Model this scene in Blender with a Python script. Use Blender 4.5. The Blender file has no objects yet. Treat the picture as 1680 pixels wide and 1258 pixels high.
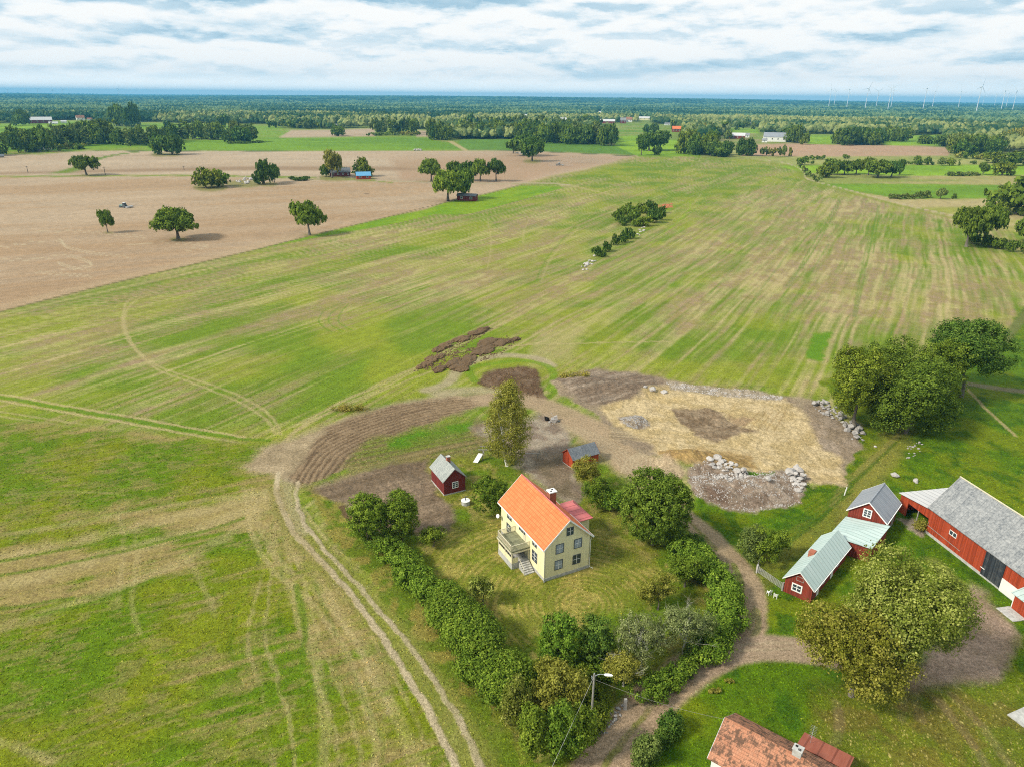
import bpy, math, random
import numpy as np
from math import radians as R_, sin, cos, tan, pi, atan2, hypot
# ------------------------------------------------------------------ camera, world, sun, exposure
SC = bpy.context.scene
COL = SC.collection
PW, PH, F, CH = 1680, 1258, 1180.0, 66.0
TH = math.atan((PH / 2 - 160) / F)
RL = R_(0.55)
FW = np.array([0, cos(TH), -sin(TH)])
_u = np.array([0, sin(TH), cos(TH)]); _r = np.array([1.0, 0, 0])
RT = cos(RL) * _r + sin(RL) * _u
UP = -sin(RL) * _r + cos(RL) * _u
CAM = np.array([0, 0, CH])
cd = bpy.data.cameras.new('camera'); cam = bpy.data.objects.new('camera', cd); COL.objects.link(cam)
from mathutils import Matrix, Vector
cam.matrix_world = Matrix(((RT[0], UP[0], -FW[0], 0), (RT[1], UP[1], -FW[1], 0), (RT[2], UP[2], -FW[2], CH), (0, 0, 0, 1)))
cd.sensor_width = 36; cd.lens = 36 * F / PW; cd.clip_start = 1; cd.clip_end = 120000
SC.camera = cam
SC.view_settings.view_transform = 'Standard'; SC.view_settings.look = 'None'
SC.view_settings.gamma = 1; SC.view_settings.use_curve_mapping = False
SC.view_settings.exposure = 1.08
SC.cycles.max_bounces = 5; SC.cycles.diffuse_bounces = 3; SC.cycles.volume_bounces = 0
SC.cycles.transparent_max_bounces = 8; SC.cycles.use_denoising = False; SC.cycles.filter_width = 1.05
SUN_V = Vector((-0.90, -0.43, 0)).normalized(); SUN_EL = R_(40)
sd = bpy.data.lights.new('sun', 'SUN'); sun = bpy.data.objects.new('sun', sd); COL.objects.link(sun)
sd.energy = 2.3; sd.angle = R_(9); sd.color = (1.0, 0.94, 0.82)
sdir = Vector((SUN_V.x * cos(SUN_EL), SUN_V.y * cos(SUN_EL), sin(SUN_EL)))
sun.rotation_euler = sdir.to_track_quat('Z', 'Y').to_euler(); sun.location = (0, 0, 300)

def nn(nt, t, **kw):
    n = nt.nodes.new(t)
    for k, v in kw.items():
        if k.startswith('i_'): n.inputs[k[2:].replace('_', ' ')].default_value = v
        else: setattr(n, k, v)
    return n
def mth(nt, op, a, b=None, c=None, clamp=False):
    n = nt.nodes.new('ShaderNodeMath'); n.operation = op; n.use_clamp = clamp
    for i, v in enumerate((a, b, c)):
        if v is None: continue
        if isinstance(v, (int, float)): n.inputs[i].default_value = v
        else: nt.links.new(v, n.inputs[i])
    return n.outputs[0]
def mixc(nt, fac, a, b, mode='MIX'):
    n = nt.nodes.new('ShaderNodeMix'); n.data_type = 'RGBA'; n.blend_type = mode
    for i, v in ((0, fac), (6, a), (7, b)):
        if isinstance(v, (int, float)): n.inputs[i].default_value = v if i == 0 else (v, v, v, 1)
        elif isinstance(v, tuple): n.inputs[i].default_value = (*v[:3], 1)
        else: nt.links.new(v, n.inputs[i])
    return n.outputs[2]
def mrange(nt, v, a, b, c=0.0, d=1.0, smooth=False):
    n = nt.nodes.new('ShaderNodeMapRange'); n.clamp = True
    if smooth: n.interpolation_type = 'SMOOTHSTEP'
    nt.links.new(v, n.inputs[0])
    for i, k in enumerate((a, b, c, d)): n.inputs[i + 1].default_value = k
    return n.outputs[0]
def comb(nt, x, y, z):
    n = nt.nodes.new('ShaderNodeCombineXYZ')
    for i, v in enumerate((x, y, z)):
        if isinstance(v, (int, float)): n.inputs[i].default_value = v
        else: nt.links.new(v, n.inputs[i])
    return n.outputs[0]
def noise(nt, vec, scale, detail=3, rough=0.5, dist=0.0):
    n = nt.nodes.new('ShaderNodeTexNoise')
    n.inputs['Scale'].default_value = scale; n.inputs['Detail'].default_value = detail
    n.inputs['Roughness'].default_value = rough; n.inputs['Distortion'].default_value = dist
    if vec is not None: nt.links.new(vec, n.inputs['Vector'])
    return n.outputs['Fac']

W = bpy.data.worlds.new('World'); SC.world = W; W.use_nodes = True
W.cycles.sampling_method = 'MANUAL'; W.cycles.sample_map_resolution = 512
nt = W.node_tree; nt.nodes.clear()
sky = nn(nt, 'ShaderNodeTexSky'); sky.sky_type = 'NISHITA'; sky.sun_disc = False
sky.sun_elevation = SUN_EL; sky.sun_rotation = atan2(SUN_V.x, SUN_V.y)
sky.altitude = 100; sky.air_density = 1.2; sky.dust_density = 0.6; sky.ozone_density = 2.0
tc = nn(nt, 'ShaderNodeTexCoord')
sp = nn(nt, 'ShaderNodeSeparateXYZ'); nt.links.new(tc.outputs['Generated'], sp.inputs[0])
X, Y, Z = sp.outputs
def cloud(dz, off, sc, det=7, zo=0.14, ax=0.9):
    zz = mth(nt, 'ADD', mth(nt, 'MAXIMUM', mth(nt, 'ADD', Z, dz), 0.0), zo)
    v = comb(nt, mth(nt, 'MULTIPLY', mth(nt, 'DIVIDE', X, zz), ax), mth(nt, 'DIVIDE', Y, zz), off)
    return noise(nt, v, sc, det, 0.58, 0.15)
d0 = cloud(0.0, 3.1, 1.25, 8); d1 = cloud(0.012, 3.1, 1.25, 8)
big = cloud(0.0, 9.4, 0.5, 3)
# billows: tops face the light, undersides are grey -- the density here minus the density a little higher up
rel = mth(nt, 'SUBTRACT', d0, d1)
# puffs stand upright on the sky: a second field that is not squeezed toward the horizon
def puff(dz):
    pz = comb(nt, mth(nt, 'MULTIPLY', X, 7.0), mth(nt, 'MULTIPLY', Y, 2.0), mth(nt, 'MULTIPLY', mth(nt, 'ADD', Z, dz), 27.0))
    wn = nn(nt, 'ShaderNodeTexNoise'); wn.inputs['Scale'].default_value = 1.3; wn.inputs['Detail'].default_value = 5; wn.inputs['Roughness'].default_value = 0.62; nt.links.new(pz, wn.inputs['Vector'])
    va = nn(nt, 'ShaderNodeVectorMath', operation='MULTIPLY_ADD'); nt.links.new(wn.outputs['Color'], va.inputs[0]); va.inputs[1].default_value = (1.1, 1.1, 1.1); nt.links.new(pz, va.inputs[2])
    vo = nn(nt, 'ShaderNodeTexVoronoi', feature='F1'); vo.inputs['Scale'].default_value = 1.0; vo.inputs['Detail'].default_value = 1.0; vo.inputs['Roughness'].default_value = 0.5; nt.links.new(va.outputs[0], vo.inputs['Vector'])
    return mth(nt, 'SUBTRACT', 1.0, vo.outputs['Distance'])
p0 = puff(0.0); p1 = puff(0.008)
prel = mth(nt, 'SUBTRACT', p0, p1)
br = mth(nt, 'ADD', mrange(nt, rel, -0.10, 0.10, -0.20, 0.20), mrange(nt, prel, -0.22, 0.22, -0.45, 0.45))
br = mth(nt, 'ADD', br, mrange(nt, big, 0.36, 0.64, 0.82, 0.42))
br = mth(nt, 'ADD', br, mrange(nt, d0, 0.35, 0.65, 0.12, -0.12), clamp=True)
hor = mrange(nt, Z, 0.0, 0.06, 1.0, 0.0, True)
br = mth(nt, 'ADD', mth(nt, 'MULTIPLY', br, mth(nt, 'SUBTRACT', 1.0, mth(nt, 'MULTIPLY', hor, 0.65))), mth(nt, 'MULTIPLY', hor, 0.50), clamp=True)
rp = nn(nt, 'ShaderNodeValToRGB')
cr = rp.color_ramp; cr.elements[0].position = 0.0; cr.elements[0].color = (0.17, 0.27, 0.34, 1)
cr.elements[1].position = 1.0; cr.elements[1].color = (0.495, 0.495, 0.485, 1)
for p, c in ((0.3, (0.30, 0.375, 0.42)), (0.55, (0.395, 0.435, 0.455)), (0.8, (0.465, 0.478, 0.48))):
    e = cr.elements.new(p); e.color = (*c, 1)
nt.links.new(br, rp.inputs[0])
skyc = mixc(nt, 1.0, sky.outputs[0], (0.055, 0.06, 0.065), 'MULTIPLY')
gap = mth(nt, 'MULTIPLY', mrange(nt, big, 0.60, 0.70, 0.0, 0.75, True), mth(nt, 'MULTIPLY', mrange(nt, Z, 0.04, 0.08), mrange(nt, p0, 0.35, 0.6, 0.0, 1.0, True)))
warm = mth(nt, 'MULTIPLY', hor, mth(nt, 'ADD', mrange(nt, X, -0.9, 0.1, 0.12, 0.0), mrange(nt, Z, 0.004, 0.026, 0.9, 0.0)))
cl = mixc(nt, warm, rp.outputs[0], (0.88, 0.82, 0.74))
full = mixc(nt, gap, cl, skyc)
bg = nn(nt, 'ShaderNodeBackground'); nt.links.new(full, bg.inputs[0]); bg.inputs[1].default_value = 1.0
wo = nn(nt, 'ShaderNodeOutputWorld'); nt.links.new(bg.outputs[0], wo.inputs[0])

# ------------------------------------------------------------------ survey: photo pixels <-> metres on the ground
def G(px, py, z=0.0):
    px = np.asarray(px, float); py = np.asarray(py, float)
    d = FW + ((px - PW / 2) / F)[..., None] * RT - ((py - PH / 2) / F)[..., None] * UP
    t = (z - CH) / d[..., 2]
    return CAM + d * t[..., None]
def P(x, y, z=0.0):
    dx, dy, dz = x, y, z - CH
    zz = dx * FW[0] + dy * FW[1] + dz * FW[2]
    a = dx * RT[0] + dy * RT[1] + dz * RT[2]; b = dx * UP[0] + dy * UP[1] + dz * UP[2]
    return PW / 2 + F * a / zz, PH / 2 - F * b / zz, zz
def mpp(px, py):
    g = G(px, py); return float((g - CAM) @ FW) / F
def height_for(px, py, ytop):
    g = G(px, py); lo, hi = 0.05, 400.0
    for _ in range(50):
        m = (lo + hi) / 2
        if P(g[0], g[1], m)[1] > ytop: lo = m
        else: hi = m
    return lo
# ------------------------------------------------------------------ numpy noise
def _h(ix, iy, s):
    h = (ix.astype(np.int64) * 374761393 + iy.astype(np.int64) * 668265263 + s * 974711) & 0xFFFFFFFF
    h = ((h ^ (h >> 13)) * 1274126177) & 0xFFFFFFFF
    h = h ^ (h >> 16)
    return (h & 0xFFFFFF) / 16777215.0
def vn(x, y, s=0):
    x0 = np.floor(x); y0 = np.floor(y); fx = x - x0; fy = y - y0
    fx = fx * fx * (3 - 2 * fx); fy = fy * fy * (3 - 2 * fy)
    a = _h(x0, y0, s); b = _h(x0 + 1, y0, s); c = _h(x0, y0 + 1, s); d = _h(x0 + 1, y0 + 1, s)
    return (a + (b - a) * fx) * (1 - fy) + (c + (d - c) * fx) * fy
def fbm(x, y, s=0, o=4, g=0.5):
    t = 0; a = 1; n = 0
    for i in range(o):
        t = t + a * vn(x * 2 ** i + 17.3 * i, y * 2 ** i - 9.1 * i, s + i); n += a; a *= g
    return t / n
def sst(x, a, b):
    t = np.clip((x - a) / (b - a), 0, 1); return t * t * (3 - 2 * t)
# ------------------------------------------------------------------ object helpers
def tag(o, label=None, cat=None, group=None, kind=None):
    if label: o['label'] = label
    if cat: o['category'] = cat
    if group: o['group'] = group
    if kind: o['kind'] = kind
    return o
def empty(name, loc, rz=0.0):
    o = bpy.data.objects.new(name, None); COL.objects.link(o); o.location = loc; o.rotation_euler = (0, 0, rz)
    o.empty_display_size = 0.5
    return o
def mesh_np(name, V, Q, mats, tint=None, smooth=False, mi=None, colors=None):
    """V (n,3), Q list/array of faces (k,3|4)"""
    me = bpy.data.meshes.new(name)
    V = np.asarray(V, np.float32); Q = np.asarray(Q, np.int32); k = Q.shape[1]
    me.vertices.add(len(V)); me.vertices.foreach_set('co', V.ravel())
    me.loops.add(Q.size); me.loops.foreach_set('vertex_index', Q.ravel())
    me.polygons.add(len(Q)); me.polygons.foreach_set('loop_start', np.arange(0, Q.size, k, dtype=np.int32))
    if mi is not None: me.polygons.foreach_set('material_index', np.asarray(mi, np.int32))
    me.polygons.foreach_set('use_smooth', np.full(len(Q), smooth))
    if tint is not None:
        a = me.attributes.new('tint', 'FLOAT', 'FACE'); a.data.foreach_set('value', np.asarray(tint, np.float32))
    for m in (mats if isinstance(mats, (list, tuple)) else [mats]): me.materials.append(m)
    me.update(calc_edges=True)
    return me
def obj(name, me, parent=None):
    o = bpy.data.objects.new(name, me); COL.objects.link(o)
    if parent is not None: o.parent = parent
    return o
class MB:
    def __init__(s): s.v = []; s.f = []; s.m = []
    def add(s, vs, fs, m=0):
        n = len(s.v); s.v += [tuple(map(float, v)) for v in vs]; s.f += [tuple(n + i for i in f) for f in fs]; s.m += [m] * len(fs); return s
    def box(s, x0, y0, z0, x1, y1, z1, m=0):
        return s.add([(x0, y0, z0), (x1, y0, z0), (x1, y1, z0), (x0, y1, z0), (x0, y0, z1), (x1, y0, z1), (x1, y1, z1), (x0, y1, z1)],
                     [(3, 2, 1, 0), (4, 5, 6, 7), (0, 1, 5, 4), (1, 2, 6, 5), (2, 3, 7, 6), (3, 0, 4, 7)], m)
    def prism(s, bot, top, m=0):
        """closed solid between two polygons with the same number of corners"""
        n = len(bot)
        return s.add(list(bot) + list(top), [tuple(range(n - 1, -1, -1)), tuple(range(n, 2 * n))] + [(i, (i + 1) % n, n + (i + 1) % n, n + i) for i in range(n)], m)
    def bar(s, a, b, w, h=None, m=0, up=(0, 0, 1)):
        h = h or w; a = Vector(a); b = Vector(b); d = (b - a).normalized(); u = Vector(up)
        if abs(d.dot(u)) > 0.95: u = Vector((1, 0, 0))
        r = d.cross(u).normalized() * (w / 2); q = r.cross(d).normalized() * (h / 2)
        return s.prism([a - r - q, a + r - q, a + r + q, a - r + q], [b - r - q, b + r - q, b + r + q, b - r + q], m)
    def tube(s, pts, rad, n=8, m=0):
        pts = [Vector(p) for p in pts]; rad = rad if isinstance(rad, (list, tuple)) else [rad] * len(pts)
        rings = []
        for i, p in enumerate(pts):
            d = (pts[min(i + 1, len(pts) - 1)] - pts[max(i - 1, 0)]).normalized()
            u = Vector((0, 0, 1)) if abs(d.z) < 0.9 else Vector((1, 0, 0))
            a = d.cross(u).normalized(); b = d.cross(a).normalized()
            rings.append([p + (a * cos(2 * pi * k / n) + b * sin(2 * pi * k / n)) * rad[i] for k in range(n)])
        vs = [v for r in rings for v in r]
        fs = [(i * n + k, i * n + (k + 1) % n, (i + 1) * n + (k + 1) % n, (i + 1) * n + k) for i in range(len(pts) - 1) for k in range(n)]
        fs += [tuple(range(n)), tuple((len(pts) - 1) * n + k for k in range(n - 1, -1, -1))]
        return s.add(vs, fs, m)
    def build(s, name, mats, parent=None, smooth=False):
        me = bpy.data.meshes.new(name); me.from_pydata(s.v, [], s.f)
        for m in (mats if isinstance(mats, (list, tuple)) else [mats]): me.materials.append(m)
        me.polygons.foreach_set('material_index', s.m)
        if smooth: me.polygons.foreach_set('use_smooth', [True] * len(s.f))
        me.update()
        return obj(name, me, parent)
def copy_tree(o, parent=None):
    c = o.copy(); COL.objects.link(c); c.parent = parent
    for ch in [k for k in bpy.data.objects if k.parent == o]: copy_tree(ch, c)
    return c
# ------------------------------------------------------------------ materials
def newmat(name):
    m = bpy.data.materials.new(name); m.use_nodes = True; nt = m.node_tree; nt.nodes.clear()
    b = nt.nodes.new('ShaderNodeBsdfPrincipled'); o = nt.nodes.new('ShaderNodeOutputMaterial')
    nt.links.new(b.outputs[0], o.inputs[0]); b.inputs['Roughness'].default_value = 0.85
    b.inputs['Specular IOR Level'].default_value = 0.25
    return m, nt, b, o
def objc(nt):
    t = nt.nodes.new('ShaderNodeTexCoord'); s = nt.nodes.new('ShaderNodeSeparateXYZ'); nt.links.new(t.outputs['Object'], s.inputs[0])
    return t.outputs['Object'], s.outputs
def bump(nt, b, h, st, dist=0.05):
    n = nt.nodes.new('ShaderNodeBump'); n.inputs['Strength'].default_value = st; n.inputs['Distance'].default_value = dist
    nt.links.new(h, n.inputs['Height']); nt.links.new(n.outputs[0], b.inputs['Normal'])
def white(nt, v):
    n = nt.nodes.new('ShaderNodeTexWhiteNoise'); n.noise_dimensions = '1D'; nt.links.new(v, n.inputs['W']); return n.outputs['Value']
def plain(name, c, rough=0.7, vary=0.15, scale=2.0, metal=0.0):
    m, nt, b, o = newmat(name); oc, _ = objc(nt)
    f = noise(nt, oc, scale, 5, 0.6)
    c2 = tuple(k * (1 - vary) for k in c); c1 = tuple(min(1, k * (1 + vary)) for k in c)
    nt.links.new(mixc(nt, mrange(nt, f, 0.3, 0.7), c2, c1), b.inputs['Base Color'])
    b.inputs['Roughness'].default_value = rough; b.inputs['Metallic'].default_value = metal
    return m
def boards(name, c, vary=0.25, pitch=0.17, wear=0.2, wearc=(0.3, 0.27, 0.24)):
    m, nt, b, o = newmat(name); oc, (x, y, z) = objc(nt)
    s = mth(nt, 'DIVIDE', mth(nt, 'ADD', mth(nt, 'ADD', x, y), 50.0), pitch)
    r = white(nt, mth(nt, 'FLOOR', s)); fr = mth(nt, 'FRACT', s)
    st = noise(nt, comb(nt, mth(nt, 'MULTIPLY', s, 1.5), 0.0, mth(nt, 'MULTIPLY', z, 0.5)), 1.0, 5, 0.65)
    val = mth(nt, 'ADD', mth(nt, 'MULTIPLY', r, vary), mrange(nt, st, 0.3, 0.7, 1 - vary, 1.0))
    col = mixc(nt, 1.0, c, comb(nt, val, val, val), 'MULTIPLY')
    blot = noise(nt, oc, 0.9, 6, 0.7)
    col = mixc(nt, mth(nt, 'MULTIPLY', mrange(nt, mth(nt, 'ADD', blot, mth(nt, 'MULTIPLY', r, 0.12)), 0.52, 0.75), wear), col, wearc)
    gapf = mth(nt, 'LESS_THAN', fr, 0.09)
    col = mixc(nt, mth(nt, 'MULTIPLY', gapf, 0.45), col, tuple(k * 0.4 for k in c))
    nt.links.new(col, b.inputs['Base Color'])
    bump(nt, b, mrange(nt, fr, 0.0, 0.12), 0.5, 0.02)
    return m
def tiles(name, c, c2, pitchx=0.25, pitchz=0.30, moss=0.0, mossc=(0.05, 0.045, 0.03)):
    m, nt, b, o = newmat(name); oc, (x, y, z) = objc(nt)
    sy = mth(nt, 'DIVIDE', y, pitchx); sz = mth(nt, 'DIVIDE', z, pitchz * 0.62)
    cell = mth(nt, 'ADD', mth(nt, 'MULTIPLY', mth(nt, 'FLOOR', sy), 7.13), mth(nt, 'MULTIPLY', mth(nt, 'FLOOR', sz), 3.71))
    r = white(nt, cell)
    big = noise(nt, oc, 0.5, 4, 0.6)
    col = mixc(nt, mth(nt, 'ADD', mth(nt, 'MULTIPLY', r, 0.6), mrange(nt, big, 0.3, 0.7, 0.0, 0.4)), c, c2)
    fy = mth(nt, 'FRACT', sy); fz = mth(nt, 'FRACT', sz)
    joint = mth(nt, 'MAXIMUM', mth(nt, 'LESS_THAN', fy, 0.16), mth(nt, 'LESS_THAN', fz, 0.14))
    col = mixc(nt, mth(nt, 'MULTIPLY', joint, 0.55), col, tuple(k * 0.35 for k in c))
    if moss:
        mo = mth(nt, 'ADD', mth(nt, 'MULTIPLY', noise(nt, oc, 0.8, 9, 0.8), 0.9), mth(nt, 'MULTIPLY', r, 0.1))
        col = mixc(nt, mrange(nt, mo, 0.47, 0.56, 0.0, moss), col, mossc)
    nt.links.new(col, b.inputs['Base Color'])
    bump(nt, b, mth(nt, 'ADD', mth(nt, 'MULTIPLY', mth(nt, 'SINE', mth(nt, 'MULTIPLY', sy, 2 * pi)), 0.5), fz), 0.5, 0.04)
    return m
def sheet(name, c, c2, pitch=0.6, rust=0.0, rustc=(0.25, 0.12, 0.06), along='y', rough=0.5):
    m, nt, b, o = newmat(name); oc, (x, y, z) = objc(nt)
    t = y if along == 'y' else x
    oth = x if along == 'y' else y
    s = mth(nt, 'DIVIDE', t, pitch); r = white(nt, mth(nt, 'FLOOR', s)); fr = mth(nt, 'FRACT', s)
    st = noise(nt, comb(nt, mth(nt, 'MULTIPLY', t, 2.2), mth(nt, 'MULTIPLY', oth, 0.25), mth(nt, 'MULTIPLY', z, 0.3)), 1.0, 6, 0.65)
    col = mixc(nt, mth(nt, 'ADD', mth(nt, 'MULTIPLY', r, 0.25), mrange(nt, st, 0.35, 0.7, 0.0, 0.75)), c, c2)
    if rust: col = mixc(nt, mrange(nt, noise(nt, oc, 1.7, 6, 0.75), 0.56, 0.68, 0.0, rust), col, rustc)
    col = mixc(nt, mth(nt, 'MULTIPLY', mth(nt, 'LESS_THAN', fr, 0.13), 0.6), col, tuple(k * 0.45 for k in c))
    nt.links.new(col, b.inputs['Base Color']); b.inputs['Roughness'].default_value = rough
    bump(nt, b, mrange(nt, fr, 0.0, 0.15), 0.4, 0.03)
    return m
def slate(name, c, c2, sy=0.6, sz=0.55, gapk=0.45, vary=1.0):
    """rows of grey fibre slabs"""
    m, nt, b, o = newmat(name); oc, (x, y, z) = objc(nt)
    a = mth(nt, 'DIVIDE', z, sz * 0.6); row = mth(nt, 'FLOOR', a)
    s = mth(nt, 'DIVIDE', y, sy)
    cell = mth(nt, 'ADD', mth(nt, 'MULTIPLY', mth(nt, 'FLOOR', s), 5.77), mth(nt, 'MULTIPLY', row, 2.39))
    r = white(nt, cell); rcol = white(nt, mth(nt, 'FLOOR', mth(nt, 'DIVIDE', y, sy * 2)))
    n1 = noise(nt, oc, 3.0, 6, 0.75); n2 = noise(nt, oc, 0.5, 3, 0.6)
    f = mth(nt, 'ADD', mth(nt, 'MULTIPLY', r, 0.22 * vary), mth(nt, 'ADD', mrange(nt, n1, 0.3, 0.7, -0.35, 0.75), mth(nt, 'ADD', mth(nt, 'MULTIPLY', rcol, 0.2), mrange(nt, n2, 0.3, 0.7, -0.1, 0.2))), clamp=True)
    col = mixc(nt, f, c, c2)
    j = mth(nt, 'MAXIMUM', mth(nt, 'MULTIPLY', mth(nt, 'LESS_THAN', mth(nt, 'FRACT', a), 0.10), 0.6), mth(nt, 'LESS_THAN', mth(nt, 'FRACT', mth(nt, 'DIVIDE', y, sy * 2)), 0.05))
    col = mixc(nt, mth(nt, 'MULTIPLY', j, gapk), col, tuple(k * 0.35 for k in c))
    nt.links.new(col, b.inputs['Base Color']); bump(nt, b, f, 0.3, 0.03)
    return m
def stone(name, c, c2, sc=1.5):
    m, nt, b, o = newmat(name); oc, _ = objc(nt)
    oi = nt.nodes.new('ShaderNodeObjectInfo')
    f = noise(nt, oc, sc, 6, 0.7)
    f = mth(nt, 'ADD', mrange(nt, f, 0.3, 0.7, 0, 0.7), mth(nt, 'MULTIPLY', oi.outputs['Random'], 0.35), clamp=True)
    nt.links.new(mixc(nt, f, c, c2), b.inputs['Base Color']); bump(nt, b, f, 0.5, 0.06)
    return m
def foliage(name, dark, mid, light, trans=0.25):
    m = bpy.data.materials.new(name); m.use_nodes = True; nt = m.node_tree; nt.nodes.clear()
    at = nn(nt, 'ShaderNodeAttribute'); at.attribute_name = 'tint'
    rp = nn(nt, 'ShaderNodeValToRGB'); e = rp.color_ramp.elements
    e[0].position = 0.05; e[0].color = (*dark, 1); e[1].position = 0.95; e[1].color = (*light, 1)
    k = rp.color_ramp.elements.new(0.5); k.color = (*mid, 1)
    nt.links.new(at.outputs['Fac'], rp.inputs[0])
    oi = nn(nt, 'ShaderNodeObjectInfo')
    hs = nn(nt, 'ShaderNodeHueSaturation')
    nt.links.new(mrange(nt, oi.outputs['Random'], 0, 1, 0.494, 0.512), hs.inputs['Hue'])
    nt.links.new(mrange(nt, mth(nt, 'FRACT', mth(nt, 'MULTIPLY', oi.outputs['Random'], 7.7)), 0, 1, 1.05, 1.42), hs.inputs['Value'])
    nt.links.new(rp.outputs[0], hs.inputs['Color'])
    d = nn(nt, 'ShaderNodeBsdfDiffuse'); t = nn(nt, 'ShaderNodeBsdfTranslucent'); mx = nn(nt, 'ShaderNodeMixShader'); mx.inputs[0].default_value = trans
    o = nn(nt, 'ShaderNodeOutputMaterial')
    nt.links.new(hs.outputs[0], d.inputs[0]); nt.links.new(hs.outputs[0], t.inputs[0])
    nt.links.new(d.outputs[0], mx.inputs[1]); nt.links.new(t.outputs[0], mx.inputs[2]); nt.links.new(mx.outputs[0], o.inputs[0])
    return m
M = {}
M['yellow'] = boards('yellow_boards', (0.76, 0.69, 0.42), 0.10, 0.20, 0.12, (0.60, 0.54, 0.34))
M['red'] = boards('red_boards', (0.20, 0.032, 0.018), 0.5, 0.17, 0.25, (0.20, 0.08, 0.05))
M['red_dark'] = boards('dark_red_boards', (0.15, 0.022, 0.018), 0.3, 0.17, 0.15, (0.12, 0.05, 0.04))
M['red_bright'] = boards('bright_red_boards', (0.33, 0.048, 0.015), 0.5, 0.2, 0.2, (0.30, 0.09, 0.05))
M['black_boards'] = boards('black_boards', (0.028, 0.034, 0.042), 0.6, 0.2, 0.5, (0.12, 0.12, 0.11))
M['tile_orange'] = tiles('orange_tiles', (0.66, 0.165, 0.055), (0.78, 0.23, 0.085), 0.40, 0.62)
M['tile_old'] = tiles('old_tiles', (0.40, 0.17, 0.095), (0.55, 0.27, 0.16), 0.22, 0.28, 0.85, (0.07, 0.045, 0.03))
M['pink'] = sheet('pink_sheet', (0.52, 0.13, 0.13), (0.62, 0.20, 0.19), 0.75, 0.0, along='y')
M['green_sheet'] = sheet('pale_green_sheet', (0.38, 0.485, 0.45), (0.52, 0.60, 0.565), 0.85, 0.35, (0.33, 0.36, 0.30), rough=0.6)
M['white_sheet'] = sheet('white_sheet', (0.48, 0.48, 0.48), (0.62, 0.60, 0.57), 1.1, 0.15, (0.35, 0.33, 0.3), along='x')
M['grey_sheet'] = sheet('grey_sheet', (0.20, 0.22, 0.25), (0.34, 0.35, 0.37), 0.45, 0.3, (0.30, 0.29, 0.27))
M['rust_sheet'] = sheet('rust_red_sheet', (0.30, 0.085, 0.055), (0.40, 0.14, 0.09), 1.4, 0.35, (0.22, 0.08, 0.05))
M['blue'] = sheet('blue_sheet', (0.10, 0.30, 0.50), (0.16, 0.38, 0.58), 1.0)
M['slate'] = slate('grey_slabs', (0.13, 0.14, 0.15), (0.36, 0.36, 0.35), .42, .5)
M['slate_dark'] = slate('dark_roof_shingles', (0.09, 0.105, 0.12), (0.22, 0.23, 0.24), 0.35, 0.4)
M['shingle'] = slate('weathered_roof_slabs', (0.20, 0.22, 0.21), (0.40, 0.41, 0.37), 0.3, 0.4)
M['white'] = plain('white_paint', (0.78, 0.77, 0.73), 0.6, 0.06)
M['white_wall'] = plain('white_plaster', (0.72, 0.71, 0.67), 0.8, 0.10, 1.0)
M['cream'] = plain('cream_paint', (0.60, 0.54, 0.38), 0.7, 0.14, 3.0)
M['foundation'] = plain('concrete', (0.42, 0.41, 0.38), 0.9, 0.25, 2.5)
M['deck'] = plain('weathered_deck', (0.20, 0.20, 0.12), 0.9, 0.35, 2.0)
M['wood_grey'] = plain('grey_wood', (0.27, 0.25, 0.22), 0.9, 0.3, 4.0)
M['brick'] = tiles('chimney_brick', (0.35, 0.11, 0.065), (0.46, 0.17, 0.10), 0.2, 0.12)
M['frame_dark'] = plain('dark_window_frame', (0.09, 0.10, 0.11), 0.6, 0.1)
M['metal'] = plain('galvanised_metal', (0.45, 0.47, 0.48), 0.4, 0.1, 3, 0.6)
M['dark'] = plain('dark_opening', (0.012, 0.010, 0.009), 0.9, 0.2)
m, nt_, b, o = newmat('window_glass'); b.inputs['Base Color'].default_value = (0.035, 0.05, 0.065, 1); b.inputs['Roughness'].default_value = 0.12; b.inputs['Specular IOR Level'].default_value = 0.6; M['glass'] = m
M['curtain'] = plain('pale_curtain', (0.30, 0.34, 0.38), 0.6, 0.3, 5)
M['rock'] = stone('pale_granite', (0.24, 0.215, 0.195), (0.56, 0.52, 0.48))
M['rock_grey'] = stone('grey_granite', (0.18, 0.165, 0.15), (0.42, 0.39, 0.36))
M['manure'] = stone('brown_manure', (0.060, 0.036, 0.016), (0.19, 0.12, 0.06), 2.5)
M['brick_red'] = stone('red_rubble', (0.28, 0.09, 0.04), (0.45, 0.17, 0.08), 4)
M['bark'] = plain('bark', (0.14, 0.12, 0.095), 0.95, 0.4, 3)
M['bark_pale'] = plain('pale_lichen_bark', (0.42, 0.40, 0.33), 0.95, 0.3, 4)
M['birch_bark'] = plain('birch_bark', (0.62, 0.60, 0.55), 0.9, 0.3, 3)
M['lf_oak'] = foliage('oak_leaves', (0.048, 0.078, 0.010), (0.100, 0.148, 0.018), (0.20, 0.26, 0.036))
M['lf_dark'] = foliage('dark_leaves', (0.034, 0.066, 0.012), (0.070, 0.120, 0.018), (0.145, 0.205, 0.034))
M['lf_mid'] = foliage('green_leaves', (0.060, 0.088, 0.009), (0.130, 0.172, 0.018), (0.26, 0.30, 0.038))
M['lf_yellow'] = foliage('yellow_green_leaves', (0.070, 0.088, 0.010), (0.165, 0.188, 0.028), (0.38, 0.375, 0.10), 0.3)
M['lf_gold'] = foliage('golden_leaves', (0.078, 0.090, 0.008), (0.190, 0.198, 0.024), (0.42, 0.385, 0.08), 0.3)
M['lf_olive'] = foliage('olive_leaves', (0.060, 0.085, 0.018), (0.125, 0.165, 0.036), (0.24, 0.275, 0.075))
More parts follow.
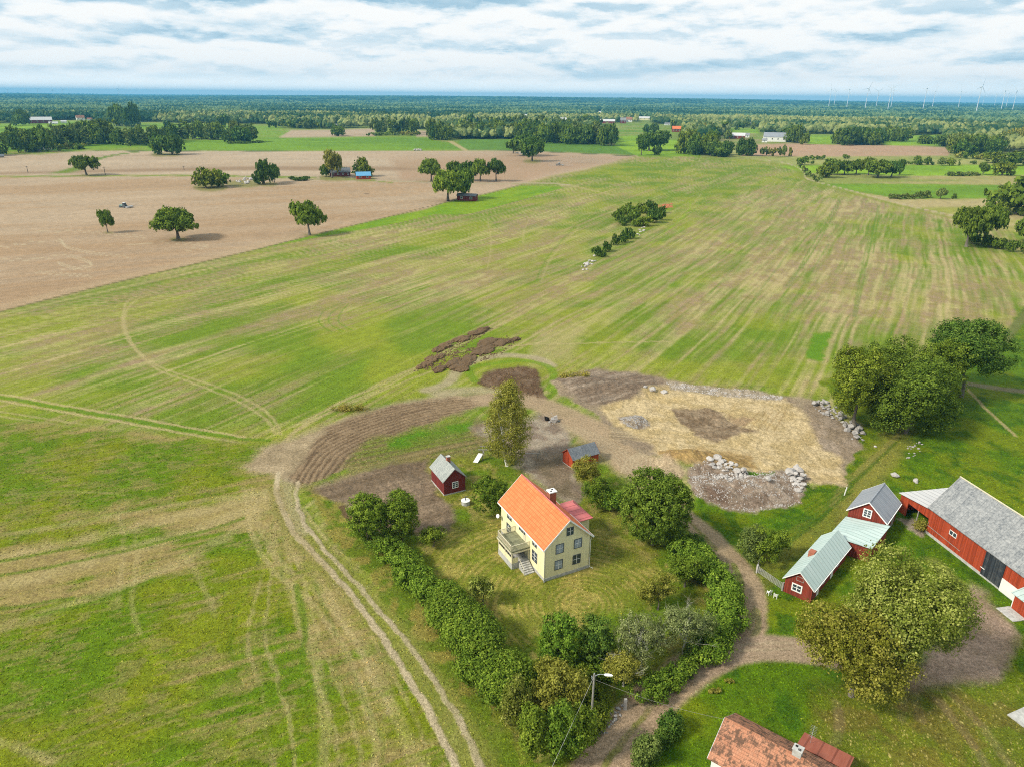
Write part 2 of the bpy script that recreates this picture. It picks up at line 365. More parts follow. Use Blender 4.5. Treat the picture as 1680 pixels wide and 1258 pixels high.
M['lf_birch'] = foliage('birch_leaves', (0.11, 0.115, 0.014), (0.225, 0.220, 0.035), (0.40, 0.37, 0.08), 0.35)
M['lf_lilac'] = foliage('lilac_leaves', (0.050, 0.088, 0.010), (0.108, 0.170, 0.018), (0.23, 0.30, 0.036))
M['lf_red'] = foliage('reddish_leaves', (0.119, 0.07, 0.022), (0.223, 0.14, 0.045), (0.371, 0.21, 0.078))
M['lf_grey'] = foliage('grey_green_leaves', (0.070, 0.090, 0.026), (0.150, 0.175, 0.055), (0.31, 0.33, 0.14))
M['lf_weed'] = foliage('weeds', (0.117, 0.121, 0.018), (0.233, 0.209, 0.035), (0.373, 0.308, 0.079))
# ------------------------------------------------------------------ trees
def crown_np(seed, lobes, ncl, nlf, ls, clr, up=0.25, shell=0.25, zmin=None, core=0.15):
    """leaf faces gathered in clumps over a set of lobes (x,y,z,rx,ry,rz)"""
    g = np.random.default_rng(seed); L = np.array(lobes, float)
    wt = (L[:, 3] * L[:, 4] + L[:, 3] * L[:, 5]); wt /= wt.sum()
    k = g.choice(len(L), ncl, p=wt); d = g.normal(size=(ncl, 3)); d[:, 2] += 0.15; d /= np.linalg.norm(d, axis=1)[:, None]
    rr = 1 - shell * g.random(ncl) ** 1.5
    inner = g.random(ncl) < core; rr[inner] = 0.3 + 0.5 * g.random(inner.sum())
    C = L[k, :3] + d * L[k, 3:6] * rr[:, None]
    ct = g.random(ncl)
    per = nlf // ncl; idx = np.repeat(np.arange(ncl), per); n = len(idx)
    o = g.normal(size=(n, 3)) * 0.5; ol = np.linalg.norm(o, axis=1)[:, None]; o = o / np.maximum(ol, 1e-6) * np.minimum(ol, 1.0)
    cr = clr * (0.65 + 0.7 * g.random(ncl)); p = C[idx] + o * cr[idx][:, None] * np.array([1, 1, 0.75])
    if zmin is not None: p[:, 2] = np.maximum(p[:, 2], zmin + 0.3 * g.random(n))
    nrm = o * 0.8 + d[idx] * 0.5 + g.normal(size=(n, 3)) * 0.45 + np.array([0, 0, up]); nrm /= np.linalg.norm(nrm, axis=1)[:, None]
    t = np.cross(nrm, g.normal(size=(n, 3))); t /= np.linalg.norm(t, axis=1)[:, None]; b = np.cross(nrm, t)
    s = ls * (0.6 + 0.8 * g.random(n))[:, None] * 0.5; a = 0.75
    V = np.stack([p - t * s, p - b * s * a, p + t * s, p + b * s * a], 1).reshape(-1, 3)
    Q = np.arange(4 * n).reshape(n, 4)
    T = np.clip(0.55 * ct[idx] + 0.45 * g.random(n), 0, 1)
    return V, Q, T
def auto_lobes(seed, Rr, zb, h, n=9, spread=0.6, lr=0.48):
    g = np.random.default_rng(seed); out = []
    zc = (zb + h) / 2; hz = (h - zb) / 2
    for i in range(n):
        a = 2 * pi * (i / n) + g.uniform(-.35, .35); q = spread * g.uniform(.7, 1.1) if i < n - 2 else 0.15
        zz = g.uniform(-0.45, 0.5) if i < n - 2 else 0.45 - 0.5 * (i % 2)
        r = lr * g.uniform(.8, 1.15)
        out.append((cos(a) * q * Rr, sin(a) * q * Rr, zc + zz * hz * (1.0 if q > .3 else 1), r * Rr, r * Rr, r * hz * 1.15))
    return out
def trunk_mb(seed, h, r, zb, Rr, limbs=6, mb=None, x=0, y=0, lim_r=0.35, reach=0.7):
    g = random.Random(seed); mb = mb or MB()
    top = h * 0.7; pts = []; rad = []
    ox = oy = 0
    for i in range(6):
        t = i / 5; pts.append((x + ox, y + oy, t * top)); rad.append(r * (1.35 if i == 0 else 1) * (1 - 0.8 * t)); ox += g.uniform(-.03, .03) * h; oy += g.uniform(-.03, .03) * h
    mb.tube(pts, rad, 7)
    for k in range(limbs):
        t = g.uniform(.3, .85); i = min(4, int(t * 5)); p = Vector(pts[i]).lerp(Vector(pts[i + 1]), t * 5 - i)
        a = k * 2 * pi / limbs + g.uniform(-.4, .4); e = Vector((x + cos(a) * Rr * reach, y + sin(a) * Rr * reach, min(h * .9, p.z + (h - p.z) * g.uniform(.3, .75))))
        m = p.lerp(e, .5) + Vector((0, 0, h * .04)); rr = r * lim_r * (1.2 - t * .5)
        mb.tube([p, m, e], [rr, rr * .6, rr * .2], 5)
    return mb
def make_tree(name, label, cat, px, py, h, Rr, leaf, nleaf, ls, zb=0.2, ncl=None, clr=None, seed=1, bark='bark', lobes=None, trunk=True, group=None, n=9, spread=.6, lr=.48, loc=None, tr=None, shell=.25, limbs=6, core=.15):
    if loc is None: g = G(px, py); loc = (g[0], g[1], 0)
    root = empty(name, loc); tag(root, label, cat, group)
    L = lobes or auto_lobes(seed, Rr, zb * h, h, n, spread, lr)
    V, Q, T = crown_np(seed, L, ncl or max(12, nleaf // 45), nleaf, ls, clr or Rr * .16, shell=shell, zmin=0.05, core=core)
    obj('foliage' if not trunk else 'crown', mesh_np(name + '_leaves', V, Q, M[leaf], T), root)
    if trunk: trunk_mb(seed, h, tr or max(.12, h * .022), zb * h, Rr, limbs).build('trunk', M[bark], root, True)
    return root
def fit_bbox(x0, y0, x1, y1, zbf=0.12, hr=None):
    """ground place, height and radius of a crown that fills this box of the survey photo"""
    cx = (x0 + x1) / 2
    by = y1
    ph = np.linspace(0, 2 * pi, 24)[None, :]; th = np.linspace(0.05, pi - 0.05, 14)[:, None]
    sx = (np.sin(th) * np.cos(ph)).ravel(); sy = (np.sin(th) * np.sin(ph)).ravel(); sz = (np.cos(th) + 0 * ph).ravel()
    h = 8.0
    for _ in range(40):
        g = G(cx, by); Rr = (x1 - x0) / 2 * mpp(cx, by) * 0.97
        if hr: h = hr * Rr * 2
        zc = h * (1 + zbf) / 2; hz = h * (1 - zbf) / 2
        u, v, _z = P(g[0] + sx * Rr, g[1] + sy * Rr, zc + sz * hz)
        by += (y1 - v.max()) * 0.8
        if not hr: h = max(1.0, h + ((v.max() - v.min() - (y1 - y0)) * -1) * mpp(cx, by) * 0.8)
        else: by += ((y0 + y1) / 2 - (v.max() + v.min()) / 2) * 0.4
    g = G(cx, by)
    return (g[0], g[1], 0), h, Rr
# ------------------------------------------------------------------ the ground: one sheet, its soils and crops laid out from the survey
dep = np.concatenate([np.array([0.12, 0.16, 0.21, 0.27]), np.arange(0.34, 51.5, 0.078), np.array([54, 58, 63, 70, 80, 89])])
rad = CH / np.tan(np.radians(dep)); rad[0] = 31000
az = np.concatenate([np.arange(-180, -48, 4.0), np.arange(-48, 48, 0.088), np.arange(48, 180, 4.0)])
nr, na = len(rad), len(az)
AZ, RD = np.meshgrid(np.radians(az), rad)
gx = (RD * np.sin(AZ)).ravel(); gy = (RD * np.cos(AZ)).ravel()
front = gy > 8
U, Vv, zz = P(gx, np.where(front, gy, 8.0), 0.0)
U = np.where(front, U, -5000); Vv = np.where(front, Vv, 5000)
# the survey lines are ragged on the ground
wx = (fbm(gx / 3.5, gy / 3.5, 5, 3) - .5) * 2.6 + (fbm(gx / .8, gy / .8, 6, 2) - .5) * 0.9
wy = (fbm(gx / 3.5, gy / 3.5, 8, 3) - .5) * 2.6 + (fbm(gx / .8, gy / .8, 9, 2) - .5) * 0.9
Uw, Vw, _z = P(gx + wx, np.where(front, gy + wy, 8.0), 0.0)
Uw = np.where(front, Uw, -5000); Vw = np.where(front, Vw, 5000)
dist = np.hypot(gx, gy)
Cc = np.zeros((len(gx), 3)); RGH = np.full(len(gx), 0.3); HZ = np.zeros(len(gx))
_idx = np.arange(len(gx))
def pmask(poly, soft=2.0, warp=True, pad=None):
    p = np.array(poly, float); uu, vv = (Uw, Vw) if warp else (U, Vv)
    pad = soft * 2 + 2
    sel = _idx[(uu > p[:, 0].min() - pad) & (uu < p[:, 0].max() + pad) & (vv > p[:, 1].min() - pad) & (vv < p[:, 1].max() + pad)]
    x = uu[sel]; y = vv[sel]; ins = np.zeros(len(sel), bool); dm = np.full(len(sel), 1e9)
    for i in range(len(p)):
        a = p[i]; b = p[(i + 1) % len(p)]
        c = (a[1] > y) != (b[1] > y)
        with np.errstate(divide='ignore', invalid='ignore'): xi = (b[0] - a[0]) * (y - a[1]) / (b[1] - a[1]) + a[0]
        ins ^= c & (x < xi)
        d = b - a; t = np.clip(((x - a[0]) * d[0] + (y - a[1]) * d[1]) / (d @ d + 1e-9), 0, 1)
        dm = np.minimum(dm, np.hypot(x - a[0] - t * d[0], y - a[1] - t * d[1]))
    sd_ = np.where(ins, dm, -dm)
    return sel, sst(sd_, -soft, soft)
def paint(sel, w, col, rgh=None):
    w = np.asarray(w)[:, None]; c = np.array(col); Cc[sel] = Cc[sel] * (1 - w) + c * w
    if rgh is not None: RGH[sel] = RGH[sel] * (1 - w[:, 0]) + rgh * w[:, 0]
def pline(pts, width, soft=0.5, wob=0.0):
    """distance in metres to a line surveyed in photo pixels"""
    g = G(*np.array(pts, float).T); x0, y0 = g[:, 0].min() - width * 2 - 3, g[:, 1].min() - width * 2 - 3; x1, y1 = g[:, 0].max() + width * 2 + 3, g[:, 1].max() + width * 2 + 3
    sel = _idx[(gx > x0) & (gx < x1) & (gy > y0) & (gy < y1)]
    x = gx[sel] + wx[sel] * wob; y = gy[sel] + wy[sel] * wob; dm = np.full(len(sel), 1e9)
    for i in range(len(g) - 1):
        a = g[i]; d = g[i + 1] - a
        t = np.clip(((x - a[0]) * d[0] + (y - a[1]) * d[1]) / (d[0] ** 2 + d[1] ** 2 + 1e-9), 0, 1)
        dm = np.minimum(dm, np.hypot(x - a[0] - t * d[0], y - a[1] - t * d[1]))
    return sel, dm
def smooth_pts(pts, n=6):
    p = np.array(pts, float); out = []
    for i in range(len(p) - 1):
        p0 = p[max(i - 1, 0)]; p1 = p[i]; p2 = p[i + 1]; p3 = p[min(i + 2, len(p) - 1)]
        for k in range(n):
            t = k / n
            out.append(0.5 * ((2 * p1) + (-p0 + p2) * t + (2 * p0 - 5 * p1 + 4 * p2 - p3) * t * t + (-p0 + 3 * p1 - 3 * p2 + p3) * t ** 3))
    out.append(p[-1]); return [tuple(q) for q in out]
def stroke(pts, width, col, op=1.0, soft=.35, wob=.25, brk=0.0, rgh=None):
    sel, d = pline(smooth_pts(pts), width, wob=wob)
    w = 1 - sst(d, width / 2 * (1 - soft), width / 2 * (1 + soft))
    if brk: w = w * sst(fbm(gx[sel] / 1.6, gy[sel] / 1.6, 31, 3), .5 - .25 / brk * .5, .5 + .1) if brk > .9 else w * (1 - brk + brk * sst(fbm(gx[sel] / 2.2, gy[sel] / 2.2, 31, 3), .36, .6))
    paint(sel, w * op, col, rgh)
def bias(lst, uu=None, vv=None):
    t = np.zeros(len(gx))
    for (x, y, rx, ry, v) in lst:
        q = ((U - x) / rx) ** 2 + ((Vv - y) / ry) ** 2
        t += v * np.exp(-np.minimum(q, 30))
    return t
GREEN = np.array((.125, .190, .020)); GREEN_D = np.array((.060, .120, .012)); GREEN_Y = np.array((.190, .225, .024))
STRAW = np.array((.33, .275, .135)); STRAW2 = np.array((.245, .200, .08)); SOILF = np.array((.24, .18, .105))
LUSH = np.array((.075, .165, .008)); LUSH_D = np.array((.040, .105, .008)); OLIVE = np.array((.155, .145, .022)); DRY = np.array((.27, .22, .075))
TILL = np.array((.36, .275, .19)); TILL_B = np.array((.315, .22, .135)); TILL_R = np.array((.33, .215, .14)); TILL_D = np.array((.22, .145, .085))
ROAD = np.array((.30, .225, .145)); PALE = np.array((.36, .30, .20)); SAND = np.array((.39, .30, .155)); SAND_P = np.array((.46, .365, .215))
EARTH = np.array((.125, .085, .055)); EARTH_G = np.array((.22, .17, .12)); EARTH_D = np.array((.075, .045, .026)); GREY = np.array((.31, .26, .20))
def mix(a, b, t): t = np.asarray(t)[:, None]; return a * (1 - t) + b * t
# crop rows of the stubble field run 28.5 degrees right of straight ahead
A0 = R_(28.5)
s_ = gx * cos(A0) - gy * sin(A0); t_ = gx * sin(A0) + gy * cos(A0)
bend = 6 * np.sin(t_ / 90 + 1) + (fbm(gx / 60, gy / 60, 3, 2) - .5) * 10
s2 = s_ + bend * .4
reg = bias([(300, 590, 260, 60, .16), (650, 450, 260, 45, .20), (520, 520, 120, 25, .10), (420, 560, 200, 18, -.22), (350, 420, 200, 14, -.1), (1250, 420, 260, 75, .22), (1350, 340, 260, 30, .20),
            (1180, 290, 200, 26, -.12), (1120, 350, 110, 40, -.25), (1000, 400, 90, 60, -.05), (900, 420, 80, 40, .05), (700, 560, 120, 40, -.16), (230, 660, 160, 14, .05), (560, 610, 200, 30, -.22), (300, 690, 90, 18, -.05),
            (1560, 520, 160, 50, .10), (1020, 600, 160, 40, -.08), (980, 500, 140, 40, .02), (1450, 480, 180, 60, .12), (1350, 560, 30, 40, -.05), (1300, 610, 200, 18, -.12), (100, 560, 160, 30, .14), (880, 340, 60, 30, .1), (60, 640, 120, 14, .12),
            (150, 500, 250, 30, .02), (1000, 280, 80, 12, -.25), (700, 385, 200, 25, .12), (780, 480, 120, 30, .12)])
n1 = fbm(s2 / 14, t_ / 75, 11, 4); n2 = fbm(s2 / 2.6, t_ / 60, 21, 3); n3 = fbm(s2 / 0.9, t_ / 24, 23, 2); n4 = fbm(gx / 9, gy / 9, 27, 4); n5 = fbm(gx / 1.3, gy / 1.3, 29, 3)
row = 0.5 + 0.5 * np.sin(s2 * 2 * pi / 2.4); rowf = np.clip(1.2 - dist / 700, 0, 1)
n6 = fbm(s2 / 1.25, t_ / 95, 25, 2)
st = (n1 - .5) * .62 + (n2 - .5) * .30 + (n6 - .5) * .42 + (n3 - .5) * .42 + (n4 - .5) * .45 + (row - .5) * .13 * rowf + reg + .44 - .08 * sst(1050 - U, 0, 300)
w = sst(st, .16, .86)
base = mix(mix(GREEN, GREEN_Y, sst(fbm(gx / 25, gy / 25, 41, 3), .42, .64)), mix(STRAW, mix(STRAW2, SOILF, sst(n5, .4, .6)), sst(n2 + (n4 - .5), .38, .62)), w)
base *= (0.72 + .30 * n3 + .26 * n5)[:, None]
Cc[:] = base
# everything beyond the farm: rough pasture under the woods
far = sst(dist, 1150, 1350); fcol = mix(np.array((.10, .16, .03)), np.array((.20, .24, .06)), fbm(gx / 160, gy / 160, 51, 4)); Cc[:] = mix(Cc, fcol, far) if False else Cc * (1 - far[:, None]) + fcol * far[:, None]
# --- tilled fields on the left
def tilled(poly, cols, ang, sp=3.2, sc=40, amp=.26, soft=1.2):
    sel, m = pmask(poly, soft, False); a = R_(ang); s = gx[sel] * cos(a) - gy[sel] * sin(a); t = gx[sel] * sin(a) + gy[sel] * cos(a)
    q = fbm(s / sc, t / (sc * 4), 61, 4); q2 = fbm(s / sp, t / 90, 63, 3); q3 = fbm(gx[sel] / 2, gy[sel] / 2, 65, 3)
    c = mix(cols[0], cols[1], sst(q + (q2 - .5) * .5, .35, .65)); c *= (1 - amp + amp * 2 * (q2 * .6 + q3 * .4))[:, None]
    c *= (1 + amp * .35 * np.sin(s * 2 * pi / sp) * np.clip(1.3 - dist[sel] / 500, 0, 1))[:, None]
    paint(sel, m, c, .8)
tilled([(-700, 300), (-700, 690), (-200, 565), (0, 511), (200, 461), (417, 410), (508, 387), (640, 355), (697, 344), (731, 332), (798, 318), (855, 303), (640, 298), (310, 289), (0, 291)], (TILL, TILL_B), 62)
tilled([(-700, 290), (-700, 262), (0, 254), (67, 254), (145, 247.5), (280, 248), (840, 247.5), (895, 249), (1047, 256), (1020, 261), (1007, 266), (960, 279), (907, 288), (855, 302), (640, 297), (310, 287), (0, 289)], (np.array((.38, .30, .215)), np.array((.345, .265, .185))), 80, 6)
sel, m = pmask([(640, 262), (760, 255), (900, 251), (1040, 257), (1005, 267), (905, 288), (855, 301), (660, 296)], 10, False); paint(sel, m * .85, mix(TILL_R, TILL_B * .9, fbm(gx[sel] / 20, gy[sel] / 60, 3, 3)))
sel, m = pmask([(-100, 285), (250, 277), (420, 273), (640, 274), (700, 278), (640, 281), (420, 280), (200, 283), (-100, 289)], 2.0, False); paint(sel, m * .75, TILL_D)
sel, m = pmask([(0, 420), (300, 340), (520, 330), (600, 350), (450, 395), (200, 455), (0, 500)], 40, False); paint(sel, m * .35, TILL_D * 1.25)
sel, m = pmask([(0, 500), (200, 452), (420, 400), (520, 375), (520, 386), (417, 410), (200, 461), (0, 511)], 4, False); paint(sel, m * .6, np.array((.36, .27, .17)))
for p_ in ([(0, 405), (90, 392), (110, 404), (160, 415), (210, 420)], [(0, 425), (60, 424), (110, 418), (150, 433), (100, 442)], [(95, 430), (120, 438), (150, 441)], [(180, 402), (260, 396), (340, 402), (300, 410)], [(60, 445), (150, 452)], [(20, 382), (120, 378), (240, 388)]):
    for off in (0, 3): stroke([(x, y + off) for x, y in p_], .9, PALE * 1.15, .6, .5, .2)
for p_ in ([(600, 312), (625, 312)], [(595, 318), (620, 319)]): stroke(p_, 1.6, EARTH_D, .6)
VERGE = np.array((.15, .20, .03))
stroke([(-300, 293), (0, 290.5), (310, 288.5), (500, 291)], 8, VERGE, .9, .3)
stroke([(500, 291), (640, 297.5), (800, 302), (870, 300), (930, 303)], 7, PALE * .9, .9, .3)
stroke([(430, 290), (560, 293), (640, 300)], 5, VERGE, .8, .3)
stroke([(104, 283), (140, 270), (165, 260), (200, 253), (245, 247)], 9, np.array((.11, .17, .03)), .95, .3)
stroke([(100, 284), (128, 277)], 16, np.array((.13, .18, .03)), .9, .6)
stroke([(-100, 246), (145, 247), (300, 248.5), (840, 248), (895, 249.5), (1047, 257)], 9, np.array((.05, .075, .02)), .8, .4)
def meadow(poly, col, col2=None, soft=1.0, amp=.2, sc=30, ang=80, warp=False):
    sel, m = pmask(poly, soft, warp); a = R_(ang); s = gx[sel] * cos(a) - gy[sel] * sin(a); t = gx[sel] * sin(a) + gy[sel] * cos(a)
    q = fbm(s / sc, t / (sc * 3), 71, 4); q2 = fbm(gx[sel] / 3, gy[sel] / 3, 73, 3)
    c = mix(col, col2 if col2 is not None else col * .75, sst(q, .35, .65)) * (1 - amp + 2 * amp * q2)[:, None]
    paint(sel, m, c, .4)
BRT = np.array((.145, .25, .022)); BRT2 = np.array((.11, .205, .02)); YG = np.array((.21, .33, .025)); DRYG = np.array((.20, .23, .06))
meadow([(-500, 255), (-500, 228), (240, 231), (300, 231), (450, 227), (560, 225), (700, 225), (712, 231), (742, 235), (760, 247), (450, 248), (145, 247)], BRT2, BRT)
meadow([(130, 247), (150, 243), (240, 240), (245, 247)], DRYG, BRT)
meadow([(748, 232), (765, 229), (850, 229), (1010, 238), (1047, 255), (895, 249), (842, 247), (765, 247)], np.array((.10, .195, .03)), np.array((.085, .165, .03)))
stroke([(738, 232), (750, 239), (764, 247)], 8, STRAW, .9)
meadow([(1003, 225), (1045, 222), (1070, 228), (1160, 232), (1180, 256), (1120, 257), (1047, 257), (1010, 240)], YG, BRT)
meadow([(980, 204), (1060, 203), (1110, 212), (1110, 222), (1005, 223)], BRT2, DRYG)
meadow([(-300, 204), (35, 204), (50, 201), (150, 200), (190, 205), (110, 222), (15, 240), (-300, 236)], YG, BRT2)
meadow([(225, 203), (300, 202), (440, 206), (480, 213), (460, 226), (230, 230)], BRT, DRYG)
tilled([(458, 226), (478, 214), (545, 213.5), (615, 211), (615, 224), (560, 225)], (TILL, TILL), 80, 6)
tilled([(683, 214), (702, 215), (704, 225), (683, 225)], (TILL, TILL), 80, 6)
meadow([(790, 203), (812, 203), (812, 207), (790, 207)], BRT, DRYG)
meadow([(1150, 219), (1330, 219), (1330, 240), (1240, 262), (1150, 258)], np.array((.15, .20, .04)), np.array((.22, .21, .08)), sc=12)
# --- fields on the far right
meadow([(1240, 262), (1180, 257), (1220, 240), (1330, 243), (1560, 245), (1700, 240), (2300, 240), (2300, 275), (1600, 273), (1300, 272)], np.array((.27, .27, .09)), DRYG, sc=20)
tilled([(1215, 256), (1235, 238), (1300, 236), (1500, 239), (1562, 243), (1556, 256), (1400, 257), (1300, 257)], (TILL_R * 1.1, TILL_B), 85, 6)
meadow([(1325, 222), (1375, 223), (1372, 237), (1325, 237)], YG, BRT); meadow([(1452, 225), (1540, 222), (1545, 239), (1450, 239)], YG, BRT)
meadow([(1180, 211), (1245, 212), (1245, 219), (1180, 218)], YG, BRT)
meadow([(1275, 272), (1480, 271), (2300, 271), (2300, 290), (1700, 289), (1480, 290), (1320, 284)], YG, BRT)
meadow([(1320, 284), (1480, 289), (1700, 288), (2300, 290), (2300, 306), (1650, 304), (1480, 302), (1340, 302)], np.array((.28, .25, .10)), DRYG)
meadow([(1345, 302), (1480, 302), (1640, 304), (2300, 306), (2300, 330), (1620, 326), (1480, 328), (1410, 315)], BRT, BRT2)
meadow([(1380, 312), (1480, 327), (1620, 326), (2300, 330), (2300, 395), (1700, 390), (1600, 362), (1560, 352), (1480, 337)], np.array((.24, .25, .05)), STRAW)
stroke([(1240, 262), (1290, 268), (1318, 281), (1322, 292), (1345, 300), (1400, 314), (1480, 335), (1560, 353)], 2.2, PALE, .8)
stroke([(1240, 265), (1290, 271), (1313, 283), (1317, 294), (1340, 303), (1400, 318), (1480, 339), (1560, 358)], 6, GREEN_Y * .9, .6)
# --- the bright strip along the tilled field
meadow([(417, 411), (508, 388), (640, 356), (697, 345), (731, 333), (798, 319), (855, 304.5), (905, 306), (926, 308), (850, 330), (777, 350), (760, 352), (716, 352), (640, 369), (508, 392)], np.array((.13, .235, .015)), np.array((.18, .265, .02)), 1.2, sc=8, ang=30)
stroke([(640, 370), (716, 353), (760, 353), (777, 351), (850, 331), (926, 309)], 1.2, EARTH * 1.3, .6)
stroke([(0, 511.5), (200, 461.5), (417, 410.5), (508, 387.5), (640, 355.5), (731, 332.5), (798, 318.5), (855, 304)], 1.3, np.array((.09, .08, .03)), .7)
stroke([(855, 303), (930, 305), (960, 310), (1010, 322)], 3.0, STRAW * 1.05, .6)
stroke([(870, 299), (907, 289), (1007, 267), (1047, 258)], 4, STRAW * 1.0, .6)
# --- tramlines and wheel marks in the stubble
TR = np.array((.075, .17, .018))
for p_, c_, o_ in (([(1311, 440), (1345, 382), (1378, 326)], TR, .55), ([(1316, 440), (1352, 382), (1381, 326)], TR, .55), ([(1424, 416), (1434, 372), (1440, 336)], TR, .5), ([(1432, 416), (1439, 372), (1443, 336)], TR, .5),
                   ([(1290, 470), (1311, 440)], TR, .4), ([(1280, 530), (1360, 400)], TR, .35), ([(1400, 520), (1412, 450), (1425, 390)], TR, .4), ([(1404, 520), (1418, 450), (1431, 390)], TR, .4), ([(1200, 540), (1290, 420), (1345, 340)], TR, .35),
                   ([(1150, 500), (1230, 410), (1300, 330)], TR, .35), ([(1100, 470), (1180, 390), (1250, 320)], TR, .35), ([(1240, 560), (1320, 430)], TR, .35), ([(1106, 440), (1180, 370), (1230, 310)], STRAW, .4),
                   ([(1500, 470), (1530, 400), (1545, 360)], TR, .3), ([(1060, 500), (1130, 430), (1200, 360)], STRAW, .35), ([(945, 370), (900, 420), (880, 460)], TR, .4), ([(950, 372), (906, 422), (888, 462)], STRAW, .4),
                   ([(960, 440), (1040, 400), (1120, 350), (1150, 320)], STRAW, .5), ([(968, 446), (1048, 404), (1130, 352), (1160, 320)], TR, .5), ([(800, 360), (806, 400), (800, 440)], STRAW, .4), ([(884, 340), (862, 372), (858, 400)], STRAW, .4),
                   ([(995, 340), (940, 370), (900, 400), (850, 430)], STRAW, .35), ([(1090, 345), (1125, 330), (1130, 345), (1080, 390), (980, 455)], YG, .5)):
    stroke(p_, .8, c_, o_, .6, .25)
for off in (0, 1):
    k = 1 if off else 0
    stroke([(262 - 10 * k, 478), (225 - 12 * k, 492), (206 - 4 * k, 515), (208 - 4 * k, 545), (225, 575 + k * 3), (262, 602 + 6 * k), (320, 622 + 8 * k), (390, 648 + 10 * k), (440 - 4 * k, 678 + 10 * k), (462 - 8 * k, 712)], .8, STRAW * 1.05, .5, .5, .25)
stroke([(-60, 646), (0, 651), (100, 669), (200, 686), (300, 704), (400, 720), (440, 722)], 1.3, np.array((.09, .185, .012)), .7, .4)
for dy in (-5, 6): stroke([(-60, 646 + dy), (0, 651 + dy), (100, 669 + dy), (200, 686 + dy), (300, 704 + dy), (400, 722 + dy)], .9, STRAW * 1.05, .75, .4)
for dy in (0, 8): stroke([(-20, 672 + dy), (100, 690 + dy), (200, 708 + dy), (290, 722 + dy)], .8, STRAW, .5, .5)
for k in range(6): stroke([(560 + k * 3, 498), (530 + k * 7, 512 + k), (524 + k * 8, 530), (545 + k * 8, 546 - k)], .5, STRAW2 if k % 2 else TR, .5, .5)
for p_ in ([(1100, 560), (800, 570), (690, 600), (600, 640), (520, 680), (470, 720)], [(900, 560), (790, 578), (700, 612), (600, 652), (500, 695), (455, 735)], [(900, 480), (760, 560), (650, 620), (560, 660), (480, 700)], [(890, 495), (750, 570), (640, 630), (550, 670), (490, 705)],
           [(1040, 470), (930, 520), (860, 560), (800, 590)], [(1060, 480), (950, 530), (880, 565)]):
    stroke(p_, .9, STRAW * 1.0, .6, .5, .3)
sel, m = pmask([(1322, 590), (1335, 548), (1362, 545), (1350, 592)], 3); paint(sel, m, np.array((.10, .20, .015)))
sel, m = pmask([(870, 575), (890, 540), (960, 530), (940, 590), (870, 605)], 12); paint(sel, m * .5, STRAW)
# --- lower left: lush regrowth crossed by a straw band
llm = pmask([(-900, 660), (0, 690), (150, 700), (330, 722), (440, 728), (455, 800), (480, 870), (560, 960), (650, 1070), (740, 1200), (800, 1400), (-900, 1500)], 8)
sel, m = llm
a = R_(64); s = gx[sel] * cos(a) - gy[sel] * sin(a); t = gx[sel] * sin(a) + gy[sel] * cos(a)
q = fbm(s / 3.2, t / 17, 81, 4); q1 = fbm(gx[sel] / 14, gy[sel] / 14, 83, 4); q2 = fbm(gx[sel] / .7, gy[sel] / .7, 85, 3); q3 = fbm(gx[sel] / 2.6, gy[sel] / 2.6, 86, 4)
g1 = mix(np.array((.100, .165, .009)), np.array((.155, .185, .011)), sst(q1, .36, .68)); g1 = mix(g1, np.array((.065, .125, .007)), sst(q3, .50, .72) * .5)
bb = bias([(150, 920, 200, 28, .75), (0, 965, 140, 40, .6), (320, 850, 160, 26, .7), (30, 1030, 80, 18, .4), (430, 800, 70, 40, .5), (470, 900, 40, 60, .28), (540, 1000, 50, 90, .30), (600, 1120, 50, 110, .26), (380, 1100, 60, 90, .08), (650, 1230, 100, 60, .24), (330, 1180, 60, 60, .16), (120, 700, 140, 14, .4), (270, 715, 80, 12, .3), (450, 1180, 100, 90, .12), (230, 800, 90, 20, .1)])[sel]
q5 = fbm(s / .9, t / 26, 88, 3); ws = sst((q - .5) * .6 + (q5 - .5) * .7 + (q3 - .5) * .35 + bb + .17, .26, .72)
q4 = fbm(s / .45, t / 2.2, 87, 3); ws = np.clip(ws + (sst(q4 + (q3 - .5) * .8 + bb * .25, .54, .68)) * .40 * (1 - ws), 0, 1)
c = mix(g1, mix(np.array((.29, .235, .085)), np.array((.21, .165, .065)), sst(q2, .4, .6)), ws) * (.72 + .56 * q2)[:, None]
paint(sel, m, c, .6)
for p_, o_, w_ in (([(470, 800), (330, 838), (180, 875), (0, 915), (-150, 950)], .5, 3.0), ([(470, 805), (340, 862), (200, 905), (0, 962), (-150, 1000)], .5, 3.2), ([(470, 812), (360, 885), (230, 950), (60, 1010), (-80, 1060)], .4, 2.2), ([(466, 800), (380, 815), (260, 832), (120, 858), (0, 880)], .35, 1.6),
               ([(400, 800), (412, 870), (450, 935), (505, 985), (560, 1060), (600, 1150), (620, 1258)], .5, 1.0), ([(412, 800), (426, 866), (464, 925), (520, 975), (580, 1050), (620, 1140)], .4, 1.0), ([(450, 830), (480, 900), (540, 980), (610, 1090), (660, 1200), (690, 1258)], .45, 1.6), ([(440, 860), (470, 950), (510, 1050), (530, 1160), (530, 1258)], .35, 1.4), ([(300, 905), (335, 965), (352, 1010)], .3, .9),
               ([(195, 850), (205, 900), (196, 950), (192, 985)], .35, .8), ([(225, 860), (225, 920), (215, 985), (228, 1040)], .3, .8), ([(-50, 1195), (40, 1228), (90, 1248)], .4, 1.0), ([(0, 812), (110, 806), (220, 812)], .25, .8)):
    stroke(p_, w_, STRAW * 1.08, o_, .6, .35, brk=.45)
